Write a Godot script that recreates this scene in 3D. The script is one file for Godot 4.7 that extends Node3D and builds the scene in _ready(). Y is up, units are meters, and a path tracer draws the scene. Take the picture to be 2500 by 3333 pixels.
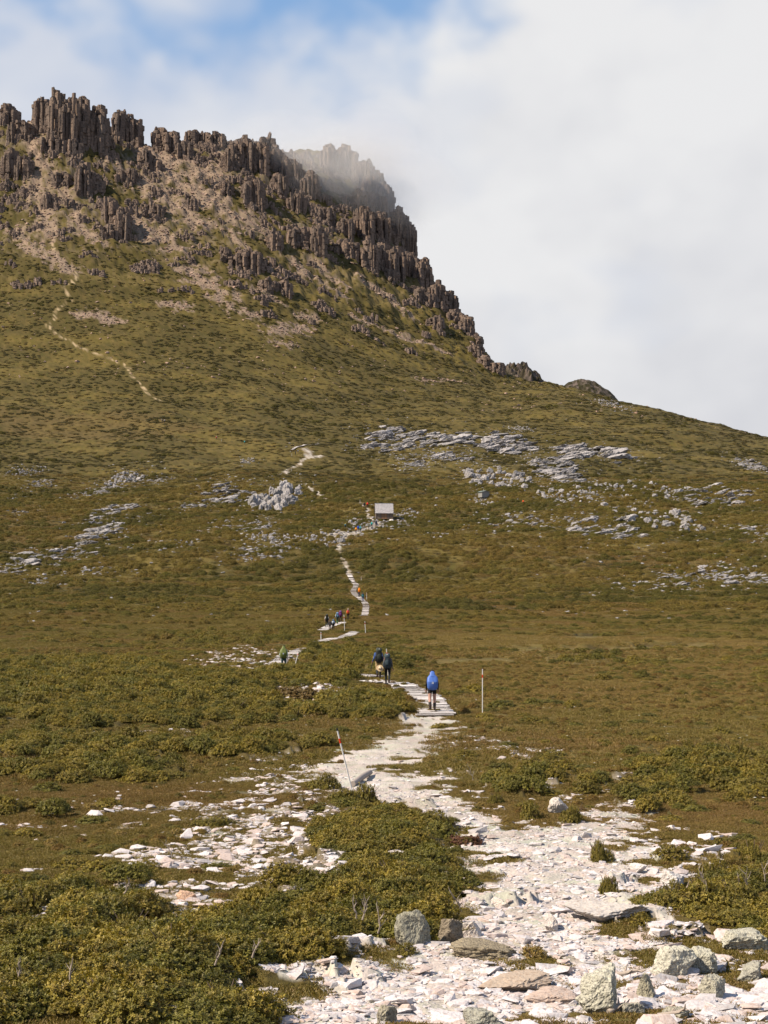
extends Node3D
# A mountain valley: a stony white track runs over alpine heath to a timber hut below a mountain of upright dolerite columns.
# World: the eye is at the origin, y up, metres. Positions below are given as (x, d): d metres ahead of the origin, so z = -d.

var rng := RandomNumberGenerator.new()
var noise_a := FastNoiseLite.new()
var noise_b := FastNoiseLite.new()
var noise_c := FastNoiseLite.new()
var M := {}
var names := {}

func _ready():
	rng.seed = 7041
	# ---------------------------------------------------------------- camera, sky, sun, exposure
	var cam := Camera3D.new()
	cam.name = "camera"
	cam.projection = Camera3D.PROJECTION_FRUSTUM
	cam.near = 0.2
	cam.far = 9000.0
	cam.size = 2.0 * 0.2 * 1666.5 / 4579.0
	cam.frustum_offset = Vector2(0, 0.2 * 259.5 / 4579.0)
	add_child(cam)
	cam.current = true
	var env := Environment.new()
	env.background_mode = Environment.BG_SKY
	env.tonemap_mode = Environment.TONE_MAPPER_LINEAR
	env.tonemap_exposure = 1.9
	env.sdfgi_enabled = true
	env.ssao_enabled = true
	env.ssil_enabled = true
	env.volumetric_fog_enabled = true
	env.volumetric_fog_density = 0.0
	var sky := Sky.new()
	var sky_mat := PanoramaSkyMaterial.new()
	sky_mat.panorama = sky_picture()
	sky_mat.energy_multiplier = 1.0
	sky.sky_material = sky_mat
	env.sky = sky
	var around := WorldEnvironment.new()
	around.name = "environment"
	around.environment = env
	add_child(around)
	var sun := DirectionalLight3D.new()
	sun.name = "sun"
	sun.light_energy = 1.55
	sun.light_color = Color(1.0, 0.93, 0.83)
	sun.light_angular_distance = 0.55
	sun.shadow_enabled = true
	sun.look_at_from_position(Vector3(-0.78, 0.84, 0.27), Vector3.ZERO, Vector3.UP)
	add_child(sun)
	# ---------------------------------------------------------------- noises and materials
	noise_a.seed = 11; noise_a.frequency = 1.0; noise_a.fractal_octaves = 4
	noise_b.seed = 23; noise_b.frequency = 1.0; noise_b.fractal_octaves = 3
	noise_c.seed = 37; noise_c.frequency = 1.0; noise_c.fractal_octaves = 1
	make_materials()
	# ---------------------------------------------------------------- the land
	build_land()
	build_far_hills()
	build_cliffs()
	build_outcrops()
	# ---------------------------------------------------------------- things
	build_walks()
	build_huts()
	build_poles()
	build_people()
	build_boulders()
	build_shrubs()
	build_dead_wood()
	# ---------------------------------------------------------------- uncountable cover
	scatter_stones()
	scatter_heath()
	build_mist()

# ===================================================================== naming
func numbered(called: String) -> String:
	var k: int = names.get(called, 0)
	names[called] = k + 1
	return called if k == 0 else "%s_%03d" % [called, k]

func thing(called: String, at: Vector3, label: String, category: String, group := "", turn := 0.0) -> Node3D:
	var o := Node3D.new()
	o.name = numbered(called)
	add_child(o)
	o.position = at
	o.rotation.y = turn
	tag(o, label, category, group)
	return o

func tag(o: Node3D, label: String, category: String, group := "", kind := "") -> void:
	o.set_meta("label", label)
	o.set_meta("category", category)
	if group != "":
		o.set_meta("group", group)
	if kind != "":
		o.set_meta("kind", kind)

func part(called: String, mesh: Mesh, m: Material, parent: Node3D, at := Transform3D.IDENTITY) -> MeshInstance3D:
	var o := MeshInstance3D.new()
	o.name = called if parent != self else numbered(called)
	o.mesh = mesh
	o.material_override = m
	o.transform = at
	parent.add_child(o, true)
	return o

func stuff(called: String, label: String, category: String) -> Node3D:
	var o := Node3D.new()
	o.name = numbered(called)
	add_child(o)
	tag(o, label, category, "", "stuff")
	return o

func copies(called: String, mesh: Mesh, m: Material, at: Array, tint: Array, parent: Node3D) -> void:
	if at.is_empty():
		return
	var mm := MultiMesh.new()
	mm.transform_format = MultiMesh.TRANSFORM_3D
	mm.use_colors = true
	mm.mesh = mesh
	mm.instance_count = at.size()
	for i in at.size():
		mm.set_instance_transform(i, at[i])
		mm.set_instance_color(i, tint[i])
	var o := MultiMeshInstance3D.new()
	o.name = called
	o.multimesh = mm
	o.material_override = m
	o.set_meta("kind", "stuff")
	parent.add_child(o, true)

# ===================================================================== shapes
class Shape:
	var v := PackedVector3Array()
	var n := PackedVector3Array()
	var c := PackedColorArray()
	func tri(p: Vector3, q: Vector3, r: Vector3, col: Color, out: Vector3) -> void:
		var m := (q - p).cross(r - p)
		if m.length_squared() < 1e-16:
			return
		m = m.normalized()
		v.append(p)
		if m.dot(out) > 0.0:
			v.append(r); v.append(q)
		else:
			v.append(q); v.append(r)
			m = -m
		for k in 3:
			n.append(m); c.append(col)
	func quad(a: Vector3, b: Vector3, d: Vector3, e: Vector3, col: Color, out: Vector3) -> void:
		tri(a, b, d, col, out)
		tri(a, d, e, col, out)
	func box(at: Vector3, size: Vector3, col := Color.WHITE, turn := Basis.IDENTITY, bevel := 0.0) -> void:
		var h := size * 0.5
		if bevel <= 0.0:
			for ax in 3:
				for s in [-1.0, 1.0]:
					var o := Vector3.ZERO; o[ax] = s
					var i := (ax + 1) % 3
					var j := (ax + 2) % 3
					var p := []
					for k in [[-1, -1], [1, -1], [1, 1], [-1, 1]]:
						var w := Vector3.ZERO
						w[ax] = s * h[ax]; w[i] = k[0] * h[i]; w[j] = k[1] * h[j]
						p.append(at + turn * w)
					quad(p[0], p[1], p[2], p[3], col, turn * o)
			return
		var pts := []
		for sx in [-1.0, 1.0]:
			for sy in [-1.0, 1.0]:
				for sz in [-1.0, 1.0]:
					for ax in 3:
						var w := Vector3(sx * h.x, sy * h.y, sz * h.z)
						for k in 3:
							if k != ax:
								w[k] -= signf(w[k]) * bevel
						pts.append(at + turn * w)
		hull(pts, col)
	func hull(p: Array, col: Color) -> void:
		var mid := Vector3.ZERO
		for a in p:
			mid += a
		mid /= p.size()
		var np := p.size()
		for i in np:
			for j in range(i + 1, np):
				for k in range(j + 1, np):
					var a: Vector3 = p[i]
					var m: Vector3 = (p[j] - a).cross(p[k] - a)
					if m.length_squared() < 1e-18:
						continue
					m = m.normalized()
					var pos := false
					var neg := false
					for l in np:
						var e: float = m.dot(p[l] - a)
						if e > 1e-5:
							pos = true
						elif e < -1e-5:
							neg = true
						if pos and neg:
							break
					if pos and neg:
						continue
					tri(a, p[j], p[k], col, m if neg else -m)
	func tube(pts: Array, radii: Array, sides: int, col: Color, caps := true) -> void:
		var rings := []
		for i in pts.size():
			var t: Vector3 = (pts[mini(i + 1, pts.size() - 1)] - pts[maxi(i - 1, 0)]).normalized()
			var u: Vector3 = t.cross(Vector3(0.31, 0.2, 0.93)).normalized()
			var w: Vector3 = t.cross(u)
			var ring := []
			for k in sides:
				var a := TAU * k / sides
				ring.append(u * cos(a) + w * sin(a))
			rings.append(ring)
		for i in pts.size() - 1:
			for k in sides:
				var l := (k + 1) % sides
				smooth_quad(pts[i] + rings[i][k] * radii[i], pts[i] + rings[i][l] * radii[i], pts[i + 1] + rings[i + 1][l] * radii[i + 1], pts[i + 1] + rings[i + 1][k] * radii[i + 1], rings[i][k], rings[i][l], rings[i + 1][l], rings[i + 1][k], col)
		if caps:
			for e in [0, pts.size() - 1]:
				var out: Vector3 = pts[e] - pts[1 if e == 0 else e - 1]
				for k in sides:
					tri(pts[e], pts[e] + rings[e][k] * radii[e], pts[e] + rings[e][(k + 1) % sides] * radii[e], col, out)
	func smooth_quad(a: Vector3, b: Vector3, d: Vector3, e: Vector3, na: Vector3, nb: Vector3, nd: Vector3, ne: Vector3, col: Color) -> void:
		smooth_tri(a, b, d, na, nb, nd, col)
		smooth_tri(a, d, e, na, nd, ne, col)
	func smooth_tri(a: Vector3, b: Vector3, d: Vector3, na: Vector3, nb: Vector3, nd: Vector3, col: Color) -> void:
		var m := (b - a).cross(d - a)
		if m.length_squared() < 1e-18:
			return
		if m.dot(na + nb + nd) > 0.0:
			v.append(a); v.append(d); v.append(b); n.append(na); n.append(nd); n.append(nb)
		else:
			v.append(a); v.append(b); v.append(d); n.append(na); n.append(nb); n.append(nd)
		for k in 3:
			c.append(col)
	func loft(rings: Array, sides: int, power: float, col: Color) -> void:
		# ring: [y, centre x, centre z, half width, half depth]
		var p := []
		for r in rings:
			var ring := []
			for k in sides:
				var a := TAU * k / sides
				var x := signf(cos(a)) * pow(absf(cos(a)), 2.0 / power)
				var z := signf(sin(a)) * pow(absf(sin(a)), 2.0 / power)
				ring.append(Vector3(r[1] + x * r[3], r[0], r[2] + z * r[4]))
			p.append(ring)
		var nm := []
		for i in p.size():
			var row := []
			for k in sides:
				var along: Vector3 = p[mini(i + 1, p.size() - 1)][k] - p[maxi(i - 1, 0)][k]
				var across: Vector3 = p[i][(k + 1) % sides] - p[i][(k + sides - 1) % sides]
				var m := along.cross(across).normalized()
				var mid := Vector3(rings[i][1], rings[i][0], rings[i][2])
				if m.dot(p[i][k] - mid) < 0.0:
					m = -m
				row.append(m)
			nm.append(row)
		for i in p.size() - 1:
			for k in sides:
				var l := (k + 1) % sides
				smooth_quad(p[i][k], p[i][l], p[i + 1][l], p[i + 1][k], nm[i][k], nm[i][l], nm[i + 1][l], nm[i + 1][k], col)
		for e in [0, p.size() - 1]:
			var mid := Vector3(rings[e][1], rings[e][0], rings[e][2])
			for k in sides:
				tri(mid, p[e][k], p[e][(k + 1) % sides], col, Vector3.UP if (rings[e][0] > rings[(p.size() - 1) - e][0]) else Vector3.DOWN)
	func mesh() -> ArrayMesh:
		var a := []
		a.resize(Mesh.ARRAY_MAX)
		a[Mesh.ARRAY_VERTEX] = v
		a[Mesh.ARRAY_NORMAL] = n
		a[Mesh.ARRAY_COLOR] = c
		var m := ArrayMesh.new()
		m.add_surface_from_arrays(Mesh.PRIMITIVE_TRIANGLES, a)
		return m

func rock_shape(kind: int, col := Color.WHITE) -> ArrayMesh:
	# an angular broken stone about one metre across that sits on y = 0; kind 0 block, 1 slab, 2 wedge
	var s := Shape.new()
	var p := []
	for sx in [-1.0, 1.0]:
		for sy in [-1.0, 1.0]:
			for sz in [-1.0, 1.0]:
				var c := Vector3(sx * rng.randf_range(0.28, 0.5), sy * rng.randf_range(0.28, 0.5), sz * rng.randf_range(0.28, 0.5))
				if kind == 2 and sy > 0:
					c.x = c.x * 0.45 + 0.18; c.z *= 0.7
				if kind != 0 or rng.randf() < 0.7:
					for k in 2:
						p.append(c * Vector3(rng.randf_range(0.6, 1.0), rng.randf_range(0.6, 1.0), rng.randf_range(0.6, 1.0)))
	for k in 5:
		p.append(Vector3(rng.randfn(), rng.randfn(), rng.randfn()).normalized() * rng.randf_range(0.45, 0.58))
	var low := 9.0
	for q in p:
		low = minf(low, q.y)
	for i in p.size():
		p[i].y = (p[i].y - low) * (0.34 if kind == 1 else 0.66)
	s.hull(p, col)
	return s.mesh()

func boulder_shape(kind: int, rough: float, res := 15) -> ArrayMesh:
	# a weathered boulder, one metre wide and tall on y = 0: random joint planes cut a lump, then coarse and fine relief
	var cut := []
	for k in 9:
		var m := Vector3(rng.randfn(), rng.randfn() * 0.7, rng.randfn()).normalized()
		cut.append([m, rng.randf_range(0.27, 0.46)])
	cut.append([Vector3(rng.randf_range(-0.25, 0.25), 1.0, rng.randf_range(-0.2, 0.3)).normalized(), 0.36 if kind == 1 else rng.randf_range(0.42, 0.5)])
	if kind == 2:
		cut.append([Vector3(0.8, 0.6, 0.1).normalized(), 0.26])
	var off := rng.randf() * 100.0
	var s := Shape.new()
	for face in 6:
		var g := []
		var ax := face / 2
		for j in res + 1:
			var row := []
			for i in res + 1:
				var p := Vector3.ZERO
				p[ax] = 1.0 if face % 2 else -1.0
				p[(ax + 1) % 3] = tan((2.0 * i / res - 1.0) * 0.785)
				p[(ax + 2) % 3] = tan((2.0 * j / res - 1.0) * 0.785)
				p = p.normalized()
				var r := 0.62
				for c in cut:
					var e: float = p.dot(c[0])
					if e > 0.05:
						r = minf(r, c[1] / e)
				r *= 1.0 + rough * (noise_a.get_noise_3d(p.x * 1.6 + off, p.y * 1.6, p.z * 1.6) * 1.2 + noise_a.get_noise_3d(p.x * 5.0, p.y * 5.0 + off, p.z * 5.0) * 0.7 - absf(noise_c.get_noise_3d(p.x * 2.4, p.y * 2.4 + off, p.z * 2.4)) * 0.6)
				row.append(Vector3(p.x * r * 1.05, (p.y * r + 0.42) * 1.12, p.z * r * 1.05))
			g.append(row)
		for j in res:
			for i in res:
				s.quad(g[j][i], g[j][i + 1], g[j + 1][i + 1], g[j + 1][i], Color.WHITE, g[j][i] + g[j + 1][i + 1] - Vector3(0, 0.9, 0))
	return s.mesh()

func column_shape() -> ArrayMesh:
	# one upright dolerite column, unit radius and height, broken across in blocks
	var s := Shape.new()
	var sides := rng.randi_range(5, 6)
	var levels := [0.0]
	var cuts := rng.randi_range(2, 5)
	for k in cuts:
		levels.append((k + rng.randf_range(0.4, 1.0)) / (cuts + 0.6))
	levels.append(1.0)
	var angle := []
	for k in sides:
		angle.append(TAU * (k + rng.randf_range(-0.25, 0.25)) / sides)
	var lean := Vector2(rng.randf_range(-0.25, 0.25), rng.randf_range(-0.25, 0.25))
	for i in levels.size() - 1:
		var shift := lean * (levels[i] as float) + Vector2(rng.randf_range(-0.14, 0.14), rng.randf_range(-0.14, 0.14))
		var wide := rng.randf_range(0.82, 1.12) * (1.0 - 0.12 * (levels[i] as float))
		var lower := []
		var upper := []
		for k in sides:
			var r := wide * rng.randf_range(0.82, 1.1)
			var q := Vector3(cos(angle[k]) * r + shift.x, levels[i], sin(angle[k]) * r + shift.y)
			lower.append(q)
			var top := 0.0
			if i == levels.size() - 2:
				top = rng.randf_range(-0.022, 0.012)
			upper.append(Vector3(q.x * rng.randf_range(0.9, 0.99), (levels[i + 1] as float) + top, q.z * rng.randf_range(0.9, 0.99)))
		var mid := Vector3(shift.x, 0, shift.y)
		var cap := Vector3.ZERO
		for k in sides:
			var l := (k + 1) % sides
			var out: Vector3 = lower[k] + lower[l] - mid * 2.0
			out.y = 0.0
			s.quad(lower[k], lower[l], upper[l], upper[k], Color.WHITE, out)
			cap += upper[k] / sides
		for k in sides:
			s.tri(cap, upper[k], upper[(k + 1) % sides], Color.WHITE, Vector3.UP)
	return s.mesh()

func bush_shape(count: int, leaf: float, height: float, palette: Array, twigs: bool) -> ArrayMesh:
	# a cushion of small leaves, unit radius: sprigs over a lumpy dome, each a rosette of narrow leaves
	var s := Shape.new()
	var per := 18
	for i in count / per:
		var a := rng.randf() * TAU
		var up := pow(rng.randf(), 0.8)
		var out := Vector3(cos(a) * sqrt(1.0 - up * up), up, sin(a) * sqrt(1.0 - up * up))
		var lump := 0.80 + 0.24 * noise_b.get_noise_3d(out.x * 2.2 + s.v.size() * 0.0, out.y * 2.2 + count, out.z * 2.2 + leaf * 50.0) + rng.randf_range(-0.22, 0.14)
		var at := Vector3(out.x * lump, out.y * lump * height, out.z * lump)
		var axis := (out + Vector3(rng.randf_range(-0.5, 0.5), rng.randf_range(0.2, 1.0), rng.randf_range(-0.5, 0.5))).normalized()
		var col: Color = palette[rng.randi() % palette.size()]
		for k in per:
			var flat := axis.cross(Vector3(rng.randf_range(-1, 1), rng.randf_range(-1, 1), rng.randf_range(-1, 1))).normalized()
			var dir := (flat + axis * rng.randf_range(0.0, 0.9)).normalized()
			var side := dir.cross(axis + Vector3(rng.randf_range(-1, 1), rng.randf_range(-1, 1), rng.randf_range(-1, 1)) * 0.45).normalized()
			var l := leaf * rng.randf_range(0.7, 1.25)
			var base := at + axis * (leaf * rng.randf_range(-0.5, 0.9)) + Vector3(rng.randf_range(-1, 1), rng.randf_range(-1, 1), rng.randf_range(-1, 1)) * leaf * 0.35
			var tip := base + dir * l
			var m := side.cross(dir).normalized()
			if m.y < 0.0:
				m = -m
			var t := rng.randf_range(0.8, 1.2)
			var lc := Color(col.r * t, col.g * t, col.b * t)
			s.tri(base, base + dir * l * 0.55 + side * l * 0.24, tip, lc, m)
			s.tri(base, tip, base + dir * l * 0.55 - side * l * 0.24, lc, m)
	if twigs:
		var sticks := 26
		for i in sticks:
			var a := rng.randf() * TAU
			var up := rng.randf_range(0.15, 1.0)
			var out := Vector3(cos(a) * sqrt(1.0 - up * up), up * height, sin(a) * sqrt(1.0 - up * up))
			s.tube([Vector3(out.x * 0.1, 0.0, out.z * 0.1), out * 0.45 + Vector3(0, 0.05, 0), out * rng.randf_range(0.75, 0.98)], [0.03, 0.02, 0.008], 3, Color(0.10, 0.075, 0.055), false)
	return s.mesh()

func cushion_shape(count: int, leaf: float, height: float, palette: Array) -> ArrayMesh:
	# a low wind-cut cushion plant, unit radius: leaves lying close along a shallow uneven dome
	var s := Shape.new()
	var off := rng.randf() * 50.0
	for i in count:
		var a := rng.randf() * TAU
		var r := sqrt(rng.randf()) * (0.85 + 0.3 * noise_c.get_noise_2d(cos(a) * 1.5 + off, sin(a) * 1.5))
		var y := height * sqrt(maxf(1.0 - r * r, 0.0)) * (0.8 + 0.5 * noise_b.get_noise_2d(cos(a) * r * 2.5 + off, sin(a) * r * 2.5))
		var up := Vector3(cos(a) * r * height, 0.8, sin(a) * r * height).normalized()
		var m := (up + Vector3(rng.randf_range(-1, 1), rng.randf_range(-0.2, 0.4), rng.randf_range(-1, 1)) * 0.55).normalized()
		var dir := m.cross(Vector3(rng.randf_range(-1, 1), rng.randf_range(-1, 1), rng.randf_range(-1, 1))).normalized()
		var side := dir.cross(m)
		var at := Vector3(cos(a) * r, y, sin(a) * r)
		var l := leaf * rng.randf_range(0.7, 1.3)
		var col: Color = palette[rng.randi() % palette.size()]
		var t := rng.randf_range(0.8, 1.2)
		var lc := Color(col.r * t, col.g * t, col.b * t)
		s.tri(at - dir * l, at + side * l * 0.6, at + dir * l, lc, m)
		s.tri(at - dir * l, at + dir * l, at - side * l * 0.6, lc, m)
	return s.mesh()

func mat_shape(count: int, blade: float, palette: Array) -> ArrayMesh:
	# a low mat of heath and grass, unit radius: short leaves and blades standing from the ground
	var s := Shape.new()
	for i in count:
		var a := rng.randf() * TAU
		var r := sqrt(rng.randf())
		var at := Vector3(cos(a) * r, -0.02, sin(a) * r)
		var dir := Vector3(rng.randf_range(-0.7, 0.7), rng.randf_range(0.5, 1.0), rng.randf_range(-0.7, 0.7)).normalized()
		var side := dir.cross(Vector3(rng.randf_range(-1, 1), 0.2, rng.randf_range(-1, 1))).normalized()
		var l := blade * rng.randf_range(0.5, 1.3)
		var col: Color = palette[rng.randi() % palette.size()]
		var t := rng.randf_range(0.75, 1.25)
		var m := side.cross(dir)
		s.tri(at - side * l * 0.16, at + side * l * 0.16, at + dir * l, Color(col.r * t, col.g * t, col.b * t), m if m.y > 0 else -m)
	return s.mesh()

# ===================================================================== materials
func ramp(stops: Array) -> Gradient:
	var g := Gradient.new()
	var off := PackedFloat32Array()
	var col := PackedColorArray()
	for s in stops:
		off.append(s[0]); col.append(s[1])
	g.offsets = off
	g.colors = col
	return g

func noise_picture(seed_: int, freq: float, octaves: int, stops: Array, size := 512, kind := FastNoiseLite.TYPE_SIMPLEX_SMOOTH) -> NoiseTexture2D:
	var f := FastNoiseLite.new()
	f.seed = seed_
	f.noise_type = kind
	f.frequency = freq
	f.fractal_octaves = octaves
	var t := NoiseTexture2D.new()
	t.width = size; t.height = size
	t.seamless = true
	t.noise = f
	t.color_ramp = ramp(stops)
	return t

func grey(k: float) -> Color:
	return Color(k, k, k)

func surface(rough: float, vertex := true) -> StandardMaterial3D:
	var m := StandardMaterial3D.new()
	m.roughness = rough
	m.metallic_specular = 0.3
	m.vertex_color_use_as_albedo = vertex
	m.albedo_color = Color(0.75, 0.75, 0.75).linear_to_srgb()
	return m

func plain(r: float, g: float, b: float, rough := 0.8) -> StandardMaterial3D:
	var m := surface(rough, false)
	m.albedo_color = Color(r, g, b).linear_to_srgb()
	return m

func mapped(m: StandardMaterial3D, t: Texture2D, scale: float) -> StandardMaterial3D:
	m.albedo_texture = t
	m.uv1_triplanar = true
	m.uv1_world_triplanar = true
	m.uv1_scale = Vector3.ONE * scale
	return m

func make_materials() -> void:
	var fine := noise_picture(3, 0.035, 4, [[0.0, grey(0.74)], [0.5, grey(0.92)], [1.0, grey(1.0)]])
	var relief := noise_picture(5, 0.03, 5, [[0.0, grey(0.0)], [1.0, grey(1.0)]])
	var patches := noise_picture(9, 0.02, 4, [[0.0, Color(0.80, 0.84, 0.74)], [0.45, Color(1.0, 0.97, 0.94)], [1.0, Color(0.93, 1.0, 0.90)]])
	var ground := mapped(surface(0.95), fine, 0.9)
	ground.detail_enabled = true
	ground.detail_blend_mode = BaseMaterial3D.BLEND_MODE_MUL
	ground.detail_uv_layer = BaseMaterial3D.DETAIL_UV_2
	ground.detail_albedo = patches
	ground.uv2_triplanar = true
	ground.uv2_world_triplanar = true
	ground.uv2_scale = Vector3.ONE * 0.06
	ground.heightmap_enabled = true
	ground.heightmap_texture = relief
	ground.heightmap_scale = 1.5
	ground.albedo_color = Color(0.9, 0.9, 0.9).linear_to_srgb()
	M.ground = ground
	# white quartzite with pink and rusty veins
	var quartz_map := noise_picture(13, 0.018, 5, [[0.0, Color(0.72, 0.66, 0.62)], [0.30, Color(0.93, 0.90, 0.88)], [0.55, Color(1, 1, 1)], [0.78, Color(0.97, 0.93, 0.90)], [1.0, Color(0.88, 0.76, 0.68)]])
	var quartz := mapped(surface(0.8), quartz_map, 1.3)
	quartz.heightmap_enabled = true
	quartz.heightmap_texture = relief
	quartz.heightmap_scale = 0.8
	M.quartz = quartz
	# grey boulders with lichen
	var lichen_map := noise_picture(17, 0.02, 5, [[0.0, Color(0.30, 0.29, 0.27)], [0.30, Color(0.62, 0.61, 0.58)], [0.5, Color(0.94, 0.94, 0.91)], [0.64, Color(0.86, 0.86, 0.76)], [0.74, Color(0.96, 0.96, 0.94)], [1.0, Color(0.60, 0.58, 0.56)]])
	var lichen := mapped(surface(0.9), lichen_map, 2.6)
	lichen.heightmap_enabled = true
	lichen.heightmap_texture = relief
	lichen.heightmap_scale = 1.2
	M.lichen = lichen
	# outcrops on the hillside: the same stone, greyer, coarse relief
	var crag_map := noise_picture(19, 0.02, 5, [[0.0, Color(0.42, 0.42, 0.42)], [0.35, Color(0.74, 0.74, 0.76)], [0.6, Color(0.95, 0.95, 0.97)], [1.0, Color(0.80, 0.79, 0.78)]])
	var crag := mapped(surface(0.9), crag_map, 0.25)
	crag.heightmap_enabled = true
	crag.heightmap_texture = relief
	crag.heightmap_scale = 12.0
	M.crag = crag
	# dolerite
	var dolerite_map := noise_picture(29, 0.02, 5, [[0.0, Color(0.50, 0.46, 0.44)], [0.4, Color(0.78, 0.74, 0.72)], [0.6, Color(0.90, 0.86, 0.83)], [0.8, Color(0.98, 0.88, 0.80)], [1.0, Color(0.66, 0.64, 0.62)]])
	for k in 4:
		var c: Vector3 = [Vector3(0.205, 0.175, 0.157), Vector3(0.165, 0.144, 0.132), Vector3(0.235, 0.197, 0.172), Vector3(0.19, 0.168, 0.154)][k]
		var d := mapped(plain(c.x, c.y, c.z, 0.92), dolerite_map, 0.06)
		d.heightmap_enabled = true
		d.heightmap_texture = relief
		d.heightmap_scale = 40.0
		M["dolerite%d" % k] = d
	var scree := mapped(surface(0.92), dolerite_map, 0.12)
	M.scree = scree
	# leaves
	var leaf := surface(0.55)
	leaf.metallic_specular = 0.35
	leaf.backlight_enabled = true
	leaf.backlight = Color(0.7, 0.7, 0.3)
	leaf.albedo_color = Color(0.93, 0.93, 0.93).linear_to_srgb()
	M.leaf = leaf
	var wood_map := noise_picture(41, 0.05, 4, [[0.0, Color(0.78, 0.76, 0.75)], [0.5, Color(0.94, 0.93, 0.93)], [1.0, Color(1, 1, 1)]], 256)
	var wood := mapped(surface(0.85), wood_map, 1.0)
	wood.uv1_scale = Vector3(1.2, 6.0, 6.0)
	M.wood = wood
	var plank: StandardMaterial3D = wood.duplicate()
	plank.albedo_color = Color(0.92, 0.92, 0.92).linear_to_srgb()
	M.plank = plank
	M.cloth = surface(0.75)
	M.cover = surface(0.42)
	M.white_paint = plain(0.52, 0.52, 0.52, 0.45)
	M.red_tape = plain(0.50, 0.04, 0.015, 0.5)
	M.black_cap = plain(0.02, 0.02, 0.022, 0.6)
	M.iron = plain(0.17, 0.22, 0.20, 0.5)
	M.branch = plain(0.30, 0.255, 0.22, 0.9)

# ===================================================================== sky
func sky_picture() -> ImageTexture:
	var w := 2048
	var h := 1024
	var im := Image.create(w, h, false, Image.FORMAT_RGBF)
	var big := FastNoiseLite.new()
	big.seed = 77; big.frequency = 1.0; big.fractal_octaves = 5; big.fractal_gain = 0.52
	var wisp := FastNoiseLite.new()
	wisp.seed = 99; wisp.frequency = 1.0; wisp.fractal_octaves = 4
	im.fill(Color(0.22, 0.22, 0.23))
	for j in h / 2:
		var el := (0.5 - (j + 0.5) / h) * PI
		var up := rad_to_deg(el)
		var blue := Color(0.138, 0.232, 0.378).lerp(Color(0.085, 0.165, 0.34), clampf((up - 15.0) / 60.0, 0.0, 1.0))
		for i in w:
			var az := wrapf((i + 0.5) / w * TAU, -PI, PI)   # the picture starts straight ahead and runs to the right
			var dir := Vector3(sin(az) * cos(el), sin(el), -cos(az) * cos(el))
			# a bank of cloud hangs round the ranges; its upper edge rises and sinks with the bearing, and breaks to blue above
			var edge := 31.7 + 7.0 * sin(az * 2.0 - 1.1) + 5.0 * sin(az * 5.0 - 0.3) + 3.0 * sin(az * 11.0 + 4.54)
			var q := dir / maxf(dir.y + 0.25, 0.05)
			var n := big.get_noise_3d(dir.x * 5.2 + 3.0, dir.y * 8.0, dir.z * 5.2)
			var f := wisp.get_noise_3d(dir.x * 17.0, dir.y * 24.0, dir.z * 17.0)
			var bank := clampf((edge - up + n * 3.6 + f * 1.8) / 4.6 + 0.5, 0.0, 1.0)
			bank = bank * bank * (3.0 - 2.0 * bank)
			var high := clampf((big.get_noise_3d(q.x * 1.7 + 9.0, 4.0, q.z * 1.7) - 0.12) * 3.0, 0.0, 0.95)
			var cover := maxf(bank, high)
			var thin := clampf(0.86 + 0.62 * sin(az * 3.0) + 0.6 * wisp.get_noise_3d(dir.x * 5.0 - 8.0, dir.y * 8.0, dir.z * 5.0), 0.12, 1.0)
			var white := Color(0.435, 0.435, 0.440).lerp(Color(0.350, 0.354, 0.374), clampf(0.25 - n * 0.75 - f * 0.22 + (13.0 - up) * 0.045, 0.0, 1.0))
			var veil := Color(0.287, 0.312, 0.380)
			var cloud := veil.lerp(white, thin)
			im.set_pixel(i, j, blue.lerp(cloud, cover * (0.72 + 0.28 * thin)))
	return ImageTexture.create_from_image(im)

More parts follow.
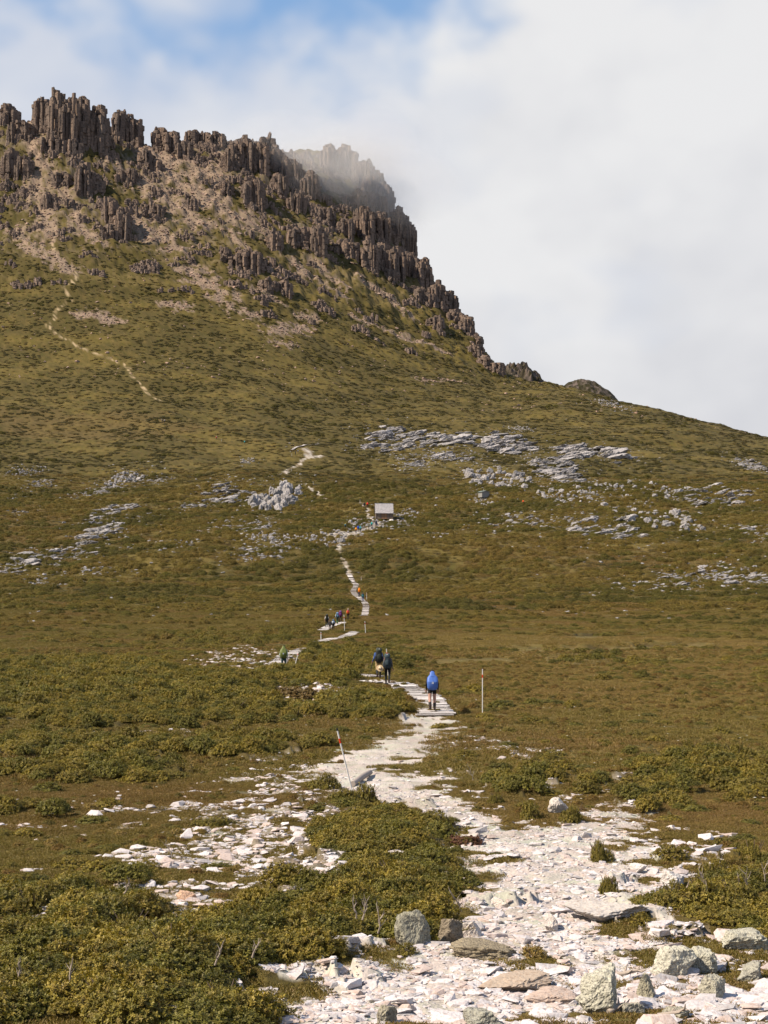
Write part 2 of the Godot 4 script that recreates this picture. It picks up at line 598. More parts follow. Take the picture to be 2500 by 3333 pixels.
# ===================================================================== survey of the place, in metres
const HEIGHTS := [
	[0.2, 0.2, 0.2, 0.2, 0.2, 0.2, 0.2, 0.2, 0.2, 0.2, 0.2, 0.2, 0.2, 0.2, 0.2, 0.2, 0.2, 0.2, 0.2, 0.2, 0.2, 0.2, 0.2, 0.2, 0.2, 0.2, 0.2, 0.2, 0.2, 0.2, 0.2, 0.2, 0.2, 0.2, 0.2, 0.2, 0.2, 0.2, 0.2, 0.2, 0.2, 0.2, 0.2, 0.2, 0.2, 0.2, 0.2, 0.2, 0.2],
	[0.17, 0.17, 0.17, 0.17, 0.17, 0.17, 0.17, 0.17, 0.17, 0.17, 0.17, 0.17, 0.17, 0.17, 0.17, 0.17, 0.17, 0.17, 0.17, 0.17, 0.17, 0.17, 0.17, 0.17, 0.17, 0.17, 0.17, 0.17, 0.17, 0.17, 0.17, 0.17, 0.17, 0.17, 0.17, 0.17, 0.17, 0.17, 0.17, 0.17, 0.17, 0.17, 0.17, 0.17, 0.17, 0.17, 0.17, 0.17, 0.17],
	[0.07, 0.07, 0.07, 0.07, 0.07, 0.07, 0.07, 0.07, 0.07, 0.07, 0.07, 0.07, 0.07, 0.07, 0.07, 0.07, 0.07, 0.07, 0.07, 0.07, 0.07, 0.07, 0.07, 0.07, 0.07, 0.07, 0.07, 0.07, 0.07, 0.07, 0.07, 0.07, 0.07, 0.07, 0.07, 0.07, 0.07, 0.07, 0.07, 0.07, 0.07, 0.07, 0.07, 0.07, 0.07, 0.07, 0.07, 0.07, 0.07],
	[-0.09, -0.09, -0.09, -0.09, -0.09, -0.09, -0.09, -0.09, -0.09, -0.09, -0.09, -0.09, -0.09, -0.09, -0.09, -0.09, -0.09, -0.09, -0.09, -0.09, -0.09, -0.09, -0.09, -0.09, -0.09, -0.09, -0.09, -0.09, -0.09, -0.09, -0.09, -0.09, -0.09, -0.09, -0.09, -0.09, -0.09, -0.09, -0.09, -0.09, -0.09, -0.09, -0.09, -0.09, -0.09, -0.09, -0.09, -0.09, -0.09],
	[-0.33, -0.33, -0.33, -0.33, -0.33, -0.33, -0.33, -0.33, -0.33, -0.33, -0.33, -0.33, -0.33, -0.33, -0.33, -0.33, -0.33, -0.33, -0.33, -0.33, -0.33, -0.33, -0.33, -0.33, -0.33, -0.33, -0.33, -0.33, -0.33, -0.33, -0.33, -0.33, -0.33, -0.33, -0.33, -0.33, -0.33, -0.33, -0.33, -0.33, -0.33, -0.33, -0.33, -0.33, -0.33, -0.33, -0.33, -0.33, -0.33],
	[-0.67, -0.67, -0.67, -0.67, -0.67, -0.67, -0.67, -0.67, -0.67, -0.67, -0.67, -0.67, -0.67, -0.67, -0.67, -0.67, -0.67, -0.67, -0.67, -0.67, -0.67, -0.67, -0.67, -0.67, -0.67, -0.67, -0.67, -0.67, -0.67, -0.67, -0.67, -0.67, -0.67, -0.67, -0.67, -0.67, -0.67, -0.67, -0.67, -0.67, -0.67, -0.67, -0.67, -0.67, -0.67, -0.67, -0.67, -0.67, -0.67],
	[-1.1, -1.1, -1.1, -1.1, -1.1, -1.1, -1.1, -1.1, -1.1, -1.1, -1.1, -1.1, -1.1, -1.1, -1.1, -1.1, -1.1, -1.1, -1.1, -1.1, -1.1, -1.1, -1.1, -1.1, -1.1, -1.1, -1.1, -1.1, -1.1, -1.1, -1.1, -1.1, -1.1, -1.1, -1.1, -1.1, -1.1, -1.1, -1.1, -1.1, -1.1, -1.1, -1.1, -1.1, -1.1, -1.1, -1.1, -1.1, -1.1],
	[-1.64, -1.64, -1.64, -1.64, -1.64, -1.64, -1.64, -1.64, -1.64, -1.64, -1.64, -1.64, -1.64, -1.64, -1.64, -1.64, -1.64, -1.64, -1.64, -1.64, -1.64, -1.64, -1.64, -1.64, -1.64, -1.64, -1.64, -1.64, -1.64, -1.64, -1.64, -1.64, -1.64, -1.64, -1.64, -1.64, -1.64, -1.64, -1.64, -1.64, -1.64, -1.64, -1.64, -1.64, -1.64, -1.64, -1.64, -1.64, -1.64],
	[-2.37, -2.37, -2.37, -2.37, -2.37, -2.37, -2.37, -2.37, -2.37, -2.37, -2.37, -2.37, -2.37, -2.37, -2.37, -2.37, -2.37, -2.37, -2.37, -2.37, -2.37, -2.37, -2.37, -2.37, -2.37, -2.37, -2.37, -2.37, -2.37, -2.37, -2.37, -2.37, -2.37, -2.37, -2.37, -2.37, -2.37, -2.37, -2.37, -2.37, -2.37, -2.37, -2.37, -2.37, -2.37, -2.37, -2.37, -2.37, -2.37],
	[-3.18, -3.18, -3.18, -3.18, -3.18, -3.18, -3.18, -3.18, -3.18, -3.18, -3.18, -3.18, -3.18, -3.18, -3.18, -3.18, -3.18, -3.18, -3.18, -3.18, -3.18, -3.18, -3.18, -3.18, -3.18, -3.18, -3.18, -3.18, -3.18, -3.18, -3.18, -3.18, -3.18, -3.18, -3.18, -3.18, -3.18, -3.18, -3.18, -3.18, -3.18, -3.18, -3.18, -3.18, -3.18, -3.18, -3.18, -3.18, -3.18],
	[-3.95, -3.95, -3.95, -3.95, -3.95, -3.95, -3.95, -3.95, -3.95, -3.95, -3.95, -3.95, -3.95, -3.95, -3.95, -3.95, -3.95, -3.95, -3.95, -3.95, -3.95, -3.95, -3.95, -3.95, -3.95, -3.95, -3.95, -3.95, -3.95, -3.95, -3.95, -3.95, -3.95, -3.95, -3.95, -3.95, -3.95, -3.95, -3.95, -3.95, -3.95, -3.95, -3.95, -3.95, -3.95, -3.95, -3.95, -3.95, -3.95],
	[-4.33, -4.33, -4.33, -4.33, -4.33, -4.33, -4.33, -4.33, -4.33, -4.33, -4.33, -4.33, -4.33, -4.33, -4.33, -4.33, -4.33, -4.33, -4.33, -4.33, -4.33, -4.33, -4.33, -4.33, -4.33, -4.33, -4.33, -4.33, -4.33, -4.33, -4.33, -4.33, -4.33, -4.33, -4.33, -4.33, -4.33, -4.33, -4.33, -4.33, -4.33, -4.33, -4.33, -4.33, -4.33, -4.33, -4.33, -4.33, -4.33],
	[-4.7, -4.7, -4.7, -4.7, -4.7, -4.7, -4.7, -4.7, -4.7, -4.7, -4.7, -4.7, -4.7, -4.7, -4.7, -4.7, -4.7, -4.7, -4.7, -4.7, -4.7, -4.7, -4.7, -4.7, -4.7, -4.7, -4.7, -4.7, -4.7, -4.7, -4.7, -4.7, -4.7, -4.7, -4.7, -4.7, -4.7, -4.7, -4.7, -4.7, -4.7, -4.7, -4.7, -4.7, -4.7, -4.7, -4.7, -4.7, -4.7],
	[-5.02, -5.02, -5.02, -5.02, -5.02, -5.02, -5.02, -5.02, -5.02, -5.02, -5.02, -5.02, -5.02, -5.02, -5.02, -5.02, -5.02, -5.02, -5.02, -5.02, -5.02, -5.02, -5.02, -5.02, -5.02, -5.02, -5.02, -5.02, -5.02, -5.02, -5.02, -5.02, -5.02, -5.02, -5.02, -5.02, -5.02, -5.02, -5.02, -5.02, -5.02, -5.02, -5.02, -5.02, -5.02, -5.02, -5.02, -5.02, -5.02],
	[-5.2, -5.2, -5.2, -5.2, -5.2, -5.2, -5.2, -5.2, -5.2, -5.2, -5.2, -5.2, -5.2, -5.2, -5.2, -5.2, -5.2, -5.2, -5.2, -5.2, -5.2, -5.2, -5.2, -5.2, -5.2, -5.2, -5.2, -5.2, -5.2, -5.2, -5.2, -5.2, -5.2, -5.2, -5.2, -5.2, -5.2, -5.2, -5.2, -5.2, -5.2, -5.2, -5.2, -5.2, -5.2, -5.2, -5.2, -5.2, -5.2],
	[-5.2, -5.2, -5.2, -5.2, -5.2, -5.2, -5.2, -5.2, -5.2, -5.2, -5.2, -5.2, -5.2, -5.2, -5.2, -5.2, -5.2, -5.2, -5.2, -5.2, -5.2, -5.2, -5.2, -5.2, -5.2, -5.2, -5.2, -5.2, -5.2, -5.2, -5.2, -5.2, -5.2, -5.2, -5.2, -5.2, -5.2, -5.2, -5.2, -5.2, -5.2, -5.2, -5.2, -5.2, -5.2, -5.2, -5.2, -5.2, -5.2],
	[-5.2, -5.2, -5.2, -5.2, -5.2, -5.2, -5.2, -5.2, -5.2, -5.2, -5.2, -5.2, -5.2, -5.2, -5.2, -5.2, -5.2, -5.2, -5.2, -5.2, -5.2, -5.2, -5.2, -5.2, -5.2, -5.2, -5.2, -5.2, -5.2, -5.2, -5.2, -5.2, -5.2, -5.2, -5.2, -5.2, -5.2, -5.2, -5.2, -5.2, -5.2, -5.2, -5.2, -5.2, -5.2, -5.2, -5.2, -5.2, -5.2],
	[-5.2, -5.2, -5.2, -5.2, -5.2, -5.2, -5.2, -5.2, -5.2, -5.2, -5.2, -5.2, -5.2, -5.2, -5.2, -5.2, -5.2, -5.2, -5.2, -5.2, -5.2, -5.2, -5.2, -5.2, -5.2, -5.2, -5.2, -5.2, -5.2, -5.2, -5.2, -5.2, -5.2, -5.2, -5.2, -5.2, -5.2, -5.2, -5.2, -5.2, -5.2, -5.2, -5.2, -5.2, -5.2, -5.2, -5.2, -5.2, -5.2],
	[-5.21, -5.21, -5.21, -5.21, -5.21, -5.21, -5.21, -5.21, -5.21, -5.21, -5.21, -5.21, -5.21, -5.21, -5.21, -5.21, -5.21, -5.21, -5.21, -5.21, -5.21, -5.21, -5.21, -5.21, -5.21, -5.21, -5.21, -5.21, -5.21, -5.21, -5.21, -5.21, -5.21, -5.21, -5.21, -5.21, -5.21, -5.21, -5.21, -5.21, -5.21, -5.21, -5.21, -5.21, -5.21, -5.21, -5.21, -5.21, -5.21],
	[-5.22, -5.22, -5.22, -5.22, -5.22, -5.22, -5.22, -5.22, -5.22, -5.22, -5.22, -5.22, -5.22, -5.22, -5.22, -5.22, -5.22, -5.22, -5.22, -5.22, -5.22, -5.22, -5.22, -5.22, -5.22, -5.22, -5.22, -5.22, -5.22, -5.22, -5.22, -5.22, -5.22, -5.22, -5.22, -5.22, -5.22, -5.22, -5.22, -5.22, -5.22, -5.22, -5.22, -5.22, -5.22, -5.22, -5.22, -5.22, -5.22],
	[-5.24, -5.24, -5.24, -5.24, -5.24, -5.24, -5.24, -5.24, -5.24, -5.24, -5.24, -5.24, -5.24, -5.24, -5.24, -5.24, -5.24, -5.24, -5.24, -5.24, -5.24, -5.24, -5.24, -5.24, -5.24, -5.24, -5.24, -5.24, -5.24, -5.24, -5.24, -5.24, -5.24, -5.24, -5.24, -5.24, -5.24, -5.24, -5.24, -5.24, -5.24, -5.24, -5.24, -5.24, -5.24, -5.24, -5.24, -5.24, -5.24],
	[-5.25, -5.25, -5.25, -5.25, -5.25, -5.25, -5.25, -5.25, -5.25, -5.25, -5.25, -5.25, -5.25, -5.25, -5.25, -5.25, -5.25, -5.25, -5.25, -5.25, -5.25, -5.25, -5.25, -5.25, -5.25, -5.25, -5.25, -5.25, -5.25, -5.25, -5.25, -5.25, -5.25, -5.25, -5.25, -5.25, -5.25, -5.25, -5.25, -5.25, -5.25, -5.25, -5.25, -5.25, -5.25, -5.25, -5.25, -5.25, -5.25],
	[-5.25, -5.25, -5.25, -5.25, -5.25, -5.25, -5.25, -5.25, -5.25, -5.25, -5.25, -5.25, -5.25, -5.25, -5.25, -5.25, -5.25, -5.25, -5.25, -5.25, -5.25, -5.25, -5.25, -5.25, -5.25, -5.25, -5.25, -5.25, -5.25, -5.25, -5.25, -5.25, -5.25, -5.25, -5.25, -5.25, -5.25, -5.25, -5.25, -5.25, -5.25, -5.25, -5.25, -5.25, -5.25, -5.25, -5.25, -5.25, -5.25],
	[-5.24, -5.24, -5.24, -5.24, -5.24, -5.24, -5.24, -5.24, -5.24, -5.24, -5.24, -5.24, -5.24, -5.24, -5.24, -5.24, -5.24, -5.24, -5.24, -5.24, -5.24, -5.24, -5.24, -5.24, -5.24, -5.24, -5.24, -5.24, -5.24, -5.24, -5.24, -5.24, -5.24, -5.24, -5.24, -5.24, -5.24, -5.24, -5.24, -5.24, -5.24, -5.24, -5.24, -5.24, -5.24, -5.24, -5.24, -5.24, -5.24],
	[-5.23, -5.23, -5.23, -5.23, -5.23, -5.23, -5.23, -5.23, -5.23, -5.23, -5.23, -5.23, -5.23, -5.23, -5.23, -5.23, -5.23, -5.23, -5.23, -5.23, -5.23, -5.23, -5.23, -5.23, -5.23, -5.23, -5.23, -5.23, -5.23, -5.23, -5.23, -5.23, -5.23, -5.23, -5.23, -5.23, -5.23, -5.23, -5.23, -5.23, -5.23, -5.23, -5.23, -5.23, -5.23, -5.23, -5.23, -5.23, -5.23],
	[-5.21, -5.21, -5.21, -5.21, -5.21, -5.21, -5.21, -5.21, -5.21, -5.21, -5.21, -5.21, -5.21, -5.21, -5.21, -5.21, -5.21, -5.21, -5.21, -5.21, -5.21, -5.21, -5.21, -5.21, -5.21, -5.21, -5.21, -5.21, -5.21, -5.21, -5.21, -5.21, -5.21, -5.21, -5.21, -5.21, -5.21, -5.21, -5.21, -5.21, -5.21, -5.21, -5.21, -5.21, -5.21, -5.21, -5.21, -5.21, -5.21],
	[-5.19, -5.19, -5.19, -5.19, -5.19, -5.19, -5.19, -5.19, -5.19, -5.19, -5.19, -5.19, -5.19, -5.19, -5.19, -5.19, -5.19, -5.19, -5.19, -5.19, -5.19, -5.19, -5.19, -5.19, -5.19, -5.19, -5.19, -5.19, -5.19, -5.19, -5.19, -5.19, -5.19, -5.19, -5.19, -5.19, -5.19, -5.19, -5.19, -5.19, -5.19, -5.19, -5.19, -5.19, -5.19, -5.19, -5.19, -5.19, -5.19],
	[-5.15, -5.15, -5.15, -5.15, -5.15, -5.15, -5.15, -5.15, -5.15, -5.15, -5.15, -5.15, -5.15, -5.15, -5.15, -5.15, -5.15, -5.15, -5.15, -5.15, -5.15, -5.15, -5.15, -5.15, -5.15, -5.15, -5.15, -5.15, -5.15, -5.15, -5.15, -5.15, -5.15, -5.15, -5.15, -5.15, -5.15, -5.15, -5.15, -5.15, -5.15, -5.15, -5.15, -5.15, -5.15, -5.15, -5.15, -5.15, -5.15],
	[-5.08, -5.08, -5.08, -5.08, -5.08, -5.08, -5.08, -5.08, -5.08, -5.08, -5.08, -5.08, -5.08, -5.08, -5.08, -5.08, -5.08, -5.08, -5.08, -5.08, -5.08, -5.08, -5.08, -5.08, -5.08, -5.08, -5.08, -5.08, -5.08, -5.08, -5.08, -5.08, -5.08, -5.08, -5.08, -5.08, -5.08, -5.08, -5.08, -5.08, -5.08, -5.08, -5.08, -5.08, -5.08, -5.08, -5.08, -5.08, -5.08],
	[-4.96, -4.96, -4.96, -4.96, -4.96, -4.96, -4.96, -4.96, -4.96, -4.96, -4.96, -4.96, -4.96, -4.96, -4.96, -4.96, -4.96, -4.96, -4.96, -4.96, -4.96, -4.96, -4.96, -4.96, -4.96, -4.96, -4.96, -4.96, -4.96, -4.96, -4.96, -4.96, -4.96, -4.96, -4.96, -4.96, -4.96, -4.96, -4.96, -4.96, -4.96, -4.96, -4.96, -4.96, -4.96, -4.96, -4.96, -4.96, -4.96],
	[-4.45, -4.45, -4.45, -4.45, -4.45, -4.45, -4.45, -4.45, -4.45, -4.45, -4.45, -4.45, -4.45, -4.45, -4.45, -4.45, -4.45, -4.45, -4.45, -4.45, -4.45, -4.45, -4.45, -4.45, -4.45, -4.45, -4.45, -4.45, -4.45, -4.45, -4.45, -4.45, -4.45, -4.45, -4.45, -4.45, -4.45, -4.45, -4.45, -4.45, -4.45, -4.45, -4.45, -4.45, -4.45, -4.45, -4.45, -4.45, -4.45],
	[-3.76, -3.76, -3.76, -3.76, -3.76, -3.76, -3.76, -3.76, -3.76, -3.76, -3.76, -3.76, -3.76, -3.76, -3.76, -3.76, -3.76, -3.76, -3.76, -3.76, -3.76, -3.76, -3.76, -3.76, -3.76, -3.76, -3.76, -3.76, -3.76, -3.76, -3.76, -3.76, -3.76, -3.76, -3.76, -3.76, -3.76, -3.76, -3.76, -3.76, -3.76, -3.76, -3.76, -3.76, -3.76, -3.76, -3.76, -3.76, -3.76],
	[-3.03, -3.03, -3.03, -3.03, -3.03, -3.03, -3.03, -3.03, -3.03, -3.03, -3.03, -3.03, -3.03, -3.03, -3.03, -3.03, -3.03, -3.03, -3.03, -3.03, -3.03, -3.03, -3.03, -3.03, -3.03, -3.03, -3.03, -3.03, -3.03, -3.03, -3.03, -3.03, -3.03, -3.03, -3.03, -3.03, -3.03, -3.03, -3.03, -3.03, -3.03, -3.03, -3.03, -3.03, -3.03, -3.03, -3.03, -3.03, -3.03],
	[-2.11, -2.11, -2.11, -2.11, -2.11, -2.11, -2.11, -2.11, -2.11, -2.11, -2.11, -2.11, -2.11, -2.11, -2.11, -2.11, -2.11, -2.11, -2.11, -2.11, -2.11, -2.11, -2.11, -2.11, -2.11, -2.11, -2.11, -2.11, -2.11, -2.11, -2.11, -2.11, -2.11, -2.11, -2.11, -2.11, -2.11, -2.11, -2.11, -2.11, -2.11, -2.11, -2.11, -2.11, -2.11, -2.11, -2.11, -2.11, -2.11],
	[-0.98, -0.98, -0.98, -0.98, -0.98, -0.98, -0.98, -0.98, -0.98, -0.98, -0.98, -0.98, -0.98, -0.98, -0.98, -0.98, -0.98, -0.98, -0.98, -0.98, -0.98, -0.98, -0.98, -0.98, -0.98, -0.98, -0.98, -0.98, -0.98, -0.98, -0.98, -0.98, -0.98, -0.98, -0.98, -0.98, -0.98, -0.98, -0.98, -0.98, -0.98, -0.98, -0.98, -0.98, -0.98, -0.98, -0.98, -0.98, -0.98],
	[0.5, 0.5, 0.5, 0.5, 0.5, 0.5, 0.5, 0.5, 0.5, 0.5, 0.5, 0.5, 0.5, 0.5, 0.5, 0.5, 0.5, 0.5, 0.5, 0.5, 0.5, 0.5, 0.5, 0.5, 0.5, 0.5, 0.5, 0.5, 0.5, 0.5, 0.5, 0.5, 0.5, 0.5, 0.5, 0.5, 0.5, 0.5, 0.5, 0.5, 0.5, 0.5, 0.5, 0.5, 0.5, 0.5, 0.5, 0.5, 0.5],
	[2.73, 2.73, 2.73, 2.73, 2.73, 2.73, 2.73, 2.73, 2.73, 2.73, 2.73, 2.73, 2.73, 2.73, 2.73, 2.73, 2.73, 2.73, 2.73, 2.73, 2.73, 2.73, 2.73, 2.73, 2.73, 2.73, 2.73, 2.73, 2.73, 2.73, 2.73, 2.73, 2.73, 2.73, 2.73, 2.73, 2.73, 2.73, 2.73, 2.73, 2.73, 2.73, 2.73, 2.73, 2.73, 2.73, 2.73, 2.73, 2.73],
	[7.73, 7.73, 7.73, 7.73, 7.73, 7.73, 7.73, 7.73, 7.73, 7.73, 7.73, 7.73, 7.73, 7.73, 7.73, 7.73, 7.73, 7.73, 7.73, 7.73, 7.73, 7.73, 7.73, 7.73, 7.73, 7.73, 7.73, 7.73, 7.73, 7.73, 7.73, 7.73, 7.73, 7.73, 7.73, 7.73, 7.73, 7.73, 7.73, 7.73, 7.73, 7.73, 7.73, 7.73, 7.73, 7.73, 7.73, 7.73, 7.73],
	[12.3, 12.3, 12.3, 12.3, 12.3, 12.3, 12.3, 12.3, 12.3, 12.3, 12.3, 12.3, 12.3, 12.3, 12.3, 12.3, 12.3, 12.3, 12.3, 12.3, 12.3, 12.3, 12.3, 12.3, 12.3, 12.3, 12.3, 12.3, 12.3, 12.3, 12.3, 12.3, 12.3, 12.3, 12.3, 12.3, 12.3, 12.3, 12.3, 12.3, 12.3, 12.3, 12.3, 12.3, 12.3, 12.3, 12.3, 12.3, 12.3],
	[16, 16, 16, 16, 16, 16, 16, 16, 16, 16, 16, 16, 16, 16, 16, 16, 16, 16, 16, 16, 16, 16, 16, 16, 16, 16, 16, 16, 16, 16, 16, 16, 16, 16, 16, 16, 16, 16, 16, 16, 16, 16, 16, 16, 16, 16, 16, 16, 16],
	[19, 19, 19, 19, 19, 19, 19, 19, 19, 19, 19, 19, 19, 19, 19, 19, 19, 19, 19, 18.9, 18.9, 18.9, 18.9, 18.9, 18.9, 18.9, 18.9, 18.9, 18.9, 18.9, 18.9, 18.9, 18.9, 18.9, 18.9, 18.9, 18.9, 18.9, 18.9, 18.9, 18.9, 18.9, 18.9, 18.9, 18.9, 18.9, 18.9, 18.9, 18.9],
	[22.2, 22.2, 22.2, 22.2, 22.2, 22.2, 22.2, 22.2, 22.2, 22.2, 22.2, 22.2, 22.2, 22.2, 22.2, 22.2, 22.2, 22.2, 22.2, 22.2, 22.2, 22.2, 22.2, 22.2, 22.2, 22.2, 22.2, 22.2, 22.2, 22.2, 22.2, 22.2, 22.3, 22.3, 22.3, 22.3, 22.4, 22.4, 22.4, 22.4, 22.4, 22.4, 22.4, 22.4, 22.5, 22.5, 22.5, 22.5, 22.5],
	[25.7, 25.7, 25.7, 25.7, 25.7, 25.7, 25.7, 25.7, 25.7, 25.7, 25.7, 25.7, 25.7, 25.7, 25.7, 25.7, 25.7, 25.8, 25.8, 25.9, 26, 26, 26, 26, 26, 26, 26, 26, 26.1, 26.1, 26.1, 26.2, 26.4, 26.5, 26.6, 26.7, 26.9, 27, 27, 27.1, 27.2, 27.2, 27.3, 27.3, 27.4, 27.4, 27.5, 27.5, 27.5],
	[29.6, 29.6, 29.6, 29.6, 29.6, 29.6, 29.6, 29.6, 29.6, 29.6, 29.6, 29.6, 29.6, 29.6, 29.6, 29.6, 29.6, 29.7, 29.8, 29.9, 30, 30.1, 30.1, 30.1, 30.1, 30.1, 30.1, 30.1, 30.1, 30.1, 30.1, 30.3, 30.6, 30.8, 31, 31.2, 31.4, 31.6, 31.7, 31.7, 31.8, 31.8, 31.9, 31.9, 32, 32, 32, 32.1, 32.1],
	[33.9, 33.9, 33.9, 33.9, 33.9, 33.9, 33.9, 33.9, 33.9, 33.9, 33.9, 33.9, 33.9, 33.9, 33.9, 33.9, 33.9, 34, 34.1, 34.1, 34.2, 34.3, 34.3, 34.3, 34.3, 34.3, 34.3, 34.3, 34.2, 34.2, 34.2, 34.4, 34.7, 34.8, 35, 35.2, 35.4, 35.6, 35.6, 35.6, 35.5, 35.5, 35.4, 35.4, 35.3, 35.2, 35.2, 35.1, 35.1],
	[38.7, 38.7, 38.7, 38.7, 38.7, 38.7, 38.7, 38.7, 38.7, 38.7, 38.7, 38.7, 38.7, 38.7, 38.7, 38.7, 38.7, 38.7, 38.7, 38.7, 38.7, 38.7, 38.8, 38.8, 38.8, 38.8, 38.8, 38.8, 38.6, 38.6, 38.6, 38.7, 38.8, 38.9, 39, 39.1, 39.3, 39.5, 39.5, 39.4, 39.2, 39.1, 38.8, 38.6, 38.4, 38.1, 37.9, 37.7, 37.7],
	[43.8, 43.8, 43.8, 43.9, 43.9, 43.9, 43.9, 43.9, 43.9, 43.9, 43.9, 43.9, 43.9, 43.9, 43.9, 43.9, 43.9, 43.9, 43.9, 43.8, 43.8, 43.7, 43.7, 43.6, 43.5, 43.5, 43.6, 43.6, 43.4, 43.3, 43.3, 43.4, 43.5, 43.5, 43.5, 43.5, 43.5, 43.6, 43.5, 43.4, 43.1, 42.8, 42.3, 41.9, 41.4, 40.9, 40.5, 40.1, 40.1],
	[49.3, 49.3, 49.4, 49.4, 49.5, 49.5, 49.6, 49.7, 49.7, 49.7, 49.8, 49.8, 49.8, 49.8, 49.8, 49.8, 49.8, 49.7, 49.6, 49.5, 49.4, 49.2, 49, 48.8, 48.7, 48.6, 48.8, 48.8, 48.6, 48.5, 48.4, 48.4, 48.5, 48.4, 48.2, 48, 47.9, 47.8, 47.6, 47.2, 46.7, 46.2, 45.5, 44.9, 44.2, 43.5, 42.8, 42.2, 42.2],
	[55.2, 55.2, 55.3, 55.5, 55.6, 55.8, 56, 56.1, 56.2, 56.3, 56.3, 56.3, 56.3, 56.3, 56.3, 56.3, 56.3, 56.2, 56, 55.8, 55.6, 55.2, 54.9, 54.7, 54.3, 54.2, 54.4, 54.3, 54.1, 53.9, 53.8, 53.8, 53.8, 53.6, 53.2, 52.8, 52.5, 52.2, 51.7, 51.1, 50.4, 49.6, 48.7, 47.8, 46.9, 45.9, 45, 44.2, 44.2],
	[61.7, 61.7, 61.9, 62.2, 62.5, 62.8, 63.1, 63.3, 63.5, 63.7, 63.8, 63.8, 63.8, 63.8, 63.8, 63.7, 63.6, 63.4, 63.1, 62.8, 62.4, 61.8, 61.4, 61.1, 60.6, 60.3, 60.2, 60, 59.9, 59.7, 59.6, 59.5, 59.4, 59, 58.5, 57.9, 57.4, 56.7, 56, 55.1, 54.1, 53, 51.8, 50.6, 49.3, 48.1, 46.9, 45.8, 45.8],
	[68.8, 68.8, 69.2, 69.6, 70, 70.4, 70.9, 71.2, 71.5, 71.8, 71.9, 71.9, 71.9, 71.9, 71.8, 71.7, 71.5, 71.2, 70.8, 70.4, 69.7, 68.9, 68.3, 67.8, 67.1, 66.6, 66.2, 65.9, 65.8, 65.7, 65.6, 65.5, 65.2, 64.8, 64.2, 63.5, 62.7, 61.7, 60.6, 59.2, 57.7, 56.1, 54.3, 52.5, 50.6, 48.7, 46.9, 45.2, 45.2],
	[76.6, 76.6, 77.1, 77.7, 78.3, 78.8, 79.4, 79.9, 80.3, 80.7, 80.9, 80.9, 80.9, 80.9, 80.7, 80.4, 80.1, 79.7, 79.2, 78.6, 77.6, 76.2, 75.3, 74.5, 73.7, 73, 72.4, 72.1, 72, 72.1, 72.2, 72, 71.6, 71.1, 70.4, 69.6, 68.5, 67.1, 65.5, 63.4, 61, 58.2, 55.3, 52.3, 49.1, 46, 43, 40.1, 40],
	[85.3, 85.3, 85.9, 86.7, 87.4, 88.2, 88.9, 89.6, 90.1, 90.6, 90.8, 90.8, 90.8, 90.8, 90.6, 90.1, 89.7, 89.1, 88.5, 87.6, 86.2, 84.1, 82.7, 81.6, 80.6, 79.7, 79, 78.5, 78.5, 78.7, 79.1, 78.9, 78.2, 77.5, 76.5, 75.3, 73.8, 72, 69.7, 66.8, 63.3, 59.4, 55.1, 50.7, 46.1, 41.6, 37.2, 33, 32.8],
	[94.9, 95, 95.8, 96.7, 97.7, 98.6, 99.6, 100.4, 101.1, 101.6, 101.9, 102, 102, 101.9, 101.5, 100.9, 100.3, 99.6, 98.8, 97.7, 95.7, 92.9, 90.9, 89.4, 88.1, 86.9, 85.9, 85.3, 85.1, 85.5, 86.2, 85.9, 84.9, 83.8, 82.5, 80.8, 78.7, 76.1, 72.9, 68.8, 63.9, 58.5, 52.7, 46.5, 40.3, 34, 28, 22.2, 21.8],
	[105.9, 106, 107, 108.1, 109.3, 110.5, 111.6, 112.7, 113.5, 114.2, 114.5, 114.6, 114.6, 114.6, 114, 113.1, 112.3, 111.5, 110.5, 109.2, 106.7, 103.2, 100.6, 98.4, 96.5, 94.8, 93.4, 92.4, 91.9, 92.4, 93.4, 92.9, 91.5, 89.9, 87.9, 85.6, 83, 79.8, 75.7, 70.3, 63.9, 56.6, 48.6, 40.3, 31.7, 23.2, 14.9, 7.1, 6.42],
	[118.5, 118.6, 119.8, 121.2, 122.6, 124, 125.3, 126.6, 127.6, 128.4, 128.8, 128.9, 128.9, 128.8, 128.1, 127, 125.9, 124.9, 123.7, 122.1, 119.2, 115.1, 111.8, 108.8, 105.8, 103.3, 101.4, 99.9, 98.6, 99.3, 100.7, 100, 98.1, 95.8, 92.8, 89.6, 86.3, 82.2, 77, 70.2, 62, 52.7, 42.6, 32, 21.1, 10.19, -0.36, -10.3, -11.29],
	[132.6, 132.8, 134.2, 135.7, 137.3, 139, 140.5, 141.9, 143.1, 144, 144.5, 144.6, 144.6, 144.5, 143.5, 142.1, 140.8, 139.6, 138.1, 136.2, 132.9, 128.3, 124.3, 120.3, 116, 112.7, 110.1, 107.8, 105.6, 106.2, 107.5, 106.8, 104.3, 101.5, 97.8, 93.4, 87.9, 81.2, 73.6, 64.7, 54.6, 43.7, 32.1, 20.1, 7.9, -4.3, -16.2, -27.7, -29],
	[147.9, 148.1, 149.7, 151.6, 153.5, 155.4, 157.2, 158.9, 160.3, 161.3, 161.9, 161.9, 161.9, 161.9, 160.6, 158.8, 157.1, 155.6, 153.8, 151.5, 147.7, 142.5, 137.7, 132.7, 126.9, 122.8, 119.5, 116.4, 113.1, 113.3, 113.9, 112.7, 109.2, 105.5, 100.9, 95, 86.2, 75.7, 65.2, 54.2, 42.8, 30.9, 18.8, 6.53, -5.86, -18.2, -30.5, -42.6, -44.1],
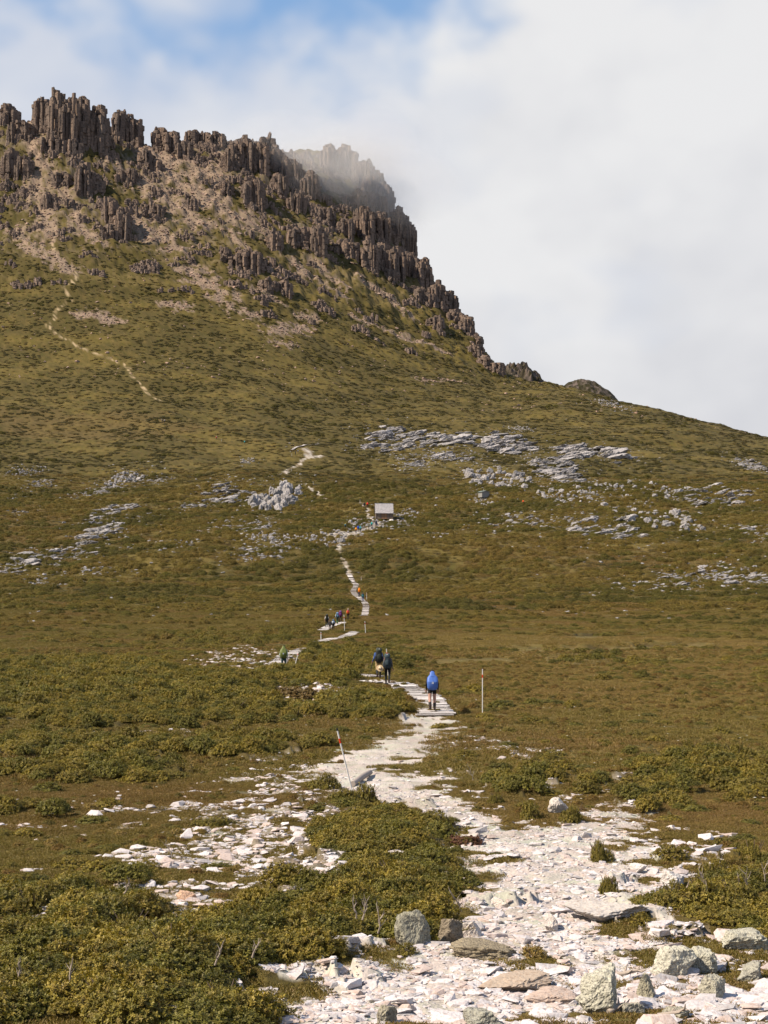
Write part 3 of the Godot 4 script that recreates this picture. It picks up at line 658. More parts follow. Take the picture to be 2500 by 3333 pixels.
	[164.8, 165, 166.9, 168.9, 171, 173.2, 175.2, 177.1, 178.8, 180.1, 180.9, 181.4, 181.6, 181.6, 179.8, 177.2, 175.1, 173.3, 171.2, 168.5, 164.1, 158, 152.2, 146.1, 139, 134.4, 130.4, 126.2, 121.8, 120.6, 120, 117.7, 113.4, 107.5, 99.7, 90.7, 79.4, 67, 54.9, 42.8, 30.7, 18.4, 6.1, -6.25, -18.6, -31, -43.3, -55.6, -57.4],
	[183.4, 183.7, 185.7, 188, 190.3, 192.6, 194.8, 196.9, 198.7, 200.3, 201.5, 202.2, 202.8, 202.8, 200.5, 197.2, 194.6, 192.5, 190.2, 187.1, 182.1, 175.2, 168.5, 161.3, 152.7, 147.1, 142.2, 136.8, 130.5, 127.4, 125.4, 121.1, 114.4, 105.6, 94.4, 82.2, 67.7, 52.5, 38.9, 26, 13.5, 1.37, -10.53, -22.3, -33.9, -45.6, -57.4, -69.3, -71.1],
	[203.3, 203.7, 205.9, 208.3, 210.7, 213.2, 215.6, 217.8, 219.9, 221.7, 223.1, 224.2, 225.1, 225.1, 222.4, 218.5, 215.6, 213.3, 210.8, 207.5, 202, 194.2, 186.6, 178.4, 168.3, 160.9, 154.6, 148.2, 138.6, 133.8, 130.4, 122.1, 109.2, 97.1, 84.4, 70.1, 52.5, 34.4, 19.6, 6.31, -6.09, -17.8, -29, -39.8, -50.4, -61.1, -71.9, -83.2, -85.1],
	[225, 225.4, 227.9, 230.6, 233.3, 236, 238.6, 241.1, 243.5, 245.7, 247.6, 249.2, 250.7, 250.8, 247.2, 242.1, 238.6, 235.8, 233, 229.2, 223, 214.5, 206.1, 197, 186.2, 176.7, 168.6, 160.4, 145.7, 136.8, 130.4, 118, 100.9, 85.1, 69.2, 52.4, 33.4, 15, 0.19, -12.8, -24.8, -35.9, -46.4, -56.5, -66.4, -76.2, -86.4, -96.9, -98.8],
	[250.1, 250.6, 253.3, 256.2, 259, 261.9, 264.7, 267.5, 270.2, 272.7, 275.1, 277.4, 279.7, 279.9, 274.9, 268, 263.4, 260.1, 256.7, 252.3, 245.2, 235.7, 226.7, 217.2, 206, 194.5, 184, 172.5, 150.9, 135.9, 124.4, 107.3, 87, 68.3, 50.1, 32.4, 14.4, -2.31, -16.2, -28.6, -40.1, -50.9, -61, -70.8, -80.4, -90.1, -99.9, -110.1, -112],
	[273.7, 274.5, 278.4, 282.4, 286.5, 290.5, 294.6, 298.5, 302.2, 305.7, 308.8, 311.8, 314.6, 314.7, 306.8, 296.4, 290.3, 286.2, 282.2, 277.1, 268.5, 257.4, 247.8, 238.2, 226.4, 213, 199.8, 183.1, 148.9, 128.6, 114.8, 93.1, 68, 48, 30, 13.3, -2.65, -17.3, -30.1, -41.9, -53, -63.5, -73.5, -83.3, -92.9, -102.5, -112.3, -122.4, -124.3],
	[291.3, 292.2, 296.6, 301.2, 305.8, 310.5, 315.1, 319.6, 323.8, 327.7, 331.2, 334.5, 337.6, 337.7, 329.7, 319.5, 313.9, 310.4, 307.1, 302.4, 292.8, 279.4, 269.3, 259.6, 247.3, 230.6, 213.2, 187.6, 142.1, 116, 98.7, 73.8, 47.3, 28.7, 13.1, -2.12, -17.7, -32.2, -44.8, -56.2, -66.9, -76.9, -86.6, -95.9, -105.1, -114.3, -123.6, -133.3, -135.3],
	[303.7, 304.5, 308.8, 313.2, 317.7, 322.2, 326.6, 330.8, 334.9, 338.7, 342.2, 345.5, 348.7, 348.9, 341.4, 332.9, 330.2, 329.1, 328.2, 326.5, 317.8, 301.8, 290.9, 281, 268.3, 246.3, 223.5, 184.2, 129.4, 98.8, 78.4, 53.3, 28.8, 11.61, -2.61, -17, -32.5, -47.3, -59.5, -70.4, -80.6, -90, -99, -107.7, -116.2, -124.7, -133.4, -142.4, -144.3],
	[300.8, 301.7, 306, 310.4, 314.8, 319.3, 323.7, 328, 332, 335.9, 339.3, 342.6, 345.8, 346.1, 339.9, 333.6, 333.6, 336.6, 340.2, 342.2, 336.8, 324.2, 313.7, 302.6, 288.9, 260.1, 222.8, 175.5, 111, 77.9, 57.4, 34.8, 13.6, -3.18, -17.7, -32.2, -47.7, -62.2, -73.8, -84, -93.4, -102, -110.2, -118, -125.6, -133.2, -141, -149.2, -151],
	[292, 292.9, 297.2, 301.6, 306.1, 310.5, 314.9, 319.2, 323.3, 327.1, 330.5, 333.8, 337, 337.3, 331.5, 325.6, 326.7, 333.8, 342.1, 346.8, 345.8, 342.6, 336.5, 325.2, 307.3, 265.3, 215.7, 159.7, 89.3, 58.1, 40.3, 18.9, -1.99, -18.6, -33.1, -47.4, -62.5, -76.4, -87.2, -96.5, -104.8, -112.5, -119.6, -126.3, -132.9, -139.4, -146.2, -153.3, -155],
	[277.9, 278.9, 283.2, 287.6, 292, 296.5, 300.9, 305.1, 309.2, 313, 316.5, 319.8, 323, 323.3, 318.5, 313.7, 314.5, 320.8, 329.8, 338.8, 348.5, 356.9, 355.9, 348.9, 322.4, 259.6, 202.6, 139.1, 69.2, 40.5, 24.4, 3.43, -17.6, -33.9, -48.1, -61.9, -76.3, -89.5, -99.3, -107.6, -114.9, -121.6, -127.7, -133.5, -139.1, -144.7, -150.5, -156.6, -158.1],
	[257.3, 258.3, 262.6, 266.9, 271.4, 275.9, 280.3, 284.5, 288.6, 292.4, 295.9, 299.2, 302.3, 302.7, 298.5, 294.4, 295.7, 303.8, 315.4, 327.4, 341.2, 353.7, 353, 346.3, 319.4, 249.3, 183, 117.1, 52.8, 24.8, 8.38, -12.4, -33, -48.7, -62.3, -75.3, -88.7, -100.8, -109.6, -117, -123.5, -129.4, -134.7, -139.8, -144.6, -149.5, -154.5, -159.9, -161.2],
	[234.6, 235.6, 239.9, 244.3, 248.8, 253.2, 257.6, 261.9, 265.9, 269.7, 273.2, 276.5, 279.7, 280, 275.9, 271.7, 273.1, 281.8, 294.7, 308.5, 326.6, 343.9, 343.7, 336.9, 310.1, 231.3, 160.4, 98.9, 36.5, 8.77, -7.55, -27.7, -47.5, -62.4, -75.1, -87, -99, -109.8, -117.7, -124.3, -130.2, -135.5, -140.3, -144.8, -149.2, -153.6, -158.2, -163, -164.3],
	[214.9, 215.9, 220.2, 224.6, 229, 233.5, 237.9, 242.1, 246.2, 250, 253.5, 256.8, 259.9, 260.2, 255.4, 250.5, 251.7, 259.7, 271.9, 285.6, 306.6, 328, 328.1, 321.4, 294.5, 208.7, 140.1, 82, 20.2, -7.11, -22.9, -42.1, -60.6, -74.3, -85.9, -96.4, -106.6, -115.7, -122.7, -128.9, -134.4, -139.4, -144, -148.4, -152.7, -157, -161.4, -166, -167.3],
	[198.4, 199.5, 203.7, 208.1, 212.6, 217, 221.4, 225.7, 229.7, 233.5, 237, 240.3, 243.5, 243.7, 238.7, 233.7, 234.7, 241.3, 251.7, 263.8, 284.2, 305.9, 306, 299.3, 272.4, 186.4, 123.2, 65.4, 4.2, -22.2, -37.1, -54.9, -71.7, -83.9, -93.9, -103, -111.7, -119.5, -126, -131.8, -137.1, -142, -146.7, -151.2, -155.5, -159.9, -164.4, -169, -170.2],
	[181.5, 182.6, 186.8, 191.2, 195.7, 200.1, 204.5, 208.8, 212.8, 216.6, 220.1, 223.4, 226.5, 226.8, 221.8, 216.8, 217.8, 224.6, 234.9, 246.6, 264.5, 282.8, 282.6, 275.9, 249, 168.8, 106.2, 48.9, -10.92, -35.8, -49.6, -65.5, -80.2, -90.5, -98.8, -106.9, -115.2, -123, -129.4, -135.1, -140.3, -145.2, -149.8, -154.2, -158.6, -162.9, -167.3, -171.9, -173.2],
	[164.6, 165.7, 170, 174.4, 178.9, 183.3, 187.7, 192, 196, 199.8, 203.3, 206.5, 209.7, 209.9, 204.9, 199.8, 200.8, 207.7, 218, 229.5, 246.5, 263.6, 263.3, 256.6, 229.8, 151.6, 89.3, 33, -24.5, -47.5, -59.7, -73.1, -85.3, -94.7, -102.6, -110.4, -118.6, -126.3, -132.7, -138.3, -143.5, -148.4, -152.9, -157.3, -161.6, -165.9, -170.2, -174.8, -176.1],
	[148.5, 149.6, 153.9, 158.3, 162.7, 167.2, 171.6, 175.8, 179.9, 183.7, 187.1, 190.4, 193.6, 193.8, 188.5, 183.4, 184.3, 191, 201, 212.3, 229.2, 246.4, 246.1, 239.3, 212.5, 134.4, 73, 18.4, -36, -56.2, -66.5, -78.2, -89.1, -98.1, -106, -113.9, -122, -129.7, -136, -141.5, -146.7, -151.5, -156, -160.3, -164.5, -168.8, -173.1, -177.6, -178.9],
	[133.6, 134.8, 139.1, 143.5, 147.9, 152.4, 156.8, 161, 165.1, 168.8, 172.3, 175.6, 178.7, 178.9, 173.4, 168.1, 169, 175.3, 184.9, 195.7, 212.1, 228.9, 228.5, 221.8, 195, 117.6, 57.8, 5.8, -44.4, -61.9, -70.7, -81.8, -92.7, -101.6, -109.5, -117.3, -125.3, -132.9, -139.2, -144.7, -149.8, -154.5, -159, -163.3, -167.5, -171.6, -175.9, -180.4, -181.7],
	[120.8, 122, 126.3, 130.7, 135.1, 139.6, 144, 148.2, 152.3, 156, 159.5, 162.8, 165.9, 166, 160.3, 154.7, 155.4, 161.2, 170.1, 180.2, 195.8, 211.7, 211.3, 204.6, 177.8, 101.8, 44.5, -4.09, -49.4, -65.9, -74.5, -85.4, -96.3, -105.1, -112.9, -120.6, -128.6, -136.1, -142.3, -147.8, -152.8, -157.5, -161.9, -166.2, -170.3, -174.5, -178.7, -183.1, -184.4],
	[110.8, 112, 116.2, 120.6, 125.1, 129.5, 133.9, 138.2, 142.2, 146, 149.4, 152.7, 155.9, 155.9, 149.8, 143.8, 144.4, 149.6, 157.5, 166.6, 180.9, 195.5, 195.1, 188.3, 161.5, 87.9, 33.8, -10.27, -53.4, -69.7, -78.2, -89, -99.8, -108.5, -116.3, -123.9, -131.8, -139.3, -145.4, -150.8, -155.8, -160.5, -164.8, -169, -173.1, -177.2, -181.4, -185.8, -187.1],
	[104.3, 105.5, 109.7, 114.1, 118.6, 123, 127.4, 131.7, 135.7, 139.5, 142.9, 146.2, 149.4, 149.4, 142.7, 136.3, 136.7, 141.1, 147.9, 155.6, 168.1, 181.1, 180.5, 173.8, 147, 76.4, 26.8, -14.7, -57.2, -73.4, -81.9, -92.5, -103.2, -111.9, -119.6, -127.1, -135, -142.4, -148.5, -153.8, -158.8, -163.3, -167.7, -171.8, -175.9, -179.9, -184.1, -188.4, -189.7],
	[100, 101.3, 105.5, 109.9, 114.4, 118.8, 123.2, 127.4, 131.5, 135.3, 138.7, 142, 145.1, 145.1, 138.4, 131.9, 132.1, 135.8, 141.6, 148.1, 158.5, 169.2, 168.4, 161.7, 134.9, 68.4, 22.2, -18.6, -60.9, -77.1, -85.4, -96, -106.5, -115.1, -122.8, -130.2, -138, -145.4, -151.4, -156.7, -161.6, -166.2, -170.4, -174.5, -178.6, -182.6, -186.7, -190.9, -192.2],
]
const GRAVEL_AREAS := [
	[1.03, 58.93, 2.96, 58.93, 2.58, 53.63, 2, 48.2, 1.18, 45.01, 0.47, 43, -0.09, 41.54, 0.35, 40.18, 1.54, 41.54, 1.81, 37.6, 2.42, 35.73, 2.46, 32.21, 2.95, 30.06, 3.61, 30.06, 4.49, 31.66, 5.85, 35.73, 6.11, 34.52, 5.48, 30.59, 5.11, 27.55, 5.4, 26.6, 4.77, 22.97, 4.24, 21.32, 3.64, 19.59, 3.49, 18.58, 3.05, 16.85, 2.58, 16.66, 2.24, 15.77, 1.88, 14.32, 1.67, 12.76, -1.11, 12.76, -0.82, 15.11, -0.61, 16.3, 0.15, 16.85, 0.72, 17.25, 1.04, 19.07, 1.34, 21.95, 1.55, 25.28, 1.29, 29.55, 0.57, 32.77, -0.37, 33.92, -1.53, 35.12, -2.22, 37.6, -2.27, 41.54, -1.49, 45.44, 0, 50.23],
]
const STONE_AREAS := [
	[-1.32, 46.32, -1.4, 37.6, -1.65, 32.77, -1.18, 28.53, -1.36, 24.86, -1.35, 21.32, -2.16, 21.01, -2.65, 19.86, -3.89, 19.59, -4.03, 20.71, -3.5, 21.95, -3.42, 24.86, -4.1, 25.71, -4.62, 24.86, -4.55, 28.53, -4.85, 32.21, -3.9, 35.73, -2.82, 43],
	[-13.12, 107.29, -14.31, 123.6, -14.19, 141.27, -12.15, 123.6, -10.3, 112.25, -8.68, 94.59, -9.73, 90.94, -11.17, 96.52],
	[-10.04, 114.9, -10.25, 126.79, -9.31, 123.6, -8.2, 107.29, -8.94, 104.97],
	[-4.59, 72.54, -4.22, 77.36, -3.16, 76.09, -2.57, 73.68, -1.5, 76.09, -1.47, 70.99, -2.09, 68.3, -2.57, 65.45, -3.91, 66.37],
	[-9.29, 51.88, -8.55, 53.63, -6.59, 52.91, -6.28, 51.32, -7.16, 50.45, -8.85, 50.66],
	[-7.78, 31.93, -8.19, 33.92, -7.61, 34.52, -6.98, 33.63, -6.15, 33.92, -6.01, 32.77, -7.03, 32.21],
	[-8.35, 30.59, -8.09, 31.12, -7.36, 29.55, -7.23, 28.53, -7.65, 28.04],
	[1.82, 43.77, 2.74, 50.23, 4.74, 48.2, 3.97, 45.44, 2.09, 41.54],
	[5.34, 37.6, 7.35, 41.54, 7.28, 40.18, 5.77, 35.73, 3.94, 32.77, 3.93, 33.92],
	[2.26, 15.94, 3.36, 17.66, 4.76, 17.45, 3.48, 12.76, 1.67, 12.76],
	[5.36, 29.55, 6.23, 28.53, 6.8, 26.6, 5.97, 24.86, 4.66, 21.32, 4.46, 21.95],
	[-7.46, 87.54, -6.95, 90.94, -5.9, 84.38, -5.91, 77.36, -6.53, 78.66],
	[-6.8, 107.29, -6.02, 114.9, -5.59, 111.23, -6.28, 102.74],
]
const SHRUB_AREAS := [
	[-5.82, 21.32, -5.03, 21.95, -3.96, 20.14, -2.93, 17.88, -2.35, 17.66, -1.91, 18.58, -1.22, 18.58, -1.07, 21.32, -1.31, 26.15, -0.81, 33.92, 0, 34.81, 0.53, 30.06, 1.2, 27.55, 1.26, 24.07, 1.11, 20.71, 0.71, 18.1, 0.15, 17.35, -0.68, 16.39, -0.97, 14.79, -1.14, 12.76, -3.48, 12.76],
	[-25.32, 92.73, -22.92, 104.97, -19.45, 107.29, -11.04, 82.87, -6.99, 80.02, -5.29, 63.69, -4.78, 56.15, -6.67, 55.5, -9.2, 56.15, -10.08, 53.03, -12.73, 55.5, -15.51, 56.82],
	[-13.57, 49.71, -10.42, 50.23, -8.74, 48.2, -5.73, 47.72, -3.78, 49.4, -2.66, 48.69, -2.43, 46.32, -5.36, 44.59, -8.32, 43.77, -9.83, 45.01, -12.65, 46.32],
	[-10.8, 41.54, -7.98, 43, -6.21, 41.19, -6.13, 39.52, -8.89, 39.52, -10.27, 40.18],
	[7.63, 40.18, 9.73, 45.44, 11.95, 43.77, 9.75, 35.73, 8.33, 36.34, 7.04, 33.92, 6.48, 35.73],
	[3.36, 17.66, 3.49, 18.58, 4.28, 20.42, 5.11, 22.28, 6.9, 25.28, 4.82, 17.66, 3.98, 17.35, 3.5, 17.25],
	[-6.69, 87.54, -5.16, 94.59, -3.13, 84.38, -1.03, 67.32, 1.35, 62.02, 1.13, 57.51, -2.11, 56.82, -3.48, 58.93, -1.72, 65.45, -3.38, 77.36, -5.5, 78.66],
	[-22.54, 145.4, -23.79, 172.93, -17.22, 175.19, -11.8, 154.38, -12.34, 141.27, -16.68, 138.9],
	[-6.75, 123.6, -4.96, 133.66, -1.28, 117.67, 1.17, 107.29, 0, 96.52, -3.37, 102.74, -5.62, 107.29],
	[13.97, 112.25, 16.7, 117.67, 18.45, 109.72, 16.83, 102.74, 13.58, 103.62],
	[-8.95, 32.77, -8.82, 33.92, -8.23, 31.66, -8.49, 31.12],
	[3.82, 38.87, 4.73, 40.85, 5.18, 39.52, 5.97, 40.18, 5.34, 37.6, 4.04, 36.97],
	[-14.54, 175.19, -11.29, 206.7, -8.58, 186.98, -12.17, 159.22],
	[0, 237.9, 4.23, 242.19, 7.52, 229.42, 2.46, 225.46],
]
const DIRT_AREAS := [
	[18.73, 342.98, 35.99, 366.25, 63.02, 339.48, 78.57, 327.08, 69.19, 316.83, 45.35, 319.44, 31.89, 324.47, 17.86, 327.08],
	[-2.4, 274.87, 15.83, 289.86, 48.79, 262.83, 40.81, 233.6, 13.22, 242.19, 0.54, 246.37],
	[-119.59, 438.07, -96.8, 422.12, -82.57, 389.79, -62.71, 372.94, -74.14, 339.49, -91.77, 336.18],
	[3.06, 73.68, 4.56, 67.32, 3.48, 58.93, 2.72, 65.45],
	[-9.44, 53.39, -6.53, 53.39, -6.17, 50.45, -8.92, 50.45],
	[-4.5, 58.93, -0.61, 55.5, -1.15, 52.45, -2.27, 51.88, -3.59, 54.86],
	[1.38, 30.06, 2.04, 30.06, 1.93, 27.55, 1.48, 27.07],
	[3.29, 18.58, 3.44, 18.1, 3.31, 16.85, 3.02, 17.05],
	[2.26, 15.94, 4.6, 16.85, 3.48, 12.76, 1.81, 12.76],
	[-10.26, 37.6, -5.75, 35.12, -2.92, 38.24, -4.19, 29.55, -6.13, 29.55, -8.95, 32.77],
	[-176.68, 647.2, -104.65, 638.9, -73.41, 611.21, -108.07, 582.2, -162.14, 593.96],
]
const PALE_AREAS := [
	[-106.69, 610.65, -102.45, 625.46, -94.97, 621.23, -97.37, 610.77],
	[-19.5, 405.77, -15.74, 423.9, -11.02, 420.34, -12.41, 405.77],
	[-28.46, 491.74, -24.99, 497.51, -24.49, 487.48],
	[-26.33, 548.09, -21.88, 556.49, -20.82, 544.82, -24.78, 540.4],
	[3.54, 46.32, 6.84, 48.2, 8.44, 45.44, 6, 42.26, 3.82, 43.77],
	[1.91, 175.19, 42.14, 154.38, 17.39, 63.69, 5.79, 58.93, 3.82, 87.54],
]
const TALUS_LINES := [
	[14.4, -253.2, 1019.7, -239.7, 971.7, -234.7, 945.2, -222.6, 920.9, -210.9, 887.7],
	[10.8, -234.1, 962.1, -212.1, 934.7, -199.4, 911.8, -192.1, 892.1, -175.7, 883.2],
	[21.6, -203.6, 1032, -181.2, 1040, -168, 1012.1, -145.4, 983.2, -128.4, 964.4, -115.5, 963.2, -93.2, 945.9],
	[18, -185.7, 974, -168.8, 969, -151, 956.9, -133.1, 941.9, -122.2, 930],
	[32.4, -159, 1007.6, -142.2, 1006.5, -124.7, 998.3],
	[12.6, -122, 1045.6, -116.9, 988.2, -117, 962.6],
	[21.6, -165.2, 921.7, -151.4, 911.8, -135.8, 898.1],
	[18, -118.4, 868.2, -106, 849.2, -96.5, 839.2],
	[7.2, -105.4, 929.8, -86.4, 906.9, -68.7, 890.4],
	[7.2, -61.8, 919.1, -38.7, 908.1, -23.5, 899.8],
	[10.8, -221.5, 874.6, -198.5, 856.3, -189.1, 845.5],
	[10.8, -169.4, 792.7, -160.3, 792.9, -151.4, 787],
	[18, -207, 1032, -194.2, 1036, -177.8, 1040],
	[10.8, -126.2, 816.9, -116.7, 816.1],
	[14.4, -181.2, 1040, -173.3, 1044, -158.4, 1025.3],
	[14.4, -263.7, 1028, -270.5, 1028, -277.2, 1028],
	[9, -89.2, 823.2, -76.8, 821],
	[10.8, -233.2, 897.5, -221.5, 874.6],
	[14.4, -174.4, 1040, -166.4, 1044, -146.8, 1038.4],
	[7.2, -48.6, 934.1, -36.1, 924.3, -24.9, 916.1],
	[10.8, -14.4, 939.8, -3.3, 939.7, 7.8, 934, 15.4, 928],
	[9, 20, 884.8, 28.3, 883.9, 38.7, 881.1],
	[12.6, -61.9, 804.3, -54.9, 814.2, -49, 827.5],
	[7.2, -78.4, 859.4, -70.9, 855.1, -63.5, 851.6],
	[7.2, -17.6, 874.2, -5.2, 881.4],
	[7.2, 34.5, 807.3, 45.1, 808.6],
	[7.2, -50.9, 843.5, -42.2, 848.1],
	[9, 3.2, 881.1, 13.6, 880.7],
	[9, -58.7, 787.2, -54.2, 788.9],
	[9, -94.1, 957.1, -84.4, 950.2, -76.1, 945.2],
	[9, -57.7, 919.2, -50.4, 906.3],
	[5.4, 19.7, 789.6, 30.2, 794.6],
]
const TRACK_LINES := [
	[1.6, -8, 318.4, -10.2, 333, -11.2, 343, -9.3, 355.4, -6.7, 362.7, -4.1, 376.3, -1.3, 388.4],
	[1.6, -1.3, 388.4, -4, 405.8, -5.3, 417.5, -8.1, 434.9, -11.4, 436.4],
	[1.6, -17, 443.8, -20.1, 459.7, -23.5, 468, -25.7, 479.8, -27, 485],
	[2, -34.6, 503.2, -36.8, 523.7, -36, 531.5, -32.6, 542.7, -31.8, 549.7, -30.4, 557.6, -30.2, 570.5],
	[6, -1.7, 385.9, -5.7, 373, -9.5, 363.3, -12.5, 357.9],
	[4, -31.2, 571.9, -29.1, 555.5, -25.8, 562.1],
]
const SUMMIT_TRACK_LINES := [
	[1.72, -106.2, 665.9, -111.6, 675.3, -116.5, 684.2, -119.8, 691.9, -123.8, 699.6, -128.1, 709.9, -130.3, 718.9, -135.1, 727.7, -141.2, 731.4, -144.1, 734, -148.1, 736.9, -151.5, 740.8, -157.2, 745.4, -163.9, 750.5, -168.6, 756.1, -175.8, 762.9, -182.6, 770.5, -185.6, 779.7],
	[2.3, -185.5, 772.8, -183.4, 785.3, -185.5, 794.5, -182.9, 803.4, -178.4, 809.6, -184.4, 816.6, -188.1, 823, -184, 829, -182.5, 837.9, -190, 849.7, -194.4, 854.2, -199.2, 859.1],
	[2.3, -199.2, 859.1, -203.5, 868.2, -207.3, 877.1, -208.8, 885, -206, 888.2, -199.1, 890.5, -199.3, 899, -196.9, 907.2, -198.8, 915.2, -205, 923.4],
]
const GULLY_LINES := [
	[8, 15.3, 134.4, 17.4, 132.9, 21, 137.4, 24.4, 138.1, 29.3, 142.9],
	[3.5, 4.4, 111.2, 6.2, 112.8, 8.7, 114.4],
	[1, 0.7, 80, 1.9, 80.9],
	[4, 22.9, 166.4, 27.9, 175.2],
]
const OUTCROPS := [
	[19.3, 590.4, 45.1, 40, 8.5, 0], [5.1, 586.3, 21.8, 30.8, 5.1, 0], [52.8, 582.4, 16.5, 40, 7.6, 0], [84.8, 550.8, 21.7, 40, 9, 0], [63.5, 514.4, 12.4, 35.6, 5.1, 0], [25.2, 549.7, 14.4, 18.9, 2.9, 0], [40.7, 477.3, 18.8, 40, 6.5, 1], [79.7, 444.8, 22.3, 26.1, 3.3, 1], [103.6, 431.2, 18.8, 21.9, 3.4, 0], [77.2, 380.2, 18.3, 39, 5, 1], [59, 360.2, 14.2, 30.6, 3.6, 0], [57.6, 432.2, 14.2, 28, 3.8, 1], [54.6, 297.6, 9.8, 9.9, 1.2, 0], [67.4, 302.7, 11.2, 11.7, 2, 0], [78.2, 306, 11.4, 13.4, 2.9, 0], [11.1, 534.3, 7, 15.6, 2.3, 0], [143, 534.4, 7, 27.8, 2.8, 0], [96.8, 360.3, 4.7, 18.8, 2.4, 0], [36.3, 387, 16.9, 18.5, 2.2, 0], [-33.8, 429.5, 10.3, 40, 7.5, 2], [-51, 449, 13.7, 28.8, 3.9, 0], [-92.3, 491.5, 9.7, 22.7, 3.6, 1], [-96.1, 468.1, 9.2, 15.2, 2.2, 0], [-79.9, 393.5, 6.9, 37.7, 4.5, 0], [-73.5, 354.2, 6.2, 26, 3.6, 0], [-73.8, 334.6, 9.5, 7.2, 1.8, 0], [-82.4, 325.3, 8.5, 11.2, 3, 0], [-64.9, 317.6, 9.7, 4.6, 1.4, 0], [-34.2, 369, 7.3, 20.6, 2.3, 0], [-44, 379.8, 10.8, 16.5, 1.8, 0], [-28.9, 347.8, 7.6, 13.5, 2.4, 1], [-30.1, 331.6, 10.1, 8.1, 2, 0], [-13.7, 347.8, 7.6, 14.5, 2.6, 1], [-21.6, 347.6, 6.1, 9.7, 1.8, 1], [-4.1, 375, 10.6, 22.5, 2.5, 1], [-49.2, 341.2, 5.2, 6.7, 1.5, 1], [-85.1, 316.9, 3.5, 6, 1.8, 0], [-76.6, 305.2, 4, 5.1, 0.8, 0], [-59.4, 425, 7.4, 15.6, 2, 0], [-78.6, 493.1, 6.5, 10.8, 1.7, 0], [-121.2, 453.1, 4.9, 14.1, 2, 0], [-105.9, 407.5, 5.3, 10.1, 1.2, 0], [-119.8, 485.5, 6.4, 10.9, 1.7, 0], [-66.5, 395.2, 6.9, 8.8, 1, 0], [2.5, 382.3, 5, 11.9, 1.3, 1], [7, 398.8, 5.2, 13.7, 1.7, 1], [32.5, 437.7, 3.8, 12.4, 1.7, 1], [66.5, 491.2, 8.6, 20.3, 2.8, 0], [29.4, 449, 3.9, 10.1, 1.4, 1], [-53.1, 540.4, 4.7, 9.1, 1.7, 1], [-134.3, 512.5, 6.7, 11.8, 2, 1], [-128.3, 518.9, 2.7, 9.1, 1.6, 1], [64, 650.9, 7.1, 12.8, 2, 1], [121.2, 739.9, 9.7, 28.1, 2.9, 1], [14.1, 359.8, 4.7, 7.2, 1.1, 0], [80.4, 301.8, 4, 9.1, 1.3, 0], [-66.8, 368.5, 5.6, 9.6, 1.1, 0], [-58, 340.4, 5.9, 5.2, 1.2, 0], [50.4, 384.9, 5, 10.2, 1.2, 0], [-76.9, 323.1, 4.2, 2.8, 0.8, 0],
]  # x, distance, width, depth, rise, style
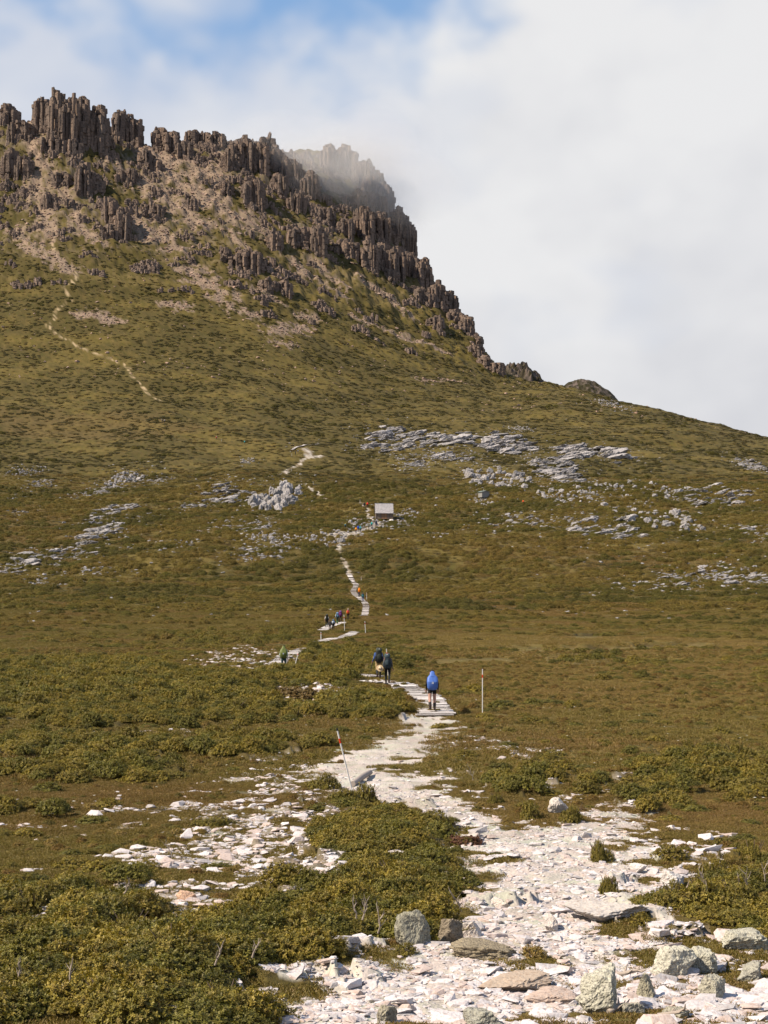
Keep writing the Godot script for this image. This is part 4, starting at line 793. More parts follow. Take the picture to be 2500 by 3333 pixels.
const BUTTRESSES := [
	[-276, 1028, 9.3, 16, 362.6], [-243.4, 993.4, 9.8, 16, 355.5], [-228.8, 973.6, 9.9, 16, 356.7], [-218.9, 972.7, 9.3, 16, 355.1], [-210.5, 977.2, 9.6, 16, 352.3], [-200.4, 979.7, 11.6, 16, 347.1], [-254.9, 984.2, 14.6, 16, 335], [-255, 952.6, 10.2, 11.5, 304.7], [-244.1, 949.9, 10.2, 9.3, 299.2], [-229.2, 967.9, 12.7, 10.8, 320.6], [-216.1, 968.1, 13.5, 6.6, 314.5], [-194.6, 1036, 9.4, 16, 362.8], [-185.9, 1040, 9.4, 16, 358.9], [-166.4, 1044, 10.3, 16, 352.5], [-154.4, 1024, 7.6, 16, 343.2], [-144.6, 1017.2, 8.4, 16, 332.5], [-144.9, 1056, 8.7, 16, 352.9], [-136.3, 1060, 9.6, 16, 351.6], [-125.8, 1053.7, 9.9, 16, 350.4], [-108.6, 1009.7, 8.3, 16, 330.9], [-100.5, 1015.4, 9.2, 16, 337.3], [-90.8, 1019.1, 10.9, 16, 333.9], [-112.6, 1007.6, 6.6, 15.7, 320.9], [-87.9, 1049.9, 13.8, 16, 347.4], [-79.2, 1038.1, 15.4, 16, 331.4], [-68.5, 1031.5, 15.3, 28, 326.1], [-54.7, 1027.3, 11.8, 25.5, 315.4], [-43.3, 1100.8, 10.9, 16, 356.7], [-30.9, 1111.8, 14.6, 16, 360.5], [-17, 1102.4, 12.7, 16, 345.2], [-6.6, 1106.8, 11.8, 16, 338.2], [-15.6, 1066, 31.6, 13.7, 307.5], [-200.9, 932.2, 8.9, 15.1, 291.6], [-192.9, 934.3, 8, 11.6, 283.4], [-216, 941.5, 10.8, 5.6, 283.8], [-178.6, 908.9, 7.5, 15.1, 261.6], [-167.8, 893.3, 8.1, 19.6, 252.5], [-176.8, 960.3, 12.6, 8.7, 293.5], [-154.2, 929, 15.3, 8.9, 260.9], [-160.1, 988.7, 8.1, 7.5, 306.6], [-168.1, 985.8, 7.3, 15.7, 314.9], [-109.4, 972.1, 8, 9.8, 287.7], [-90.9, 970.9, 12.8, 19, 293.3], [-75.6, 1006.5, 10.8, 14.3, 304.2], [-72.4, 923.5, 9.9, 12.6, 241.9], [-58, 943.4, 14, 13.7, 248.9], [-47, 940.7, 13.9, 22.4, 252.1], [-86.3, 883.6, 18.9, 11.3, 218], [-101.4, 888, 7.3, 7.6, 219.7], [-71.4, 860.7, 9.9, 8.6, 194.6], [-62.4, 863.8, 10, 10.2, 195], [-27.4, 959.3, 17.4, 12.5, 243.2], [-12.2, 1003.7, 8.3, 26.5, 279.8], [-62.9, 996.1, 11.5, 15, 287.9], [-253.4, 939.6, 6.2, 6, 278.6], [-219.5, 920.7, 9.1, 6.5, 264], [-209, 918, 10.6, 5, 258.3], [-174.1, 890.1, 8.8, 8.6, 235.2], [-13.8, 1110.7, 9.2, 16, 347.5], [-10.2, 1084, 12.8, 16, 327.5], [1.4, 1094.6, 10.4, 16, 325.4], [11.3, 1057.1, 10, 16, 296.6], [18.9, 1058.8, 10, 16, 286.9], [-14.9, 1007.1, 13.1, 28, 286.1], [-2.4, 1022.8, 12.1, 26.4, 285], [-9.6, 959.4, 10.2, 24.4, 247.5], [-0.8, 974.6, 9.8, 22.8, 249.7], [8.8, 981.3, 10.5, 24.5, 247], [19, 997.5, 9.5, 28, 248.2], [27.7, 991.5, 10.6, 16, 240.3], [37.1, 968.3, 9.8, 16, 219.6], [46.6, 985.1, 7.8, 16, 216.2], [48.8, 956.5, 9.1, 16, 196.2], [55.9, 947.1, 8.4, 16, 189.7], [60.8, 932.6, 6.6, 16, 172.8], [25.7, 962.2, 8, 13.7, 211.9], [32.6, 963.8, 8, 13.5, 207.6], [5.2, 964.6, 8, 10, 224.3], [33.8, 919.7, 8.7, 14.5, 184.1], [58.7, 899.6, 8.5, 17.6, 161.1], [63.6, 879.6, 8.3, 23.6, 151.2], [70.4, 876.3, 7.8, 16, 146.2], [-26.3, 967.4, 13.8, 10.9, 246.1], [-18.7, 1054.8, 10, 18, 306.7], [-42.6, 1000, 11.8, 13.4, 277.7], [-27, 994.4, 9.4, 15.8, 269.6],
]  # x, distance, width, depth, height of the top
const WALKS := [
	[1.35, 2.18, 58.64, 2.18, 61.69, 2.18, 66.19, 1.78, 72.09, 1.09, 76.59, 0.12, 79.2, -0.88, 80.85],
	[1.1, -7.09, 92.73, -7.81, 103.62, -7.85, 111.23, -7.41, 115.45, -7.32, 122.37, -7.27, 128.11],
	[1.2, -6.75, 143.72, -5.88, 148.87, -4.54, 156.29, -4.01, 168.55, -3.59, 178.64],
	[1.2, -8.11, 185.7, -7.81, 198.68, -6.94, 203.65, -6.04, 209.68],
	[1.15, -3.06, 226.23, -3.15, 240.48, -3.18, 251.36, -3.45, 258.76, -4.56, 270.94, -5.69, 280.21, -6.35, 287.75, -6.24, 294.42, -6.09, 299.77, -6, 305.39, -6.92, 310.5, -7.36, 315.15, -8, 318.41],
	[1.3, -37.35, 570.02, -34.62, 576.48, -31.79, 582.18, -28.82, 586.43, -27.23, 588.21],
	[0.8, -1.73, 87.87, -1.14, 86.89, -0.37, 84.99],
]
const PEOPLE := {
	"blue": [2.06, 60.13],
	"navy": [-0.32, 81.99],
	"black": [0.2, 77.1],
	"green": [-6.53, 91.65],
	"white": [-7.86, 193.45],
	"grey": [-7.19, 186.98],
	"bluehat": [-6.74, 186.98],
	"bluepack": [-6.81, 205.19],
	"purple": [-6.48, 208.94],
	"orangepack": [-5.55, 217.21],
	"teal": [-3.95, 262.01],
	"orangetop": [-4.85, 274.1],
	"dark": [-5.86, 418.91],
	"red": [-4.94, 418.91],
	"yellowhat": [-10.33, 375.46],
	"orange": [-7.19, 361.61],
	"royal": [-6.72, 366.25],
	"sky": [-6.17, 366.86],
	"turquoise": [-3.33, 381.59],
	"olive": [-4.05, 378.03],
	"charcoal": [-2.18, 383.36],
	"toilet": [42.21, 426.68],
	"whitehat": [-70.4, 591.53],
	"aqua": [-57.62, 582.42],
	"high": [-98.1, 622.14],
	"higher": [-96.93, 621.64],
	"stepa": [-34.48, 563.84],
	"stepb": [-35.36, 562.19],
}
const POLES := [
	[-0.77, 35.73, 1.72, -0.42], [4.2, 59.98, 1.87, 0], [0.26, 85.93, 1.69, -0.11], [-6.23, 97.71, 1.15, 0.3], [-6.59, 147.11, 0.96, 0], [-5.06, 180.96, 2.17, -0.08], [-2.25, 171.81, 1.54, -0.08], [-3.27, 267.72, 1.46, -0.06], [-4.99, 308.83, 1.35, 0], [-36.52, 557.46, 1.46, 0], [-33.71, 512.8, 1.01, 0], [-24.01, 478.11, 1.36, -0.1], [-13.19, 440.82, 0.96, -0.1], [-7.33, 430.45, 0.85, 0], [31.62, 489.18, 1.39, 0], [-67.93, 589.14, 1.16, -0.26],
]  # x, distance, height, lean
const BOULDERS := [
	[0.42, 16.76, 0.44, 0.49], [0.75, 17.09, 0.41, 0.42], [1.11, 17.55, 0.35, 0.27], [1.23, 16.08, 0.74, 0.2], [2.92, 18.34, 1.08, 0.25], [2.08, 13.44, 0.56, 0.48], [3.14, 15.3, 0.5, 0.37], [3.51, 15.52, 0.29, 0.31], [4.21, 16.48, 0.61, 0.23], [1.33, 14.55, 0.7, 0.17], [1.65, 14.02, 0.49, 0.14], [0.04, 12.93, 0.17, 0.2], [0.9, 12.81, 0.39, 0.18], [4.64, 22.49, 0.49, 0.28], [4.28, 23.77, 0.29, 0.17], [4.06, 32.32, 0.44, 0.4], [2.16, 17.97, 0.26, 0.24], [1.62, 20.08, 0.44, 0.22], [-2.97, 20.95, 0.28, 0.17], [1.24, 22.62, 0.3, 0.15], [2.66, 14.17, 0.19, 0.28], [3.34, 14.17, 0.31, 0.25], [3.96, 15.11, 0.3, 0.2], [2.37, 13.41, 0.21, 0.15], [2.75, 13.26, 0.26, 0.14],
]
const SHRUBS := [
	[3.22, 31.39, 0.72, 0.58], [4.16, 30.85, 0.77, 0.54], [3.79, 24.86, 0.57, 0.46], [3.38, 21.32, 0.37, 0.42], [2.79, 34.52, 0.6, 0.38], [-1.57, 36.97, 1.05, 0.57], [-3.74, 30.59, 1.14, 0.33], [-0.45, 34.52, 1.06, 0.6], [0.53, 30.06, 0.72, 0.39], [-7.63, 49.2, 1.18, 0.64], [-4.11, 48.2, 1.58, 0.63], [-9.9, 47.72, 1.46, 0.63], [9.46, 43.77, 1.05, 0.67], [10.8, 43, 1.22, 0.75], [7.55, 37.6, 0.74, 0.49], [-14.91, 60.43, 1.85, 0.92], [-11.54, 63.69, 1.81, 0.97], [-8.26, 62.02, 1.76, 0.95], [-6.31, 58.93, 1.8, 0.77], [-17.78, 81.42, 2.13, 1.07], [-1.8, 58.93, 1.54, 0.64], [0, 58.21, 1.4, 0.51], [-3.64, 57.51, 0.75, 0.5], [5.19, 22.62, 0.74, 0.54], [6.52, 24.86, 0.81, 0.6], [4.06, 19.59, 0.6, 0.47], [4.79, 19.07, 0.71, 0.5], [-4.84, 19.59, 0.86, 0.47], [-3.2, 17.66, 0.81, 0.46], [-1.96, 18.34, 0.76, 0.4], [-0.73, 19.59, 0.73, 0.43], [0.14, 21.63, 0.71, 0.47], [0.56, 19.59, 0.56, 0.39], [-1.23, 16.12, 0.7, 0.39], [-2.28, 15.11, 0.76, 0.43], [-3.46, 15.11, 0.76, 0.43], [-1.52, 13.41, 0.64, 0.35], [-2.55, 12.96, 0.65, 0.34],
]
const SPOTS := {
	"hut": [0, 399.56],
	"toilet": [32.05, 451.59],
	"sign": [-37.43, 575.17],
	"log_a": [-0.4, 40.31],
	"log_b": [-0.84, 37.86],
	"tussock": [1.55, 27.31],
	"hummock": [-4.33, 68.3],
}
const BRANCHES := [
	[5.06, 19.46, 0.3], [5.53, 20.42, 0.22], [4.9, 19.86, 0.2], [4.32, 18.82, 0.21], [4.08, 19.07, 0.19], [0.99, 18.1, 0.24], [-0.26, 16.85, 0.22], [-0.07, 16.3, 0.25], [-1.72, 14.32, 0.19], [-1.4, 14.95, 0.16], [-3.49, 18.82, 0.18], [2.38, 37.6, 0.33], [2.58, 13.26, 0.2], [2.53, 15.27, 0.2], [-0.34, 17.25, 0.19], [-3.57, 23.69, 0.21], [2.14, 13.41, 0.18], [4.89, 21.32, 0.23], [-3.56, 13.71, 0.16], [-2.99, 13.41, 0.15],
]

# ===================================================================== the land
# One sheet: rows at growing distances, columns on lines that fan out from a point 12 m behind the eye.
const APEX := 12.0
const STEP := 0.0095
const FIRST := 5.0
const LAST := 1400.0
const LEAD := 24
const TAIL := 12
const MAIN := 480
const SIDE := 24
const SPREAD := 0.33
var rows := 0
var cols := 0
var row_d := PackedFloat32Array()
var col_s := PackedFloat32Array()
var H := PackedFloat32Array()
var W := {}

func warp(d: float) -> float:
	return (log(d) + d / 400.0) / STEP

func row_of(d: float) -> float:
	if d < FIRST:
		return (d + APEX - 0.4) / (FIRST + APEX - 0.4) * LEAD
	return LEAD + warp(minf(d, LAST)) - warp(FIRST)

func col_of(x: float, d: float) -> float:
	return SIDE + (x / maxf(d + APEX, 0.4) / SPREAD * 0.5 + 0.5) * MAIN

func ground(x: float, d: float) -> float:
	var r := clampf(row_of(d), 0.0, rows - 2.001)
	var c := clampf(col_of(x, d), 0.0, cols - 2.001)
	var j := int(r)
	var i := int(c)
	var k := j * cols + i
	var t := c - i
	return lerpf(lerpf(H[k], H[k + 1], t), lerpf(H[k + cols], H[k + cols + 1], t), r - j)

func P(x: float, d: float, up := 0.0) -> Vector3:
	return Vector3(x, ground(x, d) + up, -d)

func slope_up(x: float, d: float) -> Vector3:
	var e := 0.4 + d * 0.004
	return Vector3(ground(x - e, d) - ground(x + e, d), 2.0 * e, ground(x, d + e) - ground(x, d - e)).normalized()

func at_cell(x: float, d: float) -> int:
	return clampi(int(row_of(d) + 0.5), 0, rows - 1) * cols + clampi(int(col_of(x, d) + 0.5), 0, cols - 1)

func cubic(a: float, b: float, c: float, d: float, t: float) -> float:
	return 0.5 * (2.0 * b + (c - a) * t + (2.0 * a - 5.0 * b + 4.0 * c - d) * t * t + (3.0 * b - a - 3.0 * c + d) * t * t * t)

func stamp_area(channel: String, flat: Array, ragged: float) -> void:
	var pg := PackedVector2Array()
	var lo := Vector2(1e9, 1e9)
	var hi := Vector2(-1e9, -1e9)
	for k in range(0, flat.size(), 2):
		var p := Vector2(flat[k], flat[k + 1])
		pg.append(p)
		lo = lo.min(p); hi = hi.max(p)
	var scale := sqrt(lo.y * 0.5 + 10.0) * 0.25 * ragged
	lo.y -= scale * 2.0; hi.y += scale * 2.0
	var a: PackedFloat32Array = W[channel]
	for j in range(maxi(int(row_of(lo.y)), 0), mini(int(row_of(hi.y)) + 2, rows)):
		var d := row_d[j]
		var i0 := clampi(int(minf(col_of(lo.x - scale * 2.0, d), col_of(lo.x, d))), 0, cols - 1)
		var i1 := clampi(int(maxf(col_of(hi.x + scale * 2.0, d), col_of(hi.x, d))) + 1, 0, cols)
		for i in range(i0, i1):
			var x := col_s[i] * (d + APEX)
			var f := 0.55 / maxf(scale, 0.2)
			var q := Vector2(x + noise_b.get_noise_2d(x * f, d * f) * scale * 2.2, d + noise_b.get_noise_2d(x * f + 50.0, d * f) * scale * 2.2)
			if Geometry2D.is_point_in_polygon(q, pg):
				a[j * cols + i] = 1.0
	W[channel] = a

func stamp_line(channel: String, flat: Array, ragged := 0.5) -> void:
	var a: PackedFloat32Array = W[channel]
	var half: float = flat[0] * 0.5
	for k in range(1, flat.size() - 2, 2):
		var p := Vector2(flat[k], flat[k + 1])
		var q := Vector2(flat[k + 2], flat[k + 3])
		var lo := p.min(q) - Vector2.ONE * half * 2.2
		var hi := p.max(q) + Vector2.ONE * half * 2.2
		for j in range(maxi(int(row_of(lo.y)), 0), mini(int(row_of(hi.y)) + 2, rows)):
			var d := row_d[j]
			var i0 := clampi(int(col_of(lo.x, d)), 0, cols - 1)
			var i1 := clampi(int(col_of(hi.x, d)) + 2, 0, cols)
			for i in range(i0, i1):
				var x := col_s[i] * (d + APEX)
				var e := Vector2(x, d).distance_to(Geometry2D.get_closest_point_to_segment(Vector2(x, d), p, q))
				var wide := half * (1.0 + ragged * 1.6 * noise_b.get_noise_2d(x * 0.9 / half + 7.0, d * 0.9 / half))
				if e < wide:
					var at := j * cols + i
					a[at] = maxf(a[at], clampf((wide - e) / (half * 0.4), 0.0, 1.0))
	W[channel] = a

func build_land() -> void:
	# the lines of the sheet
	for j in LEAD:
		row_d.append(-APEX + 0.4 + (FIRST + APEX - 0.4) * j / LEAD)
	var w0 := warp(FIRST)
	var count := int(warp(LAST) - w0)
	var d := FIRST
	for j in count:
		var want := w0 + j
		for k in 6:
			d -= (warp(d) - want) * STEP / (1.0 / d + 1.0 / 400.0)
		row_d.append(d)
	for j in TAIL:
		row_d.append(LAST * pow(3.2, float(j + 1) / TAIL))
	rows = row_d.size()
	for i in SIDE:
		col_s.append(-SPREAD * pow(9.0, float(SIDE - i) / SIDE))
	for i in MAIN + 1:
		col_s.append(lerpf(-SPREAD, SPREAD, float(i) / MAIN))
	for i in SIDE:
		col_s.append(SPREAD * pow(9.0, float(i + 1) / SIDE))
	cols = col_s.size()
	H.resize(rows * cols)
	for key in ["gravel", "stone", "shrub", "dirt", "pale", "talus", "track", "summit", "gully"]:
		var a := PackedFloat32Array()
		a.resize(rows * cols)
		W[key] = a
	for q in GRAVEL_AREAS: stamp_area("gravel", q, 0.7)
	for q in STONE_AREAS: stamp_area("stone", q, 1.3)
	for q in SHRUB_AREAS: stamp_area("shrub", q, 1.0)
	for q in DIRT_AREAS: stamp_area("dirt", q, 1.5)
	for q in PALE_AREAS: stamp_area("pale", q, 1.5)
	for q in TALUS_LINES: stamp_line("talus", q, 1.1)
	for q in TRACK_LINES: stamp_line("track", q, 0.6)
	for q in SUMMIT_TRACK_LINES: stamp_line("summit", q, 0.8)
	for q in GULLY_LINES: stamp_line("gully", q, 0.3)
	# heights
	var nu := HEIGHTS.size()
	var ns: int = HEIGHTS[0].size()
	var line := PackedFloat32Array()
	line.resize(ns)
	var gully: PackedFloat32Array = W.gully
	var shrub_at: PackedFloat32Array = W.shrub
	for j in rows:
		d = row_d[j]
		var u := sqrt(maxf(d + APEX, 0.0)) / 40.0 * (nu - 1)
		var ju := clampi(int(u), 1, nu - 3)
		var tu := clampf(u - ju, -1.0, 1.0)
		for i in ns:
			line[i] = cubic(HEIGHTS[ju - 1][i], HEIGHTS[ju][i], HEIGHTS[ju + 1][i], HEIGHTS[ju + 2][i], tu)
		if d > 1500.0:
			for i in ns:
				line[i] -= (d - 1500.0) * 0.1
		var far := smoothstep(240.0, 480.0, d)
		var steep := smoothstep(760.0, 950.0, d)
		var close := 1.0 - smoothstep(50.0, 110.0, d)
		for i in cols:
			var s := clampf((col_s[i] + 0.48) / 0.96 * (ns - 1), 1.0, ns - 2.001)
			var k := int(s)
			var x := col_s[i] * (d + APEX)
			var y := cubic(line[k - 1], line[k], line[k + 1], line[mini(k + 2, ns - 1)], s - k)
			y += noise_a.get_noise_2d(x / 70.0, d / 70.0) * (0.12 + 2.6 * far)
			y += noise_a.get_noise_2d(x / 9.0 + 30.0, d / 9.0) * (0.14 + 0.5 * far)
			y += noise_b.get_noise_2d(x / 1.6, d / 1.6) * (0.07 + 0.18 * far)
			if close > 0.0:
				y += noise_b.get_noise_2d(x / 0.35, d / 0.35 + 90.0) * 0.035 * close
			if steep > 0.0:
				y += (absf(noise_a.get_noise_2d(x / 16.0, d / 22.0 + 200.0)) * 7.0 - 2.0) * steep
			y -= gully[j * cols + i] * 0.8
			if shrub_at[j * cols + i] > 0.0 and d < 130.0:
				y += 0.06 + 0.24 * maxf(noise_b.get_noise_2d(x / 1.3 + 20.0, d / 1.3) + 0.25, 0.0) * (0.6 if d < 20.0 else 1.0)
			H[j * cols + i] = y
	# positions, colours, normals
	var v := PackedVector3Array()
	var n := PackedVector3Array()
	var c := PackedColorArray()
	v.resize(rows * cols); n.resize(rows * cols); c.resize(rows * cols)
	var gravel: PackedFloat32Array = W.gravel
	var stone: PackedFloat32Array = W.stone
	var shrub: PackedFloat32Array = W.shrub
	var dirt: PackedFloat32Array = W.dirt
	var pale: PackedFloat32Array = W.pale
	var talus: PackedFloat32Array = W.talus
	var track: PackedFloat32Array = W.track
	var summit: PackedFloat32Array = W.summit
	var green := Color(0.068, 0.060, 0.014)
	var olive := Color(0.130, 0.100, 0.026)
	var brown := Color(0.112, 0.081, 0.029)
	var straw := Color(0.190, 0.144, 0.050)
	var soil := Color(0.150, 0.104, 0.052)
	var sand := Color(0.565, 0.535, 0.55)
	var grit := Color(0.41, 0.372, 0.352)
	var peat := Color(0.035, 0.025, 0.018)
	var rubble := Color(0.175, 0.142, 0.122)
	var rusty := Color(0.47, 0.365, 0.25)
	for j in rows:
		d = row_d[j]
		for i in cols:
			var at := j * cols + i
			var x := col_s[i] * (d + APEX)
			v[at] = Vector3(x, H[at], -d)
			var il := maxi(i - 1, 0)
			var ir := mini(i + 1, cols - 1)
			var jl := maxi(j - 1, 0)
			var jr := mini(j + 1, rows - 1)
			var tx := Vector3((col_s[ir] - col_s[il]) * (d + APEX), H[j * cols + ir] - H[j * cols + il], 0)
			var tz := Vector3(col_s[i] * (row_d[jr] - row_d[jl]), H[jr * cols + i] - H[jl * cols + i], -(row_d[jr] - row_d[jl]))
			n[at] = tx.cross(tz).normalized()
			var a := noise_a.get_noise_2d(x / 26.0 + 9.0, d / 15.0)
			if d > 200.0:
				a = clampf(noise_a.get_noise_2d(x / 75.0 + 9.0, d / 34.0) * 1.5 + 0.5 * noise_a.get_noise_2d(x / 16.0, d / 10.0), -0.6, 0.6)
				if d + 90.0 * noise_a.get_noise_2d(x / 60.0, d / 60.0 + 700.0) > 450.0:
					a -= 0.40   # ground colour turns greener and darker beyond this ragged line
			var b := noise_b.get_noise_2d(x / 3.2, d / 2.4 + 40.0)
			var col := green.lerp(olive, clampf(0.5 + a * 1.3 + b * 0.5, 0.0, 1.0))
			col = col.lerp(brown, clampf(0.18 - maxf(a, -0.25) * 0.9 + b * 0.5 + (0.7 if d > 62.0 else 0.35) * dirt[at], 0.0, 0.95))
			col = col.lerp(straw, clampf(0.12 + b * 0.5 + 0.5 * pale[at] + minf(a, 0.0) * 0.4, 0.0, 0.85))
			if dirt[at] > 0.0 and d < 80.0:
				col = col.lerp(soil, clampf(0.05 + b * 0.9, 0.0, 0.7))
			if stone[at] > 0.0:
				col = col.lerp(grit, stone[at] * clampf(0.55 + b * 1.1 + a * 0.4, 0.1, 0.95))
			if gravel[at] > 0.0:
				col = col.lerp(sand.lerp(grit, clampf(0.25 + b * 0.6, 0.0, 0.8)), gravel[at] * clampf(0.95 + a * 0.3, 0.8, 1.0))
			if track[at] > 0.0:
				col = col.lerp(sand.lerp(soil, clampf(0.4 + b, 0.0, 0.9)), track[at])
			if summit[at] > 0.0:
				col = col.lerp(rusty, summit[at] * clampf(0.45 + b * 2.0, 0.0, 1.0))
			if gully[at] > 0.0:
				col = col.lerp(peat, gully[at] * 0.8)
			if d > 700.0:
				var bare := maxf(talus[at], clampf(0.42 + b * 1.6 + a * 1.2, 0.0, 1.0) * smoothstep(165.0, 265.0, H[at]) * 0.9)
				col = col.lerp(rubble, bare * clampf(0.85 + b * 0.6, 0.0, 1.0)).lerp(Color(0.30, 0.225, 0.185), talus[at] * clampf(0.75 + b * 0.7, 0.0, 1.0))
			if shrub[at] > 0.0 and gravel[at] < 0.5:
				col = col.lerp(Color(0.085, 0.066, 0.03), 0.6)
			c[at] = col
	var idx := PackedInt32Array()
	idx.resize((rows - 1) * (cols - 1) * 6)
	var w := 0
	for j in rows - 1:
		for i in cols - 1:
			var p := j * cols + i
			idx[w] = p; idx[w + 1] = p + cols; idx[w + 2] = p + 1
			idx[w + 3] = p + 1; idx[w + 4] = p + cols; idx[w + 5] = p + cols + 1
			w += 6
	var arr := []
	arr.resize(Mesh.ARRAY_MAX)
	arr[Mesh.ARRAY_VERTEX] = v
	arr[Mesh.ARRAY_NORMAL] = n
	arr[Mesh.ARRAY_COLOR] = c
	arr[Mesh.ARRAY_INDEX] = idx
	var m := ArrayMesh.new()
	m.add_surface_from_arrays(Mesh.PRIMITIVE_TRIANGLES, arr)
	var o := part("ground", m, M.ground, self)
	tag(o, "heath covered valley floor rising to the mountain slope", "ground", "", "structure")

func build_far_hills() -> void:
	# the next buttress of the range and a dark dome beyond the shoulder
	for q in [[150.0, 1430.0, 42.0, 227.0, 60.0, "far_ridge", "grey rocky ridge showing beyond the grassy shoulder", 1.0], [250.0, 1780.0, 62.0, 268.0, 90.0, "far_hill", "dark dome hill behind the rocky ridge", 0.0]]:
		var s := Shape.new()
		var nx := 70
		var ny := 40
		var g := []
		for j in ny + 1:
			var row := []
			for i in nx + 1:
				var u := lerpf(-1.6, 1.6, float(i) / nx)
				var t := lerpf(-1.0, 1.0, float(j) / ny)
				var prof := maxf(0.0, 1.0 - 0.5 * u * u) if q[7] == 0.0 else clampf(1.12 - 0.42 * absf(u + 0.35) - 0.3 * maxf(u - 0.55, 0.0), 0.0, 1.02)
				var x: float = q[0] + u * q[2]
				var d: float = q[1] + t * q[4]
				var crest := 1.0 - t * t
				var y: float = q[3] - 110.0 + 110.0 * prof * pow(maxf(crest, 0.0), 0.35 if q[7] > 0.0 else 0.8)
				y += noise_a.get_noise_2d(x / 14.0, d / 14.0) * (6.0 if q[7] > 0.0 else 3.0) + noise_b.get_noise_2d(x / 4.0, d / 4.0) * (5.0 if q[7] > 0.0 else 1.0)
				row.append(Vector3(x, y, -d))
			g.append(row)
		for j in ny:
			for i in nx:
				var mid: Vector3 = g[j][i]
				var b := noise_b.get_noise_2d(mid.x / 9.0, mid.z / 9.0)
				var rock := clampf((0.55 if q[7] > 0.0 else 0.25) + b * 1.5, 0.0, 1.0)
				var col := Color(0.045, 0.045, 0.018).lerp(Color(0.19, 0.172, 0.16), rock)
				s.quad(g[j][i], g[j][i + 1], g[j + 1][i + 1], g[j + 1][i], col, Vector3(0, 0.6, 0.8))
		var o := part(q[5], s.mesh(), M.scree, self)
		tag(o, q[6], "hill", "", "structure")

